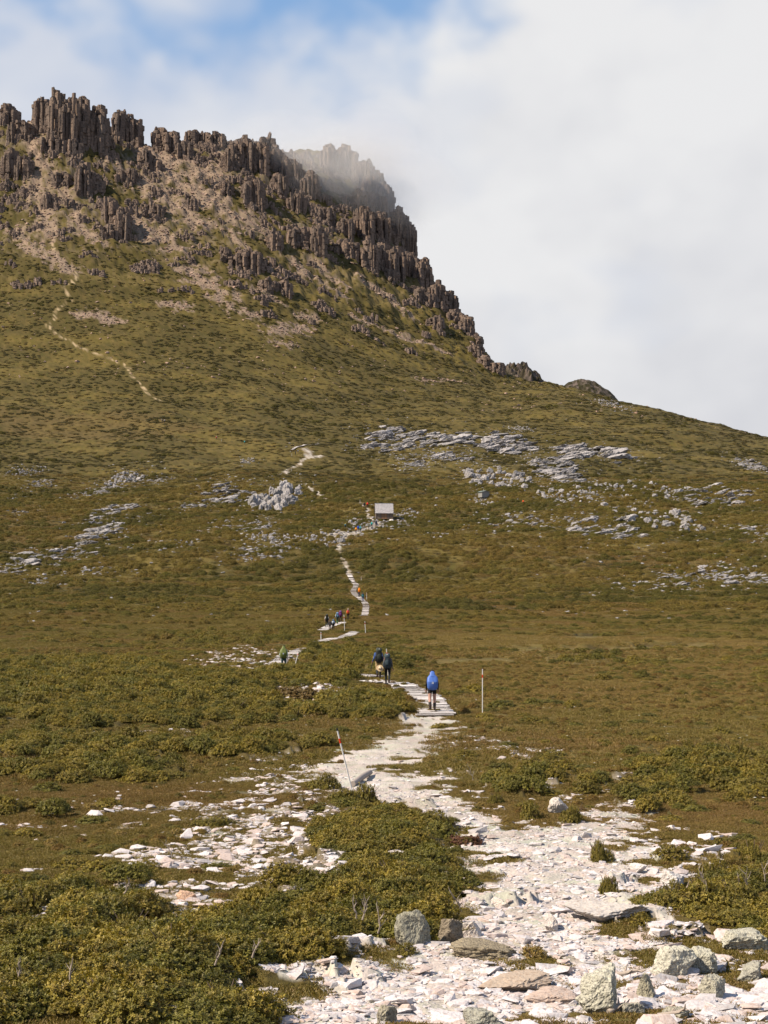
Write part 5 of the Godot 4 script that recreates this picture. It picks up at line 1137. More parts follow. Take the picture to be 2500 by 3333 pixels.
func build_cliffs() -> void:
	var shapes := []
	for k in 8:
		shapes.append(column_shape())
	var crest_blocks := []
	for k in 5:
		crest_blocks.append(boulder_shape(k % 3, 0.28, 6))
	var small_at := []
	var small_tint := []
	for k in 8:
		small_at.append([]); small_tint.append([])
	var which := 0
	for q in BUTTRESSES:
		var x0: float = q[0]
		var d0: float = q[1]
		var wide: float = q[2]
		var deep: float = q[3]
		var top: float = q[4]
		var px := x0 / d0
		var g0 := ground(x0, d0)
		var tall := top - g0
		if tall < 2.0:
			continue
		var label := "weathered outcrop of short upright columns among scree and scrub on the mountain face"
		var group := "column outcrops on the mountain face"
		if px < -0.185 and top > 345.0:
			label = "highest tower of dark upright columns at the mountain's summit"; group = "columns of the summit tower"
		elif top > 328.0 and px < -0.08:
			label = "jagged column tower standing on the mountain's skyline ridge"; group = "towers along the skyline ridge"
		elif px > -0.08 and top > 300.0:
			label = "column cliff half veiled by drifting cloud near the cliff top"; group = "cloud veiled cliffs"
		elif px > -0.03:
			label = "sheer column cliff stepping down the mountain's steep end towards the shoulder"; group = "cliffs of the mountain's steep end"
		label = ("tall " if tall > 26.0 else ("middling " if tall > 15.0 else "low ")) + ("broad " if wide > 13.0 else "narrow ") + label
		group += ", tall" if tall > 26.0 else (", middling" if tall > 15.0 else ", low")
		group += " and broad" if wide > 13.0 else " and narrow"
		var base := thing("rock_buttress", P(x0, d0), label, "cliff", group)
		var across := maxi(3, int(wide / 1.55))
		var back := clampi(int(deep / 2.6), 3, 7)
		for b in back:
			for a in across:
				var u := (a + rng.randf_range(0.25, 0.75)) / across
				var t := (b + rng.randf_range(0.2, 0.8)) / back
				var x := x0 + (u - 0.5) * wide * 1.1
				# groups of columns stand forward or back of one another, with deep clefts between
				var set_back := noise_c.get_noise_2d(x / 3.2 + which * 3.0, 11.0) * 4.0
				var d := d0 + t * deep + set_back
				var g := ground(x, d)
				var edge := 1.0 - 0.34 * pow(absf(2.0 * u - 1.0), 2.6)
				# a sheer jointed face: the mass stands nearly full height from its front, its crest worn into towers
				# columns break off together: neighbours share one step of the crest
				var step := noise_c.get_noise_2d(floorf(x / 3.4) * 7.3, floorf(d / 4.0) * 5.1 + which)
				var crest := 0.88 + 0.10 * step + 0.18 * noise_a.get_noise_2d(x / 11.0, which * 9.0 + d / 14.0)
				var up := g0 + tall * lerpf(0.74, 1.0, t) * edge * crest + rng.randf_range(-0.3, 0.3)
				if b == 0 and rng.randf() < 0.5:
					up = g0 + (up - g0) * rng.randf_range(0.25, 0.8)
				elif b == 1 and rng.randf() < 0.25:
					up = g0 + (up - g0) * rng.randf_range(0.5, 0.9)
				var low := minf(g, ground(x, d - 3.0)) - 2.5
				var hgt := up - low
				if up < g + 0.8:
					continue
				var r := (0.8 + 1.3 * pow(rng.randf(), 1.6)) * (1.0 + 0.006 * tall)
				if b > 0:
					r = rng.randf_range(1.7, 2.9)   # the unbroken mass behind the front ribs
				var tr := Transform3D(Basis.from_euler(Vector3(rng.randf_range(-0.05, 0.03), rng.randf() * TAU, rng.randf_range(-0.05, 0.05))).scaled_local(Vector3(r, hgt, r)), Vector3(x, low, -d) - base.position)
				part("rock_column", shapes[rng.randi() % 8], M["dolerite%d" % (rng.randi() % 4)], base, tr)
		# rough blocks lodged along the crest and at the foot
		for e in clampi(int(wide * 0.55), 3, 9):
			var u := rng.randf_range(0.2, 0.8)
			var foot := rng.randf() < 0.4
			var x := x0 + (u - 0.5) * wide
			var d := d0 + (-1.0 if foot else deep * rng.randf_range(0.3, 1.0))
			var size := rng.randf_range(1.6, 4.2)
			var y := ground(x, d) - 0.6 if foot else g0 + tall * (0.74 - 0.34 * pow(absf(2.0 * u - 1.0), 2.6)) - size * rng.randf_range(0.3, 1.0)
			part("rock_block", crest_blocks[rng.randi() % 5], M["dolerite%d" % (rng.randi() % 4)], base, Transform3D(Basis.from_euler(Vector3(rng.randf_range(-0.3, 0.3), rng.randf() * TAU, rng.randf_range(-0.3, 0.3))).scaled_local(Vector3(size * 0.8, size * rng.randf_range(0.8, 1.6), size * 0.8)), Vector3(x, y, -d) - base.position))
		which += 1
	# low broken crags between the buttresses, packed stumps of columns, too many to count
	for k in 3000:
		var d := rng.randf_range(820.0, 1125.0)
		var x := rng.randf_range(-0.30, 0.075) * d
		var m := noise_a.get_noise_2d(x / 34.0 + 70.0, d / 22.0)
		var h0 := ground(x, d)
		var need := 0.30 - 0.0034 * (h0 - 190.0)
		if m < need or h0 < 130.0 or W.talus[at_cell(x, d)] > 0.4:
			continue
		var wide := rng.randf_range(2.0, 6.0)
		var tall := rng.randf_range(1.5, 4.5) + 4.0 * clampf(m - need, 0.0, 1.0)
		for e in int(wide * 2.4):
			var cx := x + rng.randf_range(-1.0, 1.0) * wide
			var cd := d + rng.randf_range(-0.5, 0.9) * wide * 0.45
			var r := rng.randf_range(0.7, 1.5)
			var hgt := 1.5 + tall * (1.0 - 0.5 * absf(cx - x) / wide) * rng.randf_range(0.65, 1.05)
			var k8 := rng.randi() % 8
			small_at[k8].append(Transform3D(Basis.from_euler(Vector3(rng.randf_range(-0.12, 0.08), rng.randf() * TAU, rng.randf_range(-0.08, 0.08))).scaled_local(Vector3(r, hgt, r)), P(cx, cd, -1.5)))
			var t := rng.randf_range(0.75, 1.15)
			small_tint[k8].append(Color(0.31 * t, 0.268 * t, 0.243 * t))
	var o := stuff("column_stumps", "low broken crags of rock columns scattered between the cliffs and scrub", "rocks")
	for k in 8:
		copies("stumps", shapes[k], M.scree, small_at[k], small_tint[k], o)
	# scree: fallen blocks lying in the gullies
	var blocks := [rock_shape(0), rock_shape(1), rock_shape(2), rock_shape(0)]
	var at := [[], [], [], []]
	var tint := [[], [], [], []]
	var talus: PackedFloat32Array = W.talus
	for j in range(int(row_of(560.0)), int(row_of(1120.0))):
		for i in range(SIDE, SIDE + MAIN):
			var w := talus[j * cols + i]
			var d := row_d[j]
			var x := col_s[i] * (d + APEX)
			var chance := w * 1.1
			if d > 700.0 and w == 0.0:
				chance = 0.012 + (0.12 + 1.6 * smoothstep(180.0, 270.0, H[j * cols + i])) * clampf(noise_a.get_noise_2d(x / 24.0, d / 30.0 + 400.0) - 0.10, 0.0, 1.0)
			if rng.randf() > chance:
				continue
			x += rng.randf_range(-0.9, 0.9); d += rng.randf_range(-1.4, 1.4)
			var size := rng.randf_range(0.7, 1.6) if rng.randf() < 0.85 else rng.randf_range(1.6, 3.0)
			var k := rng.randi() % 4
			at[k].append(Transform3D(Basis.from_euler(Vector3(rng.randf_range(-0.4, 0.4), rng.randf() * TAU, rng.randf_range(-0.4, 0.4))).scaled_local(Vector3(size, size * rng.randf_range(0.6, 1.0), size * rng.randf_range(0.7, 1.3))), P(x, d, -size * 0.2)))
			var t := rng.randf_range(0.75, 1.2)
			tint[k].append(Color(0.50 * t, 0.385 * t, 0.325 * t).lerp(Color(0.40 * t, 0.345 * t, 0.315 * t), rng.randf()))
	var o3 := stuff("scree", "pinkish brown scree of fallen blocks streaming down the mountain gullies", "scree")
	for k in 4:
		copies("blocks", blocks[k], M.scree, at[k], tint[k], o3)

func build_outcrops() -> void:
	var shapes := [[], [], []]
	for k in 5:
		shapes[1].append(boulder_shape(0, 0.22, 7)); shapes[2].append(boulder_shape(2, 0.24, 7)); shapes[0].append(boulder_shape(1, 0.30, 8))
	var mats := []
	for k in 3:
		var m: StandardMaterial3D = M.crag.duplicate()
		m.vertex_color_use_as_albedo = false
		m.albedo_color = [Color(0.37, 0.355, 0.345), Color(0.31, 0.30, 0.29), Color(0.42, 0.405, 0.395)][k].linear_to_srgb()
		mats.append(m)
	for q in OUTCROPS:
		var x0: float = q[0]
		var d0: float = q[1]
		var label := "pale grey slabby outcrop breaking through the heath on the hillside"
		var group := "slab outcrops on the hillside"
		if q[5] == 1:
			label = "jumble of grey boulders lying in the hillside heath"; group = "boulder fields on the hillside"
		elif q[5] == 2:
			label = "steep dark grey rock knob rising out of the heath"; group = ""
		elif d0 < 330.0 and x0 > 40.0:
			label = "low white rock rib crossing the flat below the brown sedge slope"; group = "low rib below the sedge slope"
		if group != "" and not (d0 < 330.0 and x0 > 40.0):
			var size_word: String = "broad" if q[2] > 12.0 else ("mid-sized" if q[2] > 7.0 else "small")
			var slope_word: String = "uphill of the hut" if d0 > 430.0 else ("about level with the hut" if d0 > 370.0 else "downhill of the hut")
			var side_word: String = "on the privy side" if x0 > 4.0 else "on the summit track side"
			label = "%s %s %s, %s" % [size_word, "jumble of grey boulders" if q[5] == 1 else "grey slab outcrop", slope_word, side_word]
			group = label
		var base := thing("rock_outcrop", P(x0, d0), label, "outcrop", group)
		var count := clampi(int(q[2] * q[3] * (0.42 if q[5] != 2 else 0.6)) + 10, 14, 85)
		for k in count:
			var u := rng.randf_range(-0.5, 0.5)
			var t := rng.randf()
			# a band with a ragged outline, thicker in the middle
			t = 0.5 + (t - 0.5) * (1.0 - 1.2 * u * u) + 0.18 * noise_c.get_noise_2d(u * 5.0, x0)
			var x: float = x0 + u * q[2] * 1.2
			var d: float = d0 + (t * 1.35 - 0.15) * q[3]
			var size: float = clampf(q[4] * rng.randf_range(0.14, 0.52), 0.4, 3.4) * (0.8 if rng.randf() < 0.7 else 1.25)
			var kind: int = 0 if q[5] == 0 and rng.randf() < 0.7 else (1 if q[5] != 2 or rng.randf() < 0.5 else 2)
			var tilt := Basis.from_euler(Vector3(rng.randf_range(-0.25, 0.15), rng.randf_range(-0.5, 0.5) + (0.0 if q[5] != 1 else rng.randf() * TAU), rng.randf_range(0.0, 0.3)))
			var sc := Vector3(size * rng.randf_range(1.4, 3.0), size * rng.randf_range(0.35, 0.8), size * rng.randf_range(1.0, 1.8))
			if q[5] == 1:
				sc = Vector3(size * rng.randf_range(0.7, 1.2), size * rng.randf_range(0.8, 1.2), size * rng.randf_range(0.8, 1.2)) * 0.8
			elif q[5] == 2:
				sc = Vector3(size, size * rng.randf_range(1.0, 1.8), size) * 0.9
			part("rock", shapes[kind][rng.randi() % 5], mats[rng.randi() % 3], base, Transform3D(tilt.scaled_local(sc), P(x, d, -sc.y * 0.34) - base.position))
	# rubble round the outcrops
	var rubble_shapes := [rock_shape(0), rock_shape(1), rock_shape(2)]
	var at := [[], [], []]
	var tint := [[], [], []]
	for q in OUTCROPS:
		for k in int(clampf(q[2] * q[3] * 1.4, 40, 300)):
			var x: float = q[0] + rng.randfn() * q[2] * 0.55
			var d: float = q[1] + q[3] * 0.45 + rng.randfn() * q[3] * 0.7
			var size := rng.randf_range(0.25, 1.15)
			var s3 := rng.randi() % 3
			at[s3].append(Transform3D(Basis.from_euler(Vector3(rng.randf_range(-0.3, 0.3), rng.randf() * TAU, rng.randf_range(-0.3, 0.3))).scaled_local(Vector3(size * 1.3, size * 0.8, size)), P(x, d, -size * 0.15)))
			var t := rng.randf_range(0.8, 1.15)
			tint[s3].append(Color(0.44 * t, 0.43 * t, 0.425 * t))
	for k in 1500:
		var d := sqrt(rng.randf_range(210.0 * 210.0, 470.0 * 470.0))
		var x := rng.randf_range(-0.3, 0.3) * d
		if noise_a.get_noise_2d(x / 35.0, d / 20.0 + 300.0) < 0.08:
			continue
		var size := rng.randf_range(0.25, 0.8)
		var s3 := rng.randi() % 3
		at[s3].append(Transform3D(Basis.from_euler(Vector3(rng.randf_range(-0.3, 0.3), rng.randf() * TAU, rng.randf_range(-0.3, 0.3))).scaled_local(Vector3(size * 1.5, size * 0.7, size)), P(x, d, -size * 0.1)))
		var t := rng.randf_range(0.8, 1.15)
		tint[s3].append(Color(0.46 * t, 0.45 * t, 0.44 * t))
	var o := stuff("hillside_rubble", "small pale stones strewn round the hillside outcrops", "stones")
	for k in 3:
		copies("stones", rubble_shapes[k], M.crag, at[k], tint[k], o)

# ===================================================================== boardwalks
func build_walks() -> void:
	var labels := ["wide silver-white plank path curving past the hikers' boots", "pale plank path beside the half hidden hiker with green pack", "pale plank path crossing the flat below the group of hikers", "short plank path on which the group of hikers stands", "long stepped boardwalk climbing towards the hut", "straight raised boardwalk high on the hill above the stony bends", "narrow pale plank strip lying in the heath behind the two hikers"]
	var which := 0
	for q in WALKS:
		var pts := []
		for k in range(1, q.size(), 2):
			pts.append(Vector2(q[k], q[k + 1]))
		var wide: float = q[0]
		var first: Vector2 = pts[0]
		var base := thing("boardwalk", P(first.x, first.y), labels[which], "boardwalk")
		var pace := 0.34 if which >= 4 and which < 6 else 0.30
		var board := []
		for k in 4:
			var s := Shape.new()
			s.box(Vector3.ZERO, Vector3(1.0, 0.05, pace - 0.003), Color(0.74, 0.72, 0.715) * [0.95, 1.0, 1.03, 0.97][k], Basis.IDENTITY, 0.003)
			board.append(s.mesh())
		var run := 0.0
		var held := 0.0
		for k in pts.size() - 1:
			var a: Vector2 = pts[k]
			var b: Vector2 = pts[k + 1]
			var long := a.distance_to(b)
			var dir := (b - a).normalized()
			var x := 0.0
			while x < long:
				var p := a + dir * x
				var turn := atan2(-dir.x, dir.y)   # the walk's own heading
				var y := 0.075
				for e in [-1.2, -0.6, 0.0, 0.6, 1.2]:
					y += ground(p.x + dir.x * e, p.y + dir.y * e) / 5.0
				# the deck follows the slope of the ground
				var pitch := atan2(ground(p.x + dir.x * 1.2, p.y + dir.y * 1.2) - ground(p.x - dir.x * 1.2, p.y - dir.y * 1.2), 2.4)
				if which == 4:
					# every couple of metres a step: a dark cross timber, the next tread a little higher
					if held <= 0.0:
						held = rng.randf_range(1.6, 3.4)
						var riser := Shape.new()
						riser.box(Vector3.ZERO, Vector3(wide * 1.02, 0.16, 0.06), Color(0.30, 0.26, 0.24))
						part("riser", riser.mesh(), M.wood, base, Transform3D(Basis(Vector3.UP, turn), Vector3(p.x, y + 0.02, -p.y + 0.17) - base.position))
					held -= pace
				elif which == 5:
					y += 0.25
				var w := wide * (rng.randf_range(0.82, 1.2) if which != 4 and which != 5 else rng.randf_range(0.98, 1.02))
				var tilt := Basis(Vector3.UP, turn + (rng.randf_range(-0.05, 0.05) if which != 4 else 0.0)) * Basis(Vector3.RIGHT, pitch) * Basis(Vector3.FORWARD, rng.randf_range(-0.008, 0.008))
				part("plank", board[rng.randi() % 4], M.plank, base, Transform3D(tilt.scaled_local(Vector3(w, 1, 1)), Vector3(p.x + (rng.randf_range(-0.08, 0.08) if which != 4 else 0.0), y, -p.y) - base.position))
				x += pace
				run += pace
		# bearers under the planks
		var s2 := Shape.new()
		for k in pts.size() - 1:
			for side in [-0.36, 0.36]:
				var a3 := P(pts[k].x + side * wide, pts[k].y, 0.0) - base.position
				var b3 := P(pts[k + 1].x + side * wide, pts[k + 1].y, 0.0) - base.position
				s2.tube([a3, b3], [0.05, 0.05], 4, Color(0.2, 0.17, 0.15))
		part("bearers", s2.mesh(), M.wood, base)
		which += 1

# ===================================================================== huts, sign
func build_huts() -> void:
	var at: Array = SPOTS.hut
	var base := thing("timber_hut", P(at[0], at[1], 0.25), "small timber hut with a steep silver shingle roof above white rubble", "hut", "", 0.06)
	var wide := 4.7
	var deep := 3.6
	var wall := 1.95
	var rise := 2.55
	for side in [1.0, -1.0]:
		for k in 24:
			var s := Shape.new()
			var t := rng.randf_range(0.75, 1.15)
			var c := Color(0.26 * t, 0.205 * t, 0.165 * t)
			if k > 7 and k < 16 and side > 0.0:
				c = Color(0.40 * t, 0.24 * t, 0.135 * t)
			s.box(Vector3(-wide / 2 + wide * (k + 0.5) / 24.0, wall / 2, side * deep / 2 + rng.randf_range(-0.01, 0.01)), Vector3(wide / 24.0 - 0.012, wall, 0.04), c)
			part("wall_board", s.mesh(), M.wood, base)
	for side in [1.0, -1.0]:
		for k in 16:
			var z := -deep / 2 + deep * (k + 0.5) / 16.0
			var top := wall + rise * (1.0 - absf(z) / (deep / 2)) - 0.12
			var s := Shape.new()
			var t := rng.randf_range(0.8, 1.15)
			s.box(Vector3(side * wide / 2, top / 2, z), Vector3(0.04, top, deep / 16.0 - 0.012), Color(0.28 * t, 0.24 * t, 0.21 * t))
			part("gable_board", s.mesh(), M.wood, base)
	for x in [-wide / 2 - 0.03, wide / 2 + 0.03]:
		for z in [-deep / 2 - 0.03, deep / 2 + 0.03]:
			var s := Shape.new()
			s.box(Vector3(x, wall / 2 - 0.2, z), Vector3(0.14, wall + 0.3, 0.14), Color(0.22, 0.19, 0.17))
			part("corner_post", s.mesh(), M.wood, base)
	var door := Shape.new()
	door.box(Vector3(wide / 2 + 0.05, 0.95, 0.3), Vector3(0.05, 1.8, 0.8), Color(0.2, 0.17, 0.14))
	var d := part("door", door.mesh(), M.wood, base)
	var handle := Shape.new()
	handle.box(Vector3(wide / 2 + 0.09, 0.95, 0.6), Vector3(0.03, 0.12, 0.03), Color(0.05, 0.05, 0.05))
	part("handle", handle.mesh(), M.cloth, d)
	var run := deep / 2 + 0.28
	var drop := rise * run / (deep / 2)
	for side in [1.0, -1.0]:
		var deck := Shape.new()
		var turn := Basis(Vector3.RIGHT, side * atan2(drop, run))
		var length := sqrt(run * run + drop * drop)
		var mid := Vector3(0, wall + rise - drop / 2, side * run / 2)
		deck.box(mid, Vector3(wide + 0.5, 0.05, length), Color(0.2, 0.18, 0.17), turn)
		var roof := part("roof", deck.mesh(), M.wood, base)
		var courses := 9
		for r in courses:
			var s := Shape.new()
			for k in 22:
				var t := rng.randf_range(0.82, 1.1)
				var z := length * ((r + 0.5) / courses - 0.5)
				var off := (0.5 if r % 2 else 0.0)
				s.box(mid + turn * Vector3((wide + 0.5) * ((k + 0.5 + off * 0.9) / 22.5 - 0.5), 0.05, z * side), Vector3((wide + 0.5) / 22.5 - 0.012, 0.025, length / courses * 1.12), Color(0.50 * t, 0.50 * t, 0.53 * t), turn * Basis(Vector3.RIGHT, side * -0.07))
			var course := part("shingle_course", s.mesh(), M.wood, roof)
			course.set_meta("kind", "stuff")
	var cap := Shape.new()
	cap.box(Vector3(0, wall + rise + 0.05, 0), Vector3(wide + 0.54, 0.08, 0.3), Color(0.16, 0.2, 0.21))
	part("ridge_cap", cap.mesh(), M.cloth, base)
	for side in [-1.0, 1.0]:
		var barge := Shape.new()
		for z in [1.0, -1.0]:
			barge.box(Vector3(side * (wide / 2 + 0.27), wall + rise - drop / 2 - 0.02, z * run / 2), Vector3(0.05, 0.16, sqrt(run * run + drop * drop)), Color(0.26, 0.25, 0.25), Basis(Vector3.RIGHT, z * atan2(drop, run)))
		part("barge_board", barge.mesh(), M.wood, base)
	# the stones it stands on
	for k in 22:
		var s := rock_shape(rng.randi() % 2)
		var size := rng.randf_range(0.5, 0.95)
		part("footing_stone", s, M.quartz if k % 2 else M.white_paint, base, Transform3D(Basis(Vector3.UP, rng.randf() * TAU).scaled(Vector3(size, size * 0.8, size)), Vector3(-wide / 2 + 0.1 + wide * rng.randf(), -0.75 + rng.randf_range(0.0, 0.35), deep / 2 + rng.randf_range(-0.1, 0.6))))
	# privy
	at = SPOTS.toilet
	base = thing("privy_hut", P(at[0], at[1], 0.1), "little green roofed privy hut with a vent pipe on the hillside", "hut", "", 0.62)
	var w2 := 3.0
	var d2 := 1.9
	var h2 := 1.75
	for q in [["front_wall", Vector3(-w2 / 2, h2 / 2, 0), Vector3(0.06, h2, d2), Color(0.31, 0.32, 0.31)], ["rear_wall", Vector3(w2 / 2, h2 / 2, 0), Vector3(0.06, h2, d2), Color(0.31, 0.32, 0.31)], ["side_wall", Vector3(0, h2 / 2, d2 / 2), Vector3(w2 - 0.06, h2, 0.06), Color(0.31, 0.32, 0.31)], ["side_wall", Vector3(0, h2 / 2, -d2 / 2), Vector3(w2 - 0.06, h2, 0.06), Color(0.31, 0.32, 0.31)]]:
		var s := Shape.new()
		s.box(q[1], q[2], q[3])
		part(q[0], s.mesh(), M.wood, base)
	for side in [-1.0, 1.0]:
		var s := Shape.new()
		s.box(Vector3(side * (w2 / 4 + 0.15), h2 + 0.2, 0), Vector3(w2 / 2 + 0.42, 0.05, d2 + 0.5), Color(0.27, 0.33, 0.30), Basis(Vector3.FORWARD, side * 0.26))
		var roof := part("roof_sheet", s.mesh(), M.cover, base)
		if side < 0.0:
			var s2 := Shape.new()
			s2.box(Vector3(side * (w2 / 4 + 0.15), h2 + 0.24, 0.1), Vector3(0.7, 0.02, 0.9), Color(0.05, 0.07, 0.075), Basis(Vector3.FORWARD, side * 0.26))
			part("roof_panel", s2.mesh(), M.cover, roof)
	var gable := Shape.new()
	for z in [-d2 / 2 - 0.01, d2 / 2 + 0.01]:
		gable.tri(Vector3(-w2 / 2, h2 - 0.02, z), Vector3(w2 / 2, h2 - 0.02, z), Vector3(0, h2 + 0.4, z), Color(0.31, 0.32, 0.31), Vector3(0, 0, z))
	part("gable", gable.mesh(), M.wood, base)
	var pipe := Shape.new()
	pipe.tube([Vector3(0.35, h2, -0.5), Vector3(0.35, h2 + 1.15, -0.5)], [0.07, 0.07], 8, Color(0.45, 0.42, 0.38))
	part("vent_pipe", pipe.mesh(), M.cloth, base)
	# sign by the high boardwalk
	at = SPOTS.sign
	base = thing("track_sign", P(at[0], at[1]), "small pale sign board on thin posts beside the high boardwalk", "sign")
	for x in [-0.55, 0.55]:
		var s := Shape.new()
		s.tube([Vector3(x, -0.2, 0), Vector3(x, 1.15 if x < 0.0 else 1.7, 0)], [0.05, 0.05], 6, Color(0.4, 0.36, 0.3))
		part("post", s.mesh(), M.cloth, base)
	var brd := Shape.new()
	brd.box(Vector3(0, 1.0, 0.06), Vector3(1.5, 0.34, 0.04), Color(0.36, 0.32, 0.24), Basis.IDENTITY, 0.01)
	part("board", brd.mesh(), M.wood, base)

# ===================================================================== marker poles
func build_poles() -> void:
	var labels := ["tall white pole with red band leaning over the stony track edge", "upright white pole with red band standing alone in the open meadow", "white pole with red band standing behind the two hikers", "slanting white pole with red band beside the hiker with green pack"]
	var k := 0
	for q in POLES:
		var label: String = labels[k] if k < 4 else "thin white marker pole standing beside the boardwalks on the flat"
		var group := "" if k < 4 else "marker poles along the boardwalks"
		if k >= 9:
			label = "thin pale marker pole on the upper hillside track"; group = "marker poles on the upper track"
		var base := thing("marker_pole", P(q[0], q[1]), label, "pole", group)
		var top := Vector3(q[3], q[2], 0.0)
		var r: float = 0.021 if q[1] < 70.0 else 0.026
		if q[1] > 130.0:
			r = 0.04
		var s := Shape.new()
		s.tube([-top * 0.08, top * 0.5, top], [r, r, r], 10, Color.WHITE)
		part("shaft", s.mesh(), M.white_paint, base)
		if k < 9:
			var b := Shape.new()
			b.tube([top * 0.80, top * 0.87], [r + 0.003, r + 0.003], 10, Color.WHITE)
			part("red_band", b.mesh(), M.red_tape, base)
		if k == 0 or k == 3:
			var c := Shape.new()
			c.tube([top * 0.985, top * 1.02], [r + 0.004, r + 0.003], 10, Color.WHITE)
			part("cap", c.mesh(), M.black_cap, base)
		k += 1

# ===================================================================== people
# A skeleton of tapered bones [from, to, radius from, radius to, zone]; zones: 0 skin 1 top 2 upper leg 3 lower leg 4 boot 5 hair 6 upper sleeve 7 forearm
func skeleton(stride: float, arms: Array, lean: float) -> Array:
	var b := []
	var feet := []
	for s in [-1.0, 1.0]:
		var swing: float = stride * s
		var bend := 0.12 + maxf(-swing, 0.0) * 1.3
		var hip := Vector3(s * 0.095, 0.91, 0.0)
		var knee := hip + Vector3(s * 0.012, -0.43 * cos(swing), -0.43 * sin(swing))
		var ankle := knee + Vector3(0.0, -0.40 * cos(swing - bend), -0.40 * sin(swing - bend))
		var tilt := maxf(-swing, 0.0) * 0.9
		var toe := ankle + Vector3(s * 0.02, -0.045 - 0.12 * tilt, -0.17)
		var heel := ankle + Vector3(0.0, -0.045, 0.035)
		feet.append(minf(toe.y, heel.y) - 0.042)
		b.append([hip, hip.lerp(knee, 0.42), 0.094, 0.082, 2])
		b.append([hip.lerp(knee, 0.42), knee, 0.080, 0.062, 8])
		b.append([knee, knee.lerp(ankle, 0.4), 0.058, 0.060, 3])
		b.append([knee.lerp(ankle, 0.4), ankle, 0.058, 0.042, 3])
		b.append([ankle + Vector3(0, 0.07, 0.01), ankle, 0.052, 0.048, 4])
		b.append([heel, toe, 0.046, 0.040, 4])
	b.append([Vector3(-0.07, 0.94, 0.015), Vector3(0.07, 0.94, 0.015), 0.125, 0.125, 2])
	for s in [-1.0, 1.0]:
		b.append([Vector3(s * 0.06, 1.0, 0), Vector3(s * 0.085, 1.34, 0), 0.11, 0.105, 1])
		var sh := Vector3(s * 0.185, 1.39, 0.0)
		var el: Vector3 = sh + arms[0] * Vector3(s, 1, 1)
		var wr: Vector3 = el + arms[1] * Vector3(s, 1, 1)
		b.append([sh, el, 0.055, 0.044, 6])
		b.append([el, wr, 0.042, 0.030, 7])
		var hand: Vector3 = (wr - el).normalized()
		b.append([wr, wr + hand * 0.085, 0.026, 0.030, 0])
		# fingers: four and a thumb, curled a little
		var side: Vector3 = hand.cross(Vector3(0, 0, 1)).normalized() * s
		var fold := Vector3(0, 0, -1)
		for f in 4:
			var root := wr + hand * 0.085 + fold.cross(hand).normalized() * (f - 1.5) * 0.017
			var mid := root + hand * (0.036 + 0.004 * (1.5 - absf(f - 1.5))) + fold * 0.012
			b.append([root, mid, 0.0095, 0.0088, 10])
			b.append([mid, mid + hand * 0.026 + fold * 0.026, 0.0088, 0.0078, 10])
		b.append([wr + hand * 0.03, wr + hand * 0.06 - side * 0.045 + fold * 0.02, 0.011, 0.0095, 10])
		b.append([wr + hand * 0.06 - side * 0.045 + fold * 0.02, wr + hand * 0.09 - side * 0.04 + fold * 0.035, 0.0095, 0.008, 10])
	b.append([Vector3(-0.14, 1.40, 0), Vector3(0.14, 1.40, 0), 0.068, 0.068, 1])
	b.append([Vector3(0, 1.42, 0.0), Vector3(0, 1.53, -0.015), 0.054, 0.052, 0])
	b.append([Vector3(0, 1.575, -0.02), Vector3(0, 1.64, -0.012), 0.082, 0.092, 0])
	b.append([Vector3(0, 1.545, -0.06), Vector3(0, 1.57, -0.055), 0.045, 0.055, 0])
	b.append([Vector3(0, 1.60, -0.105), Vector3(0, 1.575, -0.125), 0.012, 0.016, 0])
	b.append([Vector3(-0.092, 1.575, 0.0), Vector3(-0.098, 1.61, 0.005), 0.014, 0.017, 0])
	b.append([Vector3(0.092, 1.575, 0.0), Vector3(0.098, 1.61, 0.005), 0.014, 0.017, 0])
	b.append([Vector3(0, 1.60, 0.022), Vector3(0, 1.655, 0.008), 0.088, 0.096, 5])
	var low: float = minf(feet[0], feet[1])
	for bone in b:
		for e in 2:
			var p: Vector3 = bone[e]
			if p.y > 0.93:
				p.z -= (p.y - 0.93) * lean
			p.y -= low
			bone[e] = p
	return b

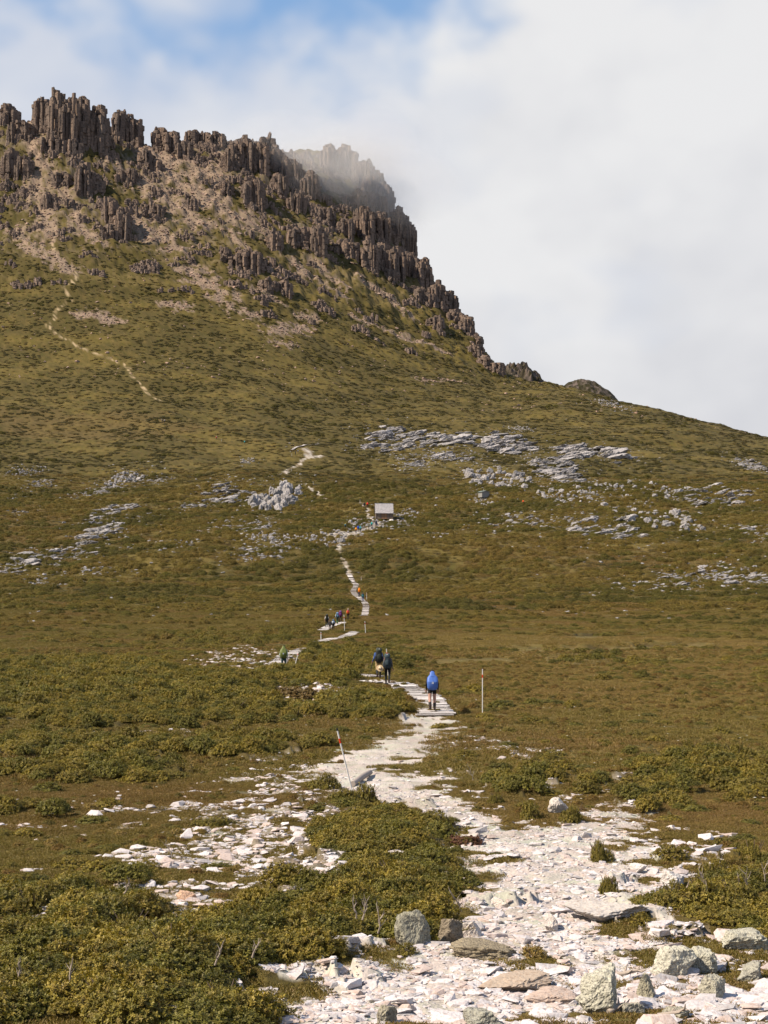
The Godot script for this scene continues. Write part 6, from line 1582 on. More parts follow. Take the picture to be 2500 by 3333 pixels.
func body_net(bones: Array, cell: float) -> Dictionary:
	var lo := Vector3(9, 9, 9)
	var hi := -lo
	for b in bones:
		for e in 2:
			lo = lo.min(b[e] - Vector3.ONE * 0.17)
			hi = hi.max(b[e] + Vector3.ONE * 0.17)
	var nx := int((hi.x - lo.x) / cell) + 2
	var ny := int((hi.y - lo.y) / cell) + 2
	var nz := int((hi.z - lo.z) / cell) + 2
	var f := PackedFloat32Array()
	f.resize(nx * ny * nz); f.fill(1.0)
	var near := f.duplicate()
	var zone := PackedByteArray()
	zone.resize(nx * ny * nz)
	for b in bones:
		if b[4] == 10:
			continue
		var a: Vector3 = b[0]
		var e: Vector3 = b[1]
		var ra: float = b[2]
		var rb: float = b[3]
		var pad := maxf(ra, rb) + 0.05
		var p0 := ((a.min(e) - Vector3.ONE * pad - lo) / cell).floor()
		var p1 := ((a.max(e) + Vector3.ONE * pad - lo) / cell).ceil()
		var ba := e - a
		var bb := maxf(ba.length_squared(), 1e-8)
		for k in range(maxi(int(p0.z), 0), mini(int(p1.z) + 1, nz)):
			for j in range(maxi(int(p0.y), 0), mini(int(p1.y) + 1, ny)):
				for i in range(maxi(int(p0.x), 0), mini(int(p1.x) + 1, nx)):
					var pa := lo + Vector3(i, j, k) * cell - a
					var t := clampf(pa.dot(ba) / bb, 0.0, 1.0)
					var d := (pa - ba * t).length() - lerpf(ra, rb, t)
					var at := (k * ny + j) * nx + i
					var was := f[at]
					var hh := maxf(0.035 - absf(was - d), 0.0) / 0.035
					f[at] = minf(was, d) - hh * hh * 0.035 * 0.25
					if d < near[at]:
						near[at] = d
						zone[at] = b[4]
	var id := PackedInt32Array()
	id.resize(nx * ny * nz); id.fill(-1)
	var v := PackedVector3Array()
	var z := PackedByteArray()
	var step := [0, 1, nx, nx + 1, nx * ny, nx * ny + 1, nx * ny + nx, nx * ny + nx + 1]
	var edges := [[0, 1], [2, 3], [4, 5], [6, 7], [0, 2], [1, 3], [4, 6], [5, 7], [0, 4], [1, 5], [2, 6], [3, 7]]
	for k in nz - 1:
		for j in ny - 1:
			for i in nx - 1:
				var at := (k * ny + j) * nx + i
				if absf(f[at]) > cell * 2.0:
					continue
				var inside := 0
				for s in 8:
					if f[at + step[s]] < 0.0:
						inside += 1
				if inside == 0 or inside == 8:
					continue
				var sum := Vector3.ZERO
				var cnt := 0
				for e in edges:
					var fa := f[at + step[e[0]]]
					var fb := f[at + step[e[1]]]
					if (fa < 0.0) != (fb < 0.0):
						var t := fa / (fa - fb)
						sum += Vector3(e[0] & 1, (e[0] >> 1) & 1, e[0] >> 2).lerp(Vector3(e[1] & 1, (e[1] >> 1) & 1, e[1] >> 2), t)
						cnt += 1
				id[at] = v.size()
				v.append(lo + (Vector3(i, j, k) + sum / cnt) * cell)
				z.append(zone[at])
	var idx := PackedInt32Array()
	for k in range(1, nz - 1):
		for j in range(1, ny - 1):
			for i in range(1, nx - 1):
				var at := (k * ny + j) * nx + i
				if absf(f[at]) > cell * 2.0:
					continue
				var inside := f[at] < 0.0
				for ax in 3:
					var d1: int = [1, nx, nx * ny][ax]
					if (f[at + d1] < 0.0) == inside:
						continue
					var d2: int = [nx, nx * ny, 1][ax]
					var d3: int = [nx * ny, 1, nx][ax]
					var q := [id[at], id[at - d2], id[at - d2 - d3], id[at - d3]]
					if q.min() < 0:
						continue
					if inside:
						q.reverse()
					idx.append_array(PackedInt32Array([q[0], q[1], q[2], q[0], q[2], q[3]]))
	var n := PackedVector3Array()
	n.resize(v.size())
	for k in range(0, idx.size(), 3):
		var m := (v[idx[k + 2]] - v[idx[k]]).cross(v[idx[k + 1]] - v[idx[k]])
		for e in 3:
			n[idx[k + e]] += m
	for k in n.size():
		n[k] = n[k].normalized()
	# fingers are finer than the grid: thin tapered chains rooted in the palm
	var s := Shape.new()
	for b in bones:
		if b[4] == 10:
			s.tube([b[0], b[1], b[1] + (b[1] - b[0]).normalized() * 0.005], [b[2], b[3], b[3] * 0.5], 5, Color.WHITE)
	for k in s.v.size():
		idx.append(v.size() + k)
	for k in s.v.size():
		z.append(0)
	v.append_array(s.v)
	n.append_array(s.n)
	return {"v": v, "n": n, "z": z, "i": idx}

func body_mesh(net: Dictionary, zones: Array) -> ArrayMesh:
	var c := PackedColorArray()
	c.resize(net.v.size())
	for k in net.v.size():
		c[k] = zones[net.z[k]] if net.z[k] < zones.size() else zones[2]
	var a := []
	a.resize(Mesh.ARRAY_MAX)
	a[Mesh.ARRAY_VERTEX] = net.v
	a[Mesh.ARRAY_NORMAL] = net.n
	a[Mesh.ARRAY_COLOR] = c
	a[Mesh.ARRAY_INDEX] = net.i
	var m := ArrayMesh.new()
	m.add_surface_from_arrays(Mesh.PRIMITIVE_TRIANGLES, a)
	return m

func backpack(at: Transform3D, label: String, group: String, bag: Color, lid: Color, tall: float, covered := false, detail := true) -> Node3D:
	var base := thing("backpack", at.origin, label, "backpack", group)
	base.transform = at
	var s := Shape.new()
	var y0 := 0.88
	var y1 := 1.42 + tall
	if covered:
		s.loft([[y0, 0, 0.20, 0.05, 0.04], [y0 + 0.02, 0, 0.22, 0.17, 0.09], [y0 + 0.12, 0, 0.24, 0.225, 0.14], [y0 + 0.35, 0, 0.25, 0.24, 0.165], [y1 - 0.28, 0, 0.23, 0.245, 0.155], [y1 - 0.13, 0, 0.20, 0.225, 0.135], [y1 - 0.05, 0, 0.17, 0.165, 0.115], [y1 + 0.0, 0, 0.15, 0.115, 0.105], [y1 + 0.1, 0, 0.13, 0.095, 0.09], [y1 + 0.15, 0, 0.12, 0.05, 0.05]], 24, 3.2, bag)
		part("rain_cover", s.mesh(), M.cover, base)
		if detail:
			# gathers of the elastic hem and folds running down the cover
			for k in 7:
				var x := -0.17 + 0.057 * k
				var f := Shape.new()
				f.tube([Vector3(x * 1.1, y0 + 0.06, 0.345), Vector3(x, y0 + 0.32, 0.408 - absf(x) * 0.35), Vector3(x * 0.8, y1 - 0.25, 0.372 - absf(x) * 0.3), Vector3(x * 0.4, y1 - 0.05, 0.30)], [0.006, 0.014, 0.013, 0.004], 5, bag)
				part("fold", f.mesh(), M.cover, base)
			var lo := Shape.new()
			# the maker's pale square emblem with its mark
			lo.box(Vector3(0, 1.205, 0.421), Vector3(0.075, 0.085, 0.006), Color(0.62, 0.68, 0.80))
			lo.box(Vector3(-0.006, 1.212, 0.426), Vector3(0.028, 0.03, 0.005), Color(0.16, 0.24, 0.52))
			part("emblem", lo.mesh(), M.cloth, base)
		return base
	s.loft([[y0, 0, 0.20, 0.12, 0.06], [y0 + 0.03, 0, 0.21, 0.15, 0.10], [y0 + 0.2, 0, 0.23, 0.165, 0.125], [y1 - 0.2, 0, 0.23, 0.165, 0.125], [y1 - 0.06, 0, 0.21, 0.155, 0.11], [y1, 0, 0.20, 0.10, 0.07]], 16, 3.2, bag)
	part("bag", s.mesh(), M.cloth, base)
	var l := Shape.new()
	l.loft([[y1 - 0.07, 0, 0.22, 0.155, 0.125], [y1 - 0.02, 0, 0.215, 0.17, 0.14], [y1 + 0.08, 0, 0.20, 0.16, 0.12], [y1 + 0.13, 0, 0.19, 0.10, 0.07]], 16, 2.6, lid)
	part("lid", l.mesh(), M.cloth, base)
	if detail:
		var p := Shape.new()
		p.loft([[y0 + 0.2, 0, 0.33, 0.08, 0.03], [y0 + 0.24, 0, 0.345, 0.10, 0.05], [y0 + 0.44, 0, 0.345, 0.10, 0.05], [y0 + 0.50, 0, 0.335, 0.07, 0.03]], 12, 3.0, lid)
		part("front_pocket", p.mesh(), M.cloth, base)
		for x in [-0.18, 0.18]:
			var q := Shape.new()
			q.loft([[y0 + 0.08, x, 0.24, 0.03, 0.05], [y0 + 0.12, x, 0.24, 0.045, 0.08], [y0 + 0.34, x, 0.24, 0.045, 0.08], [y0 + 0.37, x, 0.24, 0.03, 0.05]], 10, 3.0, bag)
			part("side_pocket", q.mesh(), M.cloth, base)
			var t := Shape.new()
			t.tube([Vector3(x * 0.45, y1 - 0.12, 0.355), Vector3(x * 0.5, y0 + 0.25, 0.375), Vector3(x * 0.5, y0 + 0.05, 0.33)], [0.011, 0.011, 0.011], 5, Color(0.03, 0.03, 0.03))
			part("strap", t.mesh(), M.cloth, base)
			var u := Shape.new()
			u.tube([Vector3(x * 0.6, 1.48, 0.07), Vector3(x * 0.72, 1.475, -0.05), Vector3(x * 0.75, 1.30, -0.12), Vector3(x * 0.9, 1.08, -0.05), Vector3(x * 0.75, 1.0, 0.14)], [0.03, 0.03, 0.026, 0.02, 0.02], 6, Color(0.03, 0.03, 0.035))
			part("shoulder_strap", u.mesh(), M.cloth, base)
		var e := Shape.new()
		e.box(Vector3(0, y1 + 0.07, 0.325), Vector3(0.05, 0.03, 0.012), Color(0.6, 0.62, 0.62), Basis(Vector3.RIGHT, -0.5))
		part("emblem", e.mesh(), M.cloth, base)
	return base

func build_people() -> void:
	var calm := [Vector3(0.06, -0.27, 0.04), Vector3(0.01, -0.23, -0.08)]
	var nets := [
		body_net(skeleton(0.20, calm, 0.10), 0.018),
		body_net(skeleton(-0.24, calm, 0.16), 0.020),
		body_net(skeleton(0.30, [Vector3(0.07, -0.26, 0.05), Vector3(0.05, -0.16, -0.18)], 0.18), 0.020),
		body_net(skeleton(0.06, calm, 0.08), 0.022),
	]
	var skin := Color(0.42, 0.235, 0.165)
	var dark_hair := Color(0.03, 0.02, 0.014)
	var black := Color(0.012, 0.012, 0.014)
	var boot := Color(0.045, 0.03, 0.024)
	# key: [net, scale, lift, turn, person label, [skin, top, upper leg, lower leg, boot, hair, sleeve, forearm], bag colour or null, lid colour, tall, covered, pack label]
	var who := {
		"blue": [0, 0.99, 0.1, 0.03, "person in black shorts and dark gaiters walking under a blue covered pack", [skin, black, black, Color(0.50, 0.30, 0.24), boot, dark_hair, black, black, Color(0.50, 0.30, 0.24)], Color(0.085, 0.18, 0.56), Color(0.1, 0.2, 0.6), 0.12, true, "tall bright blue rain covered backpack worn by the hiker in shorts"],
		"navy": [2, 1.05, 0.1, 0.12, "person in blue sweater, tan shorts and black gaiters leaning under a dark pack", [skin, Color(0.04, 0.08, 0.22), Color(0.30, 0.22, 0.11), Color(0.03, 0.035, 0.035), boot, dark_hair, Color(0.05, 0.10, 0.28), Color(0.05, 0.10, 0.28)], Color(0.022, 0.026, 0.026), Color(0.045, 0.055, 0.05), 0.16, false, "bulky black backpack worn by the hiker in blue sweater"],
		"black": [1, 0.97, 0.1, -0.1, "person with ginger hair in grey top and black trousers with a slate pack", [skin, Color(0.09, 0.085, 0.085), black, Color(0.022, 0.03, 0.035), boot, Color(0.24, 0.09, 0.035), Color(0.10, 0.095, 0.095), Color(0.10, 0.095, 0.095)], Color(0.03, 0.045, 0.06), Color(0.05, 0.075, 0.095), 0.18, false, "tall slate blue backpack worn by the ginger haired hiker"],
		"green": [3, 0.98, 0.0, 0.0, "person in pale teal jacket half hidden by bushes at the plank path", [skin, Color(0.35, 0.5, 0.48), Color(0.05, 0.09, 0.10), Color(0.05, 0.09, 0.10), boot, dark_hair, Color(0.40, 0.52, 0.5), Color(0.5, 0.55, 0.52)], Color(0.135, 0.165, 0.05), Color(0.16, 0.19, 0.06), 0.14, true, "moss green covered backpack rising above the bushes by the plank path"],
		"white": [1, 1.05, 0.1, 0.1, "person with white sleeves and black pack at the end of the group", [skin, black, black, Color(0.04, 0.07, 0.10), boot, dark_hair, Color(0.65, 0.63, 0.62), skin], black, Color(0.02, 0.03, 0.02), 0.2, false, "tall black backpack worn by the hiker with white sleeves"],
		"grey": [3, 0.82, 0.0, 0.2, "short person in brown grey coat at the front of the group", [skin, Color(0.07, 0.055, 0.05), Color(0.05, 0.04, 0.04), Color(0.22, 0.12, 0.08), boot, Color(0.08, 0.07, 0.07), Color(0.06, 0.05, 0.045), Color(0.06, 0.05, 0.045)], null, black, 0.0, false, ""],
		"bluehat": [3, 0.84, 0.0, -0.2, "short person in blue hood and blue white jacket among the group", [skin, Color(0.16, 0.3, 0.6), black, black, boot, Color(0.03, 0.25, 0.55), Color(0.12, 0.25, 0.55), black], Color(0.03, 0.035, 0.05), Color(0.4, 0.45, 0.5), -0.1, false, "small black and grey backpack worn by the blue hooded hiker"],
		"bluepack": [2, 1.02, 0.08, 0.2, "person in dark jacket and green trousers walking up the group's planks", [skin, Color(0.03, 0.06, 0.07), Color(0.03, 0.05, 0.035), Color(0.06, 0.16, 0.07), boot, Color(0.15, 0.2, 0.35), Color(0.4, 0.5, 0.6), Color(0.3, 0.4, 0.5)], Color(0.03, 0.06, 0.08), Color(0.14, 0.26, 0.52), 0.16, false, "dark backpack with a sky blue lid worn in the group"],
		"purple": [1, 1.0, 0.08, 0.1, "person in purple jacket and black trousers in the group", [skin, Color(0.14, 0.03, 0.14), black, black, boot, Color(0.12, 0.05, 0.2), Color(0.15, 0.03, 0.15), Color(0.15, 0.03, 0.15)], Color(0.15, 0.025, 0.12), Color(0.18, 0.07, 0.25), 0.16, false, "plum purple backpack worn in the group"],
		"orangepack": [3, 0.96, 0.0, -0.1, "person in dark clothes and pale hat beyond the group", [skin, Color(0.05, 0.03, 0.05), Color(0.04, 0.02, 0.025), Color(0.03, 0.02, 0.02), boot, Color(0.5, 0.4, 0.36), Color(0.7, 0.25, 0.03), Color(0.4, 0.3, 0.1)], Color(0.80, 0.16, 0.02), Color(0.55, 0.05, 0.06), -0.12, false, "squat bright orange backpack beyond the group"],
		"teal": [1, 1.0, 0.1, 0.05, "person in teal top and blue trousers on the stepped boardwalk", [skin, Color(0.05, 0.20, 0.22), Color(0.04, 0.08, 0.2), Color(0.05, 0.09, 0.25), boot, Color(0.03, 0.04, 0.06), Color(0.04, 0.12, 0.16), Color(0.4, 0.4, 0.42)], Color(0.04, 0.19, 0.20), Color(0.03, 0.05, 0.09), -0.05, false, "teal backpack on the stepped boardwalk"],
		"orangetop": [3, 1.0, 0.1, 0.2, "person in dark blue ahead on the stepped boardwalk", [skin, Color(0.03, 0.05, 0.10), Color(0.03, 0.05, 0.12), Color(0.03, 0.05, 0.12), boot, dark_hair, Color(0.03, 0.06, 0.1), Color(0.03, 0.06, 0.1)], Color(0.82, 0.22, 0.01), Color(0.8, 0.22, 0.01), 0.2, true, "round bright orange covered backpack on the stepped boardwalk"],
		"dark": [1, 1.0, 0.0, 0.0, "person in navy clothes walking past the hut's near corner", [skin, Color(0.025, 0.025, 0.05), Color(0.02, 0.02, 0.04), Color(0.4, 0.25, 0.2), boot, dark_hair, Color(0.02, 0.02, 0.05), Color(0.02, 0.02, 0.05)], Color(0.02, 0.02, 0.05), Color(0.02, 0.02, 0.04), 0.0, false, "navy backpack on the hiker beside the red one"],
		"red": [2, 1.0, 0.0, 0.0, "person in bright red jacket leaving the hut uphill", [skin, Color(0.72, 0.05, 0.03), Color(0.1, 0.05, 0.05), Color(0.25, 0.14, 0.11), boot, Color(0.3, 0.15, 0.1), Color(0.72, 0.05, 0.03), Color(0.72, 0.05, 0.03)], Color(0.75, 0.05, 0.03), Color(0.7, 0.05, 0.03), 0.0, true, "bright red covered backpack above the hut"],
		"yellowhat": [3, 1.0, 0.0, 0.0, "person in yellow hat and teal vest among the white rubble", [skin, Color(0.03, 0.12, 0.13), Color(0.02, 0.05, 0.04), Color(0.02, 0.05, 0.04), boot, Color(0.7, 0.6, 0.2), Color(0.05, 0.12, 0.14), skin], Color(0.03, 0.06, 0.06), Color(0.1, 0.25, 0.3), -0.1, false, "dark backpack of the hiker in yellow hat"],
		"orange": [1, 1.0, 0.0, 0.0, "person in grey trousers climbing to the hut under an orange pack", [skin, Color(0.2, 0.15, 0.1), Color(0.10, 0.09, 0.08), Color(0.11, 0.10, 0.09), boot, dark_hair, Color(0.6, 0.25, 0.03), Color(0.1, 0.1, 0.1)], Color(0.72, 0.27, 0.025), Color(0.74, 0.3, 0.03), 0.1, true, "amber orange covered backpack below the hut"],
		"royal": [2, 1.02, 0.0, 0.0, "person in khaki trousers climbing to the hut under a royal blue pack", [skin, Color(0.03, 0.06, 0.3), Color(0.18, 0.15, 0.06), Color(0.16, 0.13, 0.05), boot, dark_hair, Color(0.04, 0.08, 0.3), skin], Color(0.02, 0.07, 0.42), Color(0.03, 0.08, 0.45), 0.14, true, "royal blue covered backpack below the hut"],
		"sky": [3, 1.0, 0.0, 0.0, "person in turquoise jacket just ahead of the royal blue pack", [skin, Color(0.06, 0.36, 0.42), Color(0.05, 0.06, 0.07), Color(0.05, 0.06, 0.07), boot, Color(0.08, 0.35, 0.45), Color(0.06, 0.36, 0.42), Color(0.06, 0.36, 0.42)], null, black, 0.0, false, ""],
		"turquoise": [3, 1.0, 0.0, 0.0, "person in dark clothes with turquoise pack on the hut's rubble", [skin, Color(0.03, 0.2, 0.22), Color(0.03, 0.04, 0.04), Color(0.1, 0.09, 0.09), boot, Color(0.4, 0.2, 0.17), Color(0.03, 0.2, 0.22), skin], Color(0.01, 0.36, 0.36), Color(0.02, 0.36, 0.36), 0.05, true, "turquoise covered backpack on the hut's rubble"],
		"olive": [1, 1.0, 0.0, 0.0, "person in dull olive clothes waiting on the hut's rubble", [skin, Color(0.13, 0.14, 0.09), Color(0.09, 0.09, 0.07), Color(0.1, 0.1, 0.08), boot, Color(0.2, 0.22, 0.15), Color(0.12, 0.13, 0.09), Color(0.12, 0.13, 0.09)], null, black, 0.0, false, ""],
		"charcoal": [3, 1.05, 0.0, 0.0, "person in charcoal clothes standing by the hut's corner", [skin, Color(0.05, 0.055, 0.05), Color(0.06, 0.05, 0.05), Color(0.12, 0.08, 0.07), boot, Color(0.06, 0.07, 0.06), Color(0.06, 0.06, 0.06), Color(0.06, 0.06, 0.06)], Color(0.04, 0.06, 0.12), Color(0.05, 0.05, 0.05), 0.1, false, "charcoal backpack at the hut's corner"],
		"toilet": [0, 1.0, 0.0, 0.0, "person in fluorescent orange jacket alone in the heath near the privy", [skin, Color(0.85, 0.14, 0.035), Color(0.06, 0.045, 0.04), Color(0.05, 0.04, 0.035), boot, dark_hair, Color(0.85, 0.14, 0.035), Color(0.85, 0.14, 0.035)], null, black, 0.0, false, ""],
		"whitehat": [2, 1.0, 0.0, -0.6, "person in white hat and navy jacket high on the heath slope", [skin, Color(0.05, 0.06, 0.16), Color(0.03, 0.03, 0.05), Color(0.03, 0.03, 0.04), boot, Color(0.7, 0.7, 0.75), Color(0.2, 0.22, 0.4), skin], Color(0.6, 0.07, 0.03), Color(0.5, 0.06, 0.03), -0.1, false, "red backpack high on the heath slope"],
		"aqua": [2, 1.0, 0.0, -0.5, "person in dark jacket with aqua pack high on the heath slope", [skin, Color(0.03, 0.06, 0.07), Color(0.02, 0.03, 0.03), Color(0.02, 0.03, 0.03), boot, Color(0.2, 0.16, 0.14), Color(0.03, 0.06, 0.07), skin], Color(0.01, 0.36, 0.40), Color(0.01, 0.34, 0.38), -0.05, true, "aqua covered backpack high on the heath slope"],
		"high": [1, 1.0, 0.0, 0.5, "person in dark clothes on the summit track by the pale grass patch", [skin, Color(0.06, 0.06, 0.07), Color(0.05, 0.05, 0.05), Color(0.05, 0.05, 0.05), boot, dark_hair, Color(0.5, 0.5, 0.5), skin], null, black, 0.0, false, ""],
		"higher": [3, 1.0, 0.0, 0.5, "person in white shirt on the summit track by the pale grass patch", [skin, Color(0.55, 0.54, 0.53), Color(0.05, 0.05, 0.05), Color(0.05, 0.05, 0.05), boot, dark_hair, Color(0.5, 0.5, 0.5), skin], null, black, 0.0, false, ""],
		"stepa": [1, 1.0, 0.0, -0.6, "person in blue grey jacket just below the high boardwalk", [skin, Color(0.12, 0.14, 0.18), Color(0.03, 0.03, 0.035), Color(0.3, 0.17, 0.12), boot, dark_hair, Color(0.14, 0.16, 0.2), skin], null, black, 0.0, false, ""],
		"stepb": [3, 0.97, 0.0, -0.6, "person in black jacket just below the high boardwalk", [skin, Color(0.03, 0.03, 0.035), Color(0.025, 0.025, 0.03), Color(0.025, 0.025, 0.03), boot, dark_hair, Color(0.03, 0.03, 0.035), skin], null, black, 0.0, false, ""],
	}
	for key in who:
		var q: Array = who[key]
		var at: Array = PEOPLE[key]
		var tr := Transform3D(Basis(Vector3.UP, q[3]).scaled(Vector3.ONE * q[1]), P(at[0], at[1], q[2]))
		var group := "hikers on the valley track"
		var o := thing("person", tr.origin, q[4], "person", group)
		o.transform = tr
		part("body", body_mesh(nets[q[0]], q[5]), M.cloth, o)
		if key == "blue":
			for x in [-0.1, 0.1]:
				# gaiters over the boots
				var s := Shape.new()
				var ank: Vector3 = Vector3(x, 0.0, 0.0)
				for b in skeleton(0.20, calm, 0.10):
					if b[4] == 3 and signf(b[0].x) == signf(x) and b[3] < 0.05:
						s.tube([b[0], b[0].lerp(b[1], 0.5), b[1]], [0.068, 0.066, 0.058], 12, Color(0.035, 0.028, 0.03))
				part("gaiter", s.mesh(), M.cloth, o)
		if key == "black":
			var hair := Shape.new()
			hair.tube([Vector3(-0.06, 1.60, -0.07), Vector3(-0.13, 1.50, -0.02), Vector3(-0.17, 1.40, 0.03), Vector3(-0.17, 1.32, 0.05)], [0.05, 0.05, 0.04, 0.015], 8, Color(0.26, 0.10, 0.04))
			part("hair", hair.mesh(), M.cloth, o)
		if q[6] != null:
			backpack(tr, q[10], "backpacks worn by hikers", q[6], q[7], q[8], q[9], at[1] < 230.0)
	# things in hands
	var at: Array = PEOPLE.navy
	for k in 2:
		var foot := P(at[0] - 0.72 + 0.18 * k, at[1] - 0.35)
		var grip := P(at[0] - 0.33, at[1] - 0.1, 1.05)
		var pole := thing("trekking_pole", foot, "thin dark trekking pole held by the hiker in blue sweater", "trekking pole", "trekking poles of the hiker in blue")
		var s := Shape.new()
		s.tube([Vector3.ZERO, grip - foot], [0.008, 0.012], 6, Color(0.03, 0.03, 0.03))
		part("shaft", s.mesh(), M.cloth, pole)
		var g := Shape.new()
		g.tube([(grip - foot) * 0.9, (grip - foot) * 1.03], [0.018, 0.02], 6, Color(0.02, 0.02, 0.02))
		part("grip", g.mesh(), M.cloth, pole)
	at = PEOPLE.black
	var hat := thing("sun_hat", P(at[0] - 0.42, at[1] - 0.1, 0.98), "round straw sun hat hanging from the ginger haired hiker's arm", "hat")
	var brim := Shape.new()
	var tilt := Basis(Vector3.RIGHT, 1.25) * Basis(Vector3.FORWARD, 0.15)
	brim.tube([tilt * Vector3(0, -0.006, 0), tilt * Vector3(0, 0.006, 0)], [0.19, 0.185], 24, Color(0.72, 0.56, 0.36))
	part("brim", brim.mesh(), M.cloth, hat)
	var crown := Shape.new()
	crown.tube([tilt * Vector3(0, 0.0, 0), tilt * Vector3(0, 0.07, 0), tilt * Vector3(0, 0.10, 0)], [0.10, 0.09, 0.05], 18, Color(0.78, 0.68, 0.52))
	part("crown", crown.mesh(), M.cloth, hat)
	var band := Shape.new()
	band.tube([tilt * Vector3(0, 0.008, 0), tilt * Vector3(0, 0.03, 0)], [0.106, 0.104], 18, Color(0.62, 0.22, 0.06), false)
	part("band", band.mesh(), M.cloth, hat)

# ===================================================================== boulders, shrubs, dead wood
func build_boulders() -> void:
	var labels := ["upright grey green lichen boulder at the shrub edge beside the track", "dark slab leaning against the upright lichen boulder", "angular white block beside the leaning dark slab", "long brown grey wedge rock in front of the leaning slab", "long flat pale ledge stepping across the track", "tall lichen boulder with a mossy shrub at its foot", "rounded white and black lichen boulder below the big shrub", "grey lichen boulder touching the rounded white one", "broad grey lichen outcrop at the shrub's lower edge", "low folded slab stained orange brown in the track", "flat pinkish slab beside the orange brown slab", "square grey block at the track's lower edge", "low grey lichen block between pink slabs", "large white boulder beside the shrub on the stony bank", "small white rounded boulder on the stony bank", "white square block between the two round bushes", "pale pointed rock in the middle of the track", "blocky pale rock with a dark shaded end in the track", "orange tinted block at the edge of the stone field", "flat white rock near the red brown tussock", "narrow upright lichen rock among small stones", "rough pale rock among heath tufts", "grey knobbly rock at the stony bank", "low grey rock beside driftwood roots", "flat lichen rock in the stony bed"]
	var k := 0
	for q in BOULDERS:
		var kind: int = [0, 2, 0, 1, 1, 0, 0, 0, 0, 1, 1, 0, 0, 0, 0, 0, 2, 0, 0, 1, 2, 0, 0, 0, 1][k]
		var tone: Color = [Color(0.43, 0.42, 0.385), Color(0.34, 0.29, 0.25), Color(0.62, 0.59, 0.57), Color(0.42, 0.36, 0.29), Color(0.55, 0.53, 0.51), Color(0.66, 0.65, 0.62), Color(0.70, 0.69, 0.67), Color(0.62, 0.61, 0.58), Color(0.64, 0.63, 0.60), Color(0.47, 0.395, 0.325), Color(0.52, 0.43, 0.38), Color(0.46, 0.43, 0.39), Color(0.46, 0.46, 0.45), Color(0.66, 0.65, 0.65), Color(0.66, 0.65, 0.65), Color(0.64, 0.62, 0.6), Color(0.58, 0.56, 0.55), Color(0.60, 0.56, 0.53), Color(0.62, 0.44, 0.33), Color(0.66, 0.63, 0.61), Color(0.48, 0.46, 0.40), Color(0.55, 0.53, 0.49), Color(0.50, 0.49, 0.47), Color(0.5, 0.48, 0.46), Color(0.50, 0.48, 0.44)][k]
		var m: StandardMaterial3D = (M.lichen if k in [0, 1, 3, 5, 6, 7, 8, 11, 12, 20, 21, 22, 23, 24] else M.quartz).duplicate()
		m.vertex_color_use_as_albedo = false
		m.albedo_color = (tone * 0.72).linear_to_srgb()
		var o := part("boulder", boulder_shape(kind, 0.13), m, self, Transform3D(Basis.from_euler(Vector3(rng.randf_range(-0.08, 0.05), [0.25, -0.5, 0.5, 0.1, 0.15][k] if k < 5 else rng.randf_range(-0.6, 0.6), [0.12, -0.42, 0.1, -0.06, 0.02][k] if k < 5 else rng.randf_range(-0.08, 0.08))).scaled_local(Vector3(q[2], q[3] * 1.12, q[2] * (0.8 if kind != 1 else 0.9)) * 0.96), P(q[0], q[1] + q[2] * 0.3, -q[3] * 0.2)))
		tag(o, labels[k], "boulder")
		k += 1

const LEAF_GREENS := [Color(0.190, 0.158, 0.029), Color(0.148, 0.127, 0.024), Color(0.235, 0.190, 0.041), Color(0.122, 0.108, 0.024), Color(0.172, 0.135, 0.036)]
const HEATH_TONES := [Color(0.150, 0.124, 0.027), Color(0.180, 0.136, 0.038), Color(0.125, 0.106, 0.023), Color(0.215, 0.164, 0.060), Color(0.155, 0.106, 0.038)]
var bushes := []
var mats := []
var cushions := []

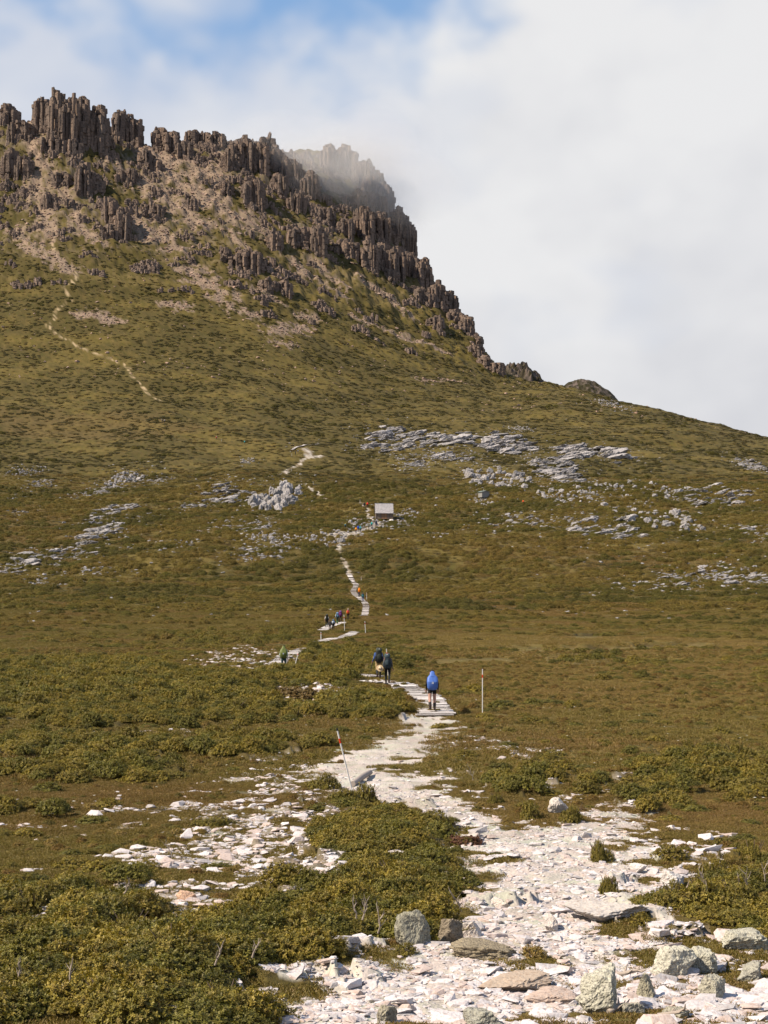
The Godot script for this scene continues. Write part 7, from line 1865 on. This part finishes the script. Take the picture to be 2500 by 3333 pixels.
func build_shrubs() -> void:
	for k in 5:
		bushes.append(bush_shape(5400, 0.088, [0.85, 0.7, 0.95, 0.75, 0.65][k], LEAF_GREENS, true))
	for k in 4:
		cushions.append(cushion_shape(340, 0.10, [0.45, 0.32, 0.55, 0.38][k], LEAF_GREENS))
		mats.append(mat_shape(420, 0.15, HEATH_TONES))
	var labels := ["round bush growing between the white stones of the track", "round bush beside the white square block", "narrow upright bush growing in the middle of the stony bank", "low bush trailing off the narrow upright bush", "low bush at the track's upper fork", "dense bush at the foot of the leaning pole", "low spreading bush at the edge of the stone field"]
	var k := 0
	for q in SHRUBS:
		var label: String = labels[k] if k < 7 else ("olive green shrub in the dense thicket beside the lower track" if q[1] < 32.0 else "olive green shrub in the thicket band across the meadow")
		var group := "" if k < 7 else ("shrubs of the lower thicket" if q[1] < 32.0 else "shrubs of the meadow thicket")
		var o := thing("shrub", P(q[0], q[1], -0.03), label, "shrub", group, rng.randf() * TAU)
		var wide: float = q[2] * 0.5
		var tall: float = q[3] * 0.95
		var lobes := clampi(int(wide / 0.16), 3, 7)
		for l in lobes:
			var a := TAU * l / lobes + rng.randf_range(-0.3, 0.3)
			var off := 0.0 if l == 0 else wide * rng.randf_range(0.35, 0.6)
			var r := wide * rng.randf_range(0.5, 0.68)
			part("foliage", bushes[(k + l) % 5], M.leaf, o, Transform3D(Basis(Vector3.UP, rng.randf() * TAU).scaled(Vector3(r, tall * (1.0 if l == 0 else rng.randf_range(0.6, 0.95)), r)), Vector3(cos(a) * off, 0.0, sin(a) * off)))
		var s := Shape.new()
		for e in 4:
			var a := rng.randf() * TAU
			s.tube([Vector3(0, -0.05, 0), Vector3(cos(a) * wide * 0.3, tall * 0.4, sin(a) * wide * 0.3), Vector3(cos(a) * wide * 0.62, tall * 0.78, sin(a) * wide * 0.62)], [0.014, 0.010, 0.004], 4, Color(0.12, 0.09, 0.07))
		part("stems", s.mesh(), M.cloth, o)
		k += 1
	# red brown dead tussock by the track, mossy hummock near the plank path
	var at: Array = SPOTS.tussock
	var tuss := thing("dead_tussock", P(at[0], at[1], -0.02), "red brown withered tussock at the thicket corner by the track", "tussock")
	var dead := bush_shape(2600, 0.13, 0.7, [Color(0.13, 0.055, 0.032), Color(0.10, 0.05, 0.03), Color(0.17, 0.09, 0.05)], true)
	for l in 4:
		part("withered_leaves", dead, M.leaf, tuss, Transform3D(Basis(Vector3.UP, l * 1.7).scaled(Vector3(0.26, 0.24, 0.26)), Vector3(cos(l * 1.9) * 0.15, 0, sin(l * 1.9) * 0.12)))
	at = SPOTS.hummock
	var hum := thing("grass_hummock", P(at[0], at[1], -0.05), "rounded straw brown grass hummock near the plank path", "hummock")
	var straw := bush_shape(3000, 0.16, 0.75, [Color(0.15, 0.10, 0.035), Color(0.12, 0.08, 0.03), Color(0.19, 0.14, 0.06)], true)
	for l in 3:
		part("grass", straw, M.leaf, hum, Transform3D(Basis(Vector3.UP, l * 2.1).scaled(Vector3(0.85, 0.65, 0.7)), Vector3(-0.5 + 0.5 * l, 0, 0.1 * l)))

func build_dead_wood() -> void:
	var k := 0
	for q in BRANCHES:
		var lying := k in [12, 13, 16]
		var o := thing("dead_branch", P(q[0], q[1], 0.0), "bleached dead root lying among the stones" if lying else "bleached bare branch poking out of the green thicket", "branch", "dead roots among the stones" if lying else "bare branches in the thicket")
		var s := Shape.new()
		var long: float = q[2] * 1.5
		var lean := Vector3(rng.randf_range(-0.6, 0.6), 1.0, rng.randf_range(0.0, 0.5)).normalized()
		if lying:
			lean = Vector3(1.0, 0.12, rng.randf_range(-0.4, 0.4)).normalized()
		var base := Vector3(0, 0.22 if not lying else 0.02, 0)
		var pts := [base]
		for e in 4:
			pts.append(pts[-1] + (lean + Vector3(rng.randf_range(-0.35, 0.35), rng.randf_range(-0.1, 0.2), rng.randf_range(-0.3, 0.3))).normalized() * long * 0.25)
		var thick := 0.011 if not lying else 0.03
		s.tube(pts, [thick, thick * 0.85, thick * 0.7, thick * 0.5, thick * 0.25], 6, Color.WHITE)
		part("stem", s.mesh(), M.branch, o)
		for e in 5:
			var t := Shape.new()
			var from: Vector3 = pts[1 + e % 3]
			var way := (lean + Vector3(rng.randf_range(-1.0, 1.0), rng.randf_range(-0.2, 0.6), rng.randf_range(-0.8, 0.8))).normalized()
			t.tube([from, from + way * long * 0.18, from + (way + Vector3(rng.randf_range(-0.3, 0.3), 0.3, 0)).normalized() * long * 0.36], [thick * 0.6, thick * 0.4, thick * 0.15], 5, Color.WHITE)
			part("twig", t.mesh(), M.branch, o)
		k += 1
	var a: Array = SPOTS.log_a
	var b: Array = SPOTS.log_b
	var log_ := thing("weathered_log", P(a[0], a[1]), "split grey log lying along the track edge behind the leaning pole", "log")
	var l := Shape.new()
	var from := P(a[0], a[1], 0.1) - log_.position
	var to := P(b[0], b[1], 0.08) - log_.position
	l.tube([from, from.lerp(to, 0.5) + Vector3(0, 0.02, 0), to], [0.08, 0.09, 0.075], 9, Color(0.42, 0.38, 0.35))
	part("trunk", l.mesh(), M.wood, log_)

# ===================================================================== loose stones
func scatter_stones() -> void:
	var shapes := []
	for k in 9:
		shapes.append(rock_shape([0, 1, 2, 0, 1, 0, 1, 2, 0][k]))
	var gravel: PackedFloat32Array = W.gravel
	var stone: PackedFloat32Array = W.stone
	var list := []
	for k in 330000:
		var d := 11.0 * exp(rng.randf() * log(240.0 / 11.0))
		var x := rng.randf_range(-0.31, 0.31) * (d + 2.0)
		var cell := at_cell(x, d)
		var g := gravel[cell]
		var s := stone[cell]
		var patch := noise_a.get_noise_2d(x / 2.2, d / 2.2) + 0.5 * noise_c.get_noise_2d(x / 0.5, d / 0.5)
		var chance := 0.0
		if g > 0.0:
			chance = 0.62 if patch > -0.1 else 0.25
			if d > 42.0 and d < 60.0 and patch < 0.25:
				chance = 0.12
		if s > 0.0:
			chance = maxf(chance, 0.9 if patch > -0.12 else 0.25)
		if g == 0.0 and s == 0.0:
			if d > 110.0:
				continue
			# strays thrown out from the stony ground
			chance = (0.004 if d < 50.0 else 0.0012) + (0.03 if W.dirt[cell] > 0.0 and d < 50.0 else 0.0)
		if rng.randf() > chance:
			continue
		var roll := rng.randf()
		var size := rng.randf_range(0.025, 0.055)
		if roll > 0.62:
			size = rng.randf_range(0.05, 0.10)
		if roll > 0.90:
			size = rng.randf_range(0.09, 0.17)
		if roll > 0.984 and d < 45.0:
			size = rng.randf_range(0.16, 0.28)
		if d > 38.0 and g > 0.0:
			size *= 0.8
		if s > 0.0 and g == 0.0 and d < 60.0:
			size *= 1.3
		if d > 60.0:
			size = rng.randf_range(0.10, 0.34) if s > 0.0 else rng.randf_range(0.06, 0.14)
		list.append([size / d, x, d, size, g > 0.0 or s > 0.0])
	list.sort_custom(func(p, q): return p[0] > q[0])
	var tones := [Color(0.62, 0.60, 0.625), Color(0.56, 0.55, 0.58), Color(0.66, 0.65, 0.68), Color(0.60, 0.54, 0.535), Color(0.44, 0.435, 0.455), Color(0.55, 0.475, 0.45)]
	var solid := []
	for t in tones:
		var m: StandardMaterial3D = M.quartz.duplicate()
		m.vertex_color_use_as_albedo = false
		m.albedo_color = ((t as Color) * 0.75).linear_to_srgb()
		solid.append(m)
	var at := []
	var tint := []
	for k in 9:
		at.append([]); tint.append([])
	var singles := 0
	for q in list:
		var size: float = q[3]
		var tr := Transform3D(Basis.from_euler(Vector3(rng.randf_range(-0.22, 0.22), rng.randf() * TAU, rng.randf_range(-0.22, 0.22))).scaled_local(Vector3(size * rng.randf_range(1.0, 1.6), size * rng.randf_range(0.38, 0.85), size * rng.randf_range(0.8, 1.2))), P(q[1], q[2], -size * 0.14))
		var kind := rng.randi() % 9
		var tone := mini(rng.randi() % 9, 5) if rng.randf() < 0.6 else rng.randi() % 3
		if singles < 300:
			var px: float = q[1] / q[2]
			if absf(px) < 0.27 and q[2] > 13.0:
				var lower: bool = q[1] > 2.0 and q[2] < 18.0
				var o := part("stone", shapes[kind], solid[tone], self, tr)
				if q[1] < 0.2 * q[2] * -0.1:
					tag(o, "loose angular pale stone in the stone field or path edge by the thicket", "stone", "loose stones by the thicket")
				elif lower:
					tag(o, "loose stone in the bed of stones and tufts beside the lichen boulders", "stone", "stones beside the lichen boulders")
				else:
					tag(o, "loose angular white stone lying on the broad stony track", "stone", "loose stones on the track")
				singles += 1
				continue
		at[kind].append(tr)
		var t := rng.randf_range(0.9, 1.08)
		tint[kind].append(tones[tone] * t)
	var o2 := stuff("track_stones", "countless small white quartzite stones covering the track and stone fields", "stones")
	for k in 9:
		copies("stones", shapes[k], M.quartz, at[k], tint[k], o2)

# ===================================================================== heath
func scatter_heath() -> void:
	var gravel: PackedFloat32Array = W.gravel
	var stone: PackedFloat32Array = W.stone
	var shrub: PackedFloat32Array = W.shrub
	var dirt: PackedFloat32Array = W.dirt
	var track: PackedFloat32Array = W.track
	var talus: PackedFloat32Array = W.talus
	var pale: PackedFloat32Array = W.pale
	var summit: PackedFloat32Array = W.summit
	var gully: PackedFloat32Array = W.gully
	var keep := []
	for q in WALKS:
		for k in range(1, q.size() - 2, 2):
			keep.append([Vector2(q[k], q[k + 1]), Vector2(q[k + 2], q[k + 3]), q[0]])
	var low_at := [[], [], [], []]
	var low_tint := [[], [], [], []]
	var bush_at := [[], [], [], [], []]
	var bush_tint := [[], [], [], [], []]
	var mat_at := [[], [], [], []]
	var mat_tint := [[], [], [], []]
	# [from, to, tries, smallest, largest]
	for band in [[10.5, 34.0, 10000, 0.15, 0.40], [34.0, 62.0, 8000, 0.22, 0.5], [62.0, 130.0, 14000, 0.3, 0.75], [130.0, 240.0, 16000, 0.4, 0.9], [240.0, 480.0, 52000, 0.55, 1.25], [480.0, 1080.0, 70000, 0.7, 1.7]]:
		for k in band[2]:
			var d := sqrt(rng.randf_range(band[0] * band[0], band[1] * band[1]))
			var x := rng.randf_range(-0.31, 0.31) * (d + 2.0)
			var cell := at_cell(x, d)
			if gravel[cell] > 0.3 or track[cell] > 0.2 or gully[cell] > 0.05 or summit[cell] > 0.3:
				continue
			if d > 480.0 and (summit[at_cell(x - 1.3, d)] > 0.2 or summit[at_cell(x + 1.3, d)] > 0.2 or summit[at_cell(x, d + 2.0)] > 0.2):
				continue
			if talus[cell] > 0.3:
				continue
			var thick := shrub[cell]
			var n := noise_a.get_noise_2d(x / 17.0 + 5.0, d / 9.0) + 0.28 * noise_b.get_noise_2d(x / 4.5, d / 3.0)
			if d > 240.0:
				n = 0.8 * n - 0.45 * noise_a.get_noise_2d(x / 75.0 + 9.0, d / 34.0)
			if d > 200.0 and d < 480.0:
				n = noise_a.get_noise_2d(x / 12.0 + 5.0, d / 8.0) + 0.35 * noise_b.get_noise_2d(x / 3.4, d / 2.4)
			var chance := 0.0
			if thick > 0.0:
				chance = 1.0
			elif d < 62.0:
				chance = 0.02 + 0.25 * clampf(n - 0.28, 0.0, 1.0)
			elif d < 240.0:
				chance = clampf((n - 0.16) * 4.0, 0.0, 1.0) + 0.01
			elif d < 480.0:
				chance = 0.95 if n > 0.04 else 0.32
			else:
				chance = clampf(0.62 + n * 1.3, 0.2, 1.0)
			if d > 60.0:
				if d < 240.0:
					chance *= 1.0 - 0.75 * dirt[cell]
					chance *= 1.0 - 0.85 * pale[cell]
			if stone[cell] > 0.0:
				chance *= 0.05
			if d > 760.0 and noise_b.get_noise_2d(x / 3.2, d / 2.4 + 40.0) > -0.05 and ground(x, d) > 185.0:
				chance *= 0.3   # bare rock and rubble
			if rng.randf() > chance:
				continue
			if d > 55.0 and d < 330.0:
				var blocked := false
				for w in keep:
					if Vector2(x, d).distance_to(Geometry2D.get_closest_point_to_segment(Vector2(x, d), w[0], w[1])) < w[2] * 0.5 + band[4] * 0.5:
						blocked = true
						break
				if blocked:
					continue
			var r := rng.randf_range(band[3], band[4])
			var tall := r * (rng.randf_range(0.7, 1.15) if thick > 0.0 else rng.randf_range(0.35, 0.75))
			if d > 240.0:
				tall = r * (0.16 + 0.75 * clampf(n + 0.22, 0.0, 0.8)) * rng.randf_range(0.8, 1.25)
			if d > 200.0 and d < 480.0 and n > 0.04:
				tall = r * rng.randf_range(0.55, 0.95)
			if d < 62.0:
				# keep the stony ground and the track clear of overhanging leaves
				if (gravel[at_cell(x - r * 0.9, d)] > 0.3 or gravel[at_cell(x + r * 0.9, d)] > 0.3 or stone[at_cell(x - r * 0.9, d)] > 0.0 or stone[at_cell(x + r * 0.9, d)] > 0.0 or gravel[at_cell(x, d + r)] > 0.3) and rng.randf() < 0.93:
					continue
			var s := rng.randi() % 5
			var up := slope_up(x, d)
			var basis := Basis(Quaternion(Vector3.UP, up.lerp(Vector3.UP, 0.4).normalized())) * Basis(Vector3.UP, rng.randf() * TAU)
			var place := Transform3D(basis.scaled_local(Vector3(r, tall, r)), P(x, d, -0.04 * r))
			var m := noise_b.get_noise_2d(x / 7.0 + 60.0, d / 5.0)
			var t := rng.randf_range(0.82, 1.15)
			var wide_tone: float = clampf(noise_a.get_noise_2d(x / 75.0 + 9.0, d / 34.0) * 1.5 + 0.4 * noise_a.get_noise_2d(x / 16.0, d / 10.0), -0.6, 0.6) if d > 200.0 else 0.0
			var tc := Color(1.0, 1.0, 1.0).lerp(Color(1.10, 0.94, 1.05), clampf(0.3 - m * 1.5 - (0.25 if d < 130.0 else 0.0) + (0.6 * dirt[cell] if d > 60.0 else 0.0), 0.0, 1.0)).lerp(Color(0.72, 0.82, 0.70), clampf(m * 1.6, 0.0, 0.8))
			tc = tc.lerp(Color(1.4, 1.25, 1.6), 0.7 * pale[cell])
			if d < 130.0:
				# three kinds of shrub grow in clumps: yellow tipped, dark green and plain olive
				var kind := noise_c.get_noise_2d(x / 1.1 + 33.0, d / 1.3) + rng.randf_range(-0.15, 0.15)
				tc = Color(1.20, 1.14, 1.0) if kind > 0.16 else (Color(0.78, 0.86, 0.80) if kind < -0.22 else Color(1.05, 1.04, 1.0))
				if kind > 0.3:
					r *= 1.12
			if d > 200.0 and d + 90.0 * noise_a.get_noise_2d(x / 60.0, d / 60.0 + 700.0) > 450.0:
				wide_tone -= 0.30  # scrub tint also goes darker and greener beyond the ragged line
			# golden grassy tracts and darker green scrub alternate over the slopes
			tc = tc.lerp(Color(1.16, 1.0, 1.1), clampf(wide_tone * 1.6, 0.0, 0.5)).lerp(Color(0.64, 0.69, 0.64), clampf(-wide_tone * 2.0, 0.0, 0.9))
			if d > 480.0 and n < 0.5 or d > 240.0 and n < 0.04:
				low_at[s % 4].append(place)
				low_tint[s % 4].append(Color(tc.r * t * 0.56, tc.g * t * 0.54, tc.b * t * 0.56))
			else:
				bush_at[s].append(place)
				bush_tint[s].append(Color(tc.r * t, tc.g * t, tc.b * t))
	# low mats of heath, sedge and grass between the shrubs
	for band in [[10.5, 40.0, 34000, 0.14, 0.32], [40.0, 110.0, 26000, 0.25, 0.6], [110.0, 240.0, 22000, 0.5, 1.0], [240.0, 520.0, 26000, 0.8, 1.6]]:
		for k in band[2]:
			var d := sqrt(rng.randf_range(band[0] * band[0], band[1] * band[1]))
			var x := rng.randf_range(-0.31, 0.31) * (d + 2.0)
			var cell := at_cell(x, d)
			if gravel[cell] > 0.3 or track[cell] > 0.2 or gully[cell] > 0.05:
				continue
			if d > 70.0 and d < 190.0 and (gully[at_cell(x, d + 3.0)] > 0.05 or gully[at_cell(x, d + 6.0)] > 0.05):
				continue   # trampled wet margin before the boggy channels
			if stone[cell] > 0.0 and noise_b.get_noise_2d(x / 0.9, d / 0.9) < 0.12:
				continue
			if shrub[cell] > 0.0 and rng.randf() < 0.6:
				continue
			var r := rng.randf_range(band[3], band[4])
			var s := rng.randi() % 4
			mat_at[s].append(Transform3D(Basis(Quaternion(Vector3.UP, slope_up(x, d))) * Basis(Vector3.UP, rng.randf() * TAU) * Basis.from_scale(Vector3(r, r * rng.randf_range(0.5, 1.0), r)), P(x, d, 0.0)))
			var m := noise_a.get_noise_2d(x / 26.0 + 9.0, d / 15.0)
			var t := rng.randf_range(0.8, 1.15)
			var tc := Color(1.0, 1.0, 0.95).lerp(Color(1.12, 0.95, 1.15), clampf(0.2 - m * 1.6 + (0.6 if d > 62.0 else 0.25) * dirt[cell], 0.0, 1.0)).lerp(Color(1.3, 1.2, 1.4), 0.6 * pale[cell])
			mat_tint[s].append(Color(tc.r * t, tc.g * t, tc.b * t))
	# small grass tussocks and heath knobs standing out of the mat
	for k in 15000:
		var d := sqrt(rng.randf_range(16.0 * 16.0, 130.0 * 130.0))
		var x := rng.randf_range(-0.31, 0.31) * (d + 2.0)
		var cell := at_cell(x, d)
		if gravel[cell] > 0.2 or gully[cell] > 0.05 or gully[at_cell(x, d + 5.0)] > 0.05 or shrub[cell] > 0.0 or stone[cell] > 0.0 and rng.randf() < 0.7:
			continue
		if noise_b.get_noise_2d(x / 5.0 + 80.0, d / 3.0) < -0.1:
			continue
		var r := rng.randf_range(0.07, 0.19) * (1.0 if d < 60.0 else 1.5)
		var s := rng.randi() % 5
		bush_at[s].append(Transform3D(Basis(Vector3.UP, rng.randf() * TAU).scaled(Vector3(r, r * rng.randf_range(0.5, 1.1), r)), P(x, d, 0.0)))
		bush_tint[s].append([Color(1.25, 1.05, 1.3), Color(0.8, 0.78, 0.85), Color(1.05, 0.8, 1.0), Color(1.5, 1.3, 1.9), Color(1.0, 1.0, 1.0)][rng.randi() % 5])
	# white alpine flowers dotted over the open meadow
	var petal := Shape.new()
	for k in 5:
		var a := TAU * k / 5.0
		petal.tri(Vector3(0, 0.9, 0), Vector3(cos(a - 0.5), 1.1, sin(a - 0.5)), Vector3(cos(a + 0.5), 1.1, sin(a + 0.5)), Color(0.75, 0.73, 0.66), Vector3.UP)
	petal.tube([Vector3(0, -1.0, 0), Vector3(0, 0.9, 0)], [0.08, 0.06], 3, Color(0.12, 0.11, 0.03), false)
	var flower_at := []
	var flower_tint := []
	for k in 2600:
		var d := sqrt(rng.randf_range(30.0 * 30.0, 190.0 * 190.0))
		var x := rng.randf_range(-0.3, 0.3) * d
		var cell := at_cell(x, d)
		if gravel[cell] > 0.0 or noise_b.get_noise_2d(x / 6.0, d / 6.0 + 500.0) < 0.05:
			continue
		flower_at.append(Transform3D(Basis(Vector3.UP, rng.randf() * TAU).scaled(Vector3.ONE * rng.randf_range(0.022, 0.045)), P(x, d, 0.1)))
		flower_tint.append(Color.WHITE)
	var fl := stuff("alpine_flowers", "tiny white flowers dotted over the open meadow", "flowers")
	copies("flowers", petal.mesh(), M.leaf, flower_at, flower_tint, fl)
	var o := stuff("heath_scrub", "dense olive green alpine scrub covering the valley and lower slopes", "scrub")
	for k in 5:
		copies("scrub", bushes[k], M.leaf, bush_at[k], bush_tint[k], o)
	for k in 4:
		copies("cushions", cushions[k], M.leaf, low_at[k], low_tint[k], o)
	var o2 := stuff("heath_mat", "low brown green heath and sedge carpeting the open meadow", "heath")
	for k in 4:
		copies("sedge", mats[k], M.leaf, mat_at[k], mat_tint[k], o2)

# ===================================================================== cloud on the cliff top
func build_mist() -> void:
	var fog := FogMaterial.new()
	fog.albedo = Color(0.97, 0.97, 0.98)
	fog.density = 0.0009
	var spots := []
	for k in 36:
		var u := rng.randf()
		spots.append([lerpf(-98.0, 6.0, u) + rng.randf_range(-16.0, 16.0), 1066.0 + rng.randf_range(-26.0, 40.0), 330.0 - 12.0 * u + rng.randf_range(-28.0, 20.0), rng.randf_range(28.0, 110.0), rng.randf_range(16.0, 48.0)])
	for q in spots:
		var o := FogVolume.new()
		o.name = numbered("cloud")
		o.shape = RenderingServer.FOG_VOLUME_SHAPE_ELLIPSOID
		o.size = Vector3(q[3] * 1.5, q[4] * 1.4, q[3])
		o.material = fog
		o.position = Vector3(q[0], q[2], -q[1])
		o.rotation = Vector3(0, rng.randf() * TAU, rng.randf_range(-0.5, 0.1))
		add_child(o)
		tag(o, "thin wisp of cloud drifting across the cliff top", "cloud", "wisps of cloud on the cliff top", "stuff")
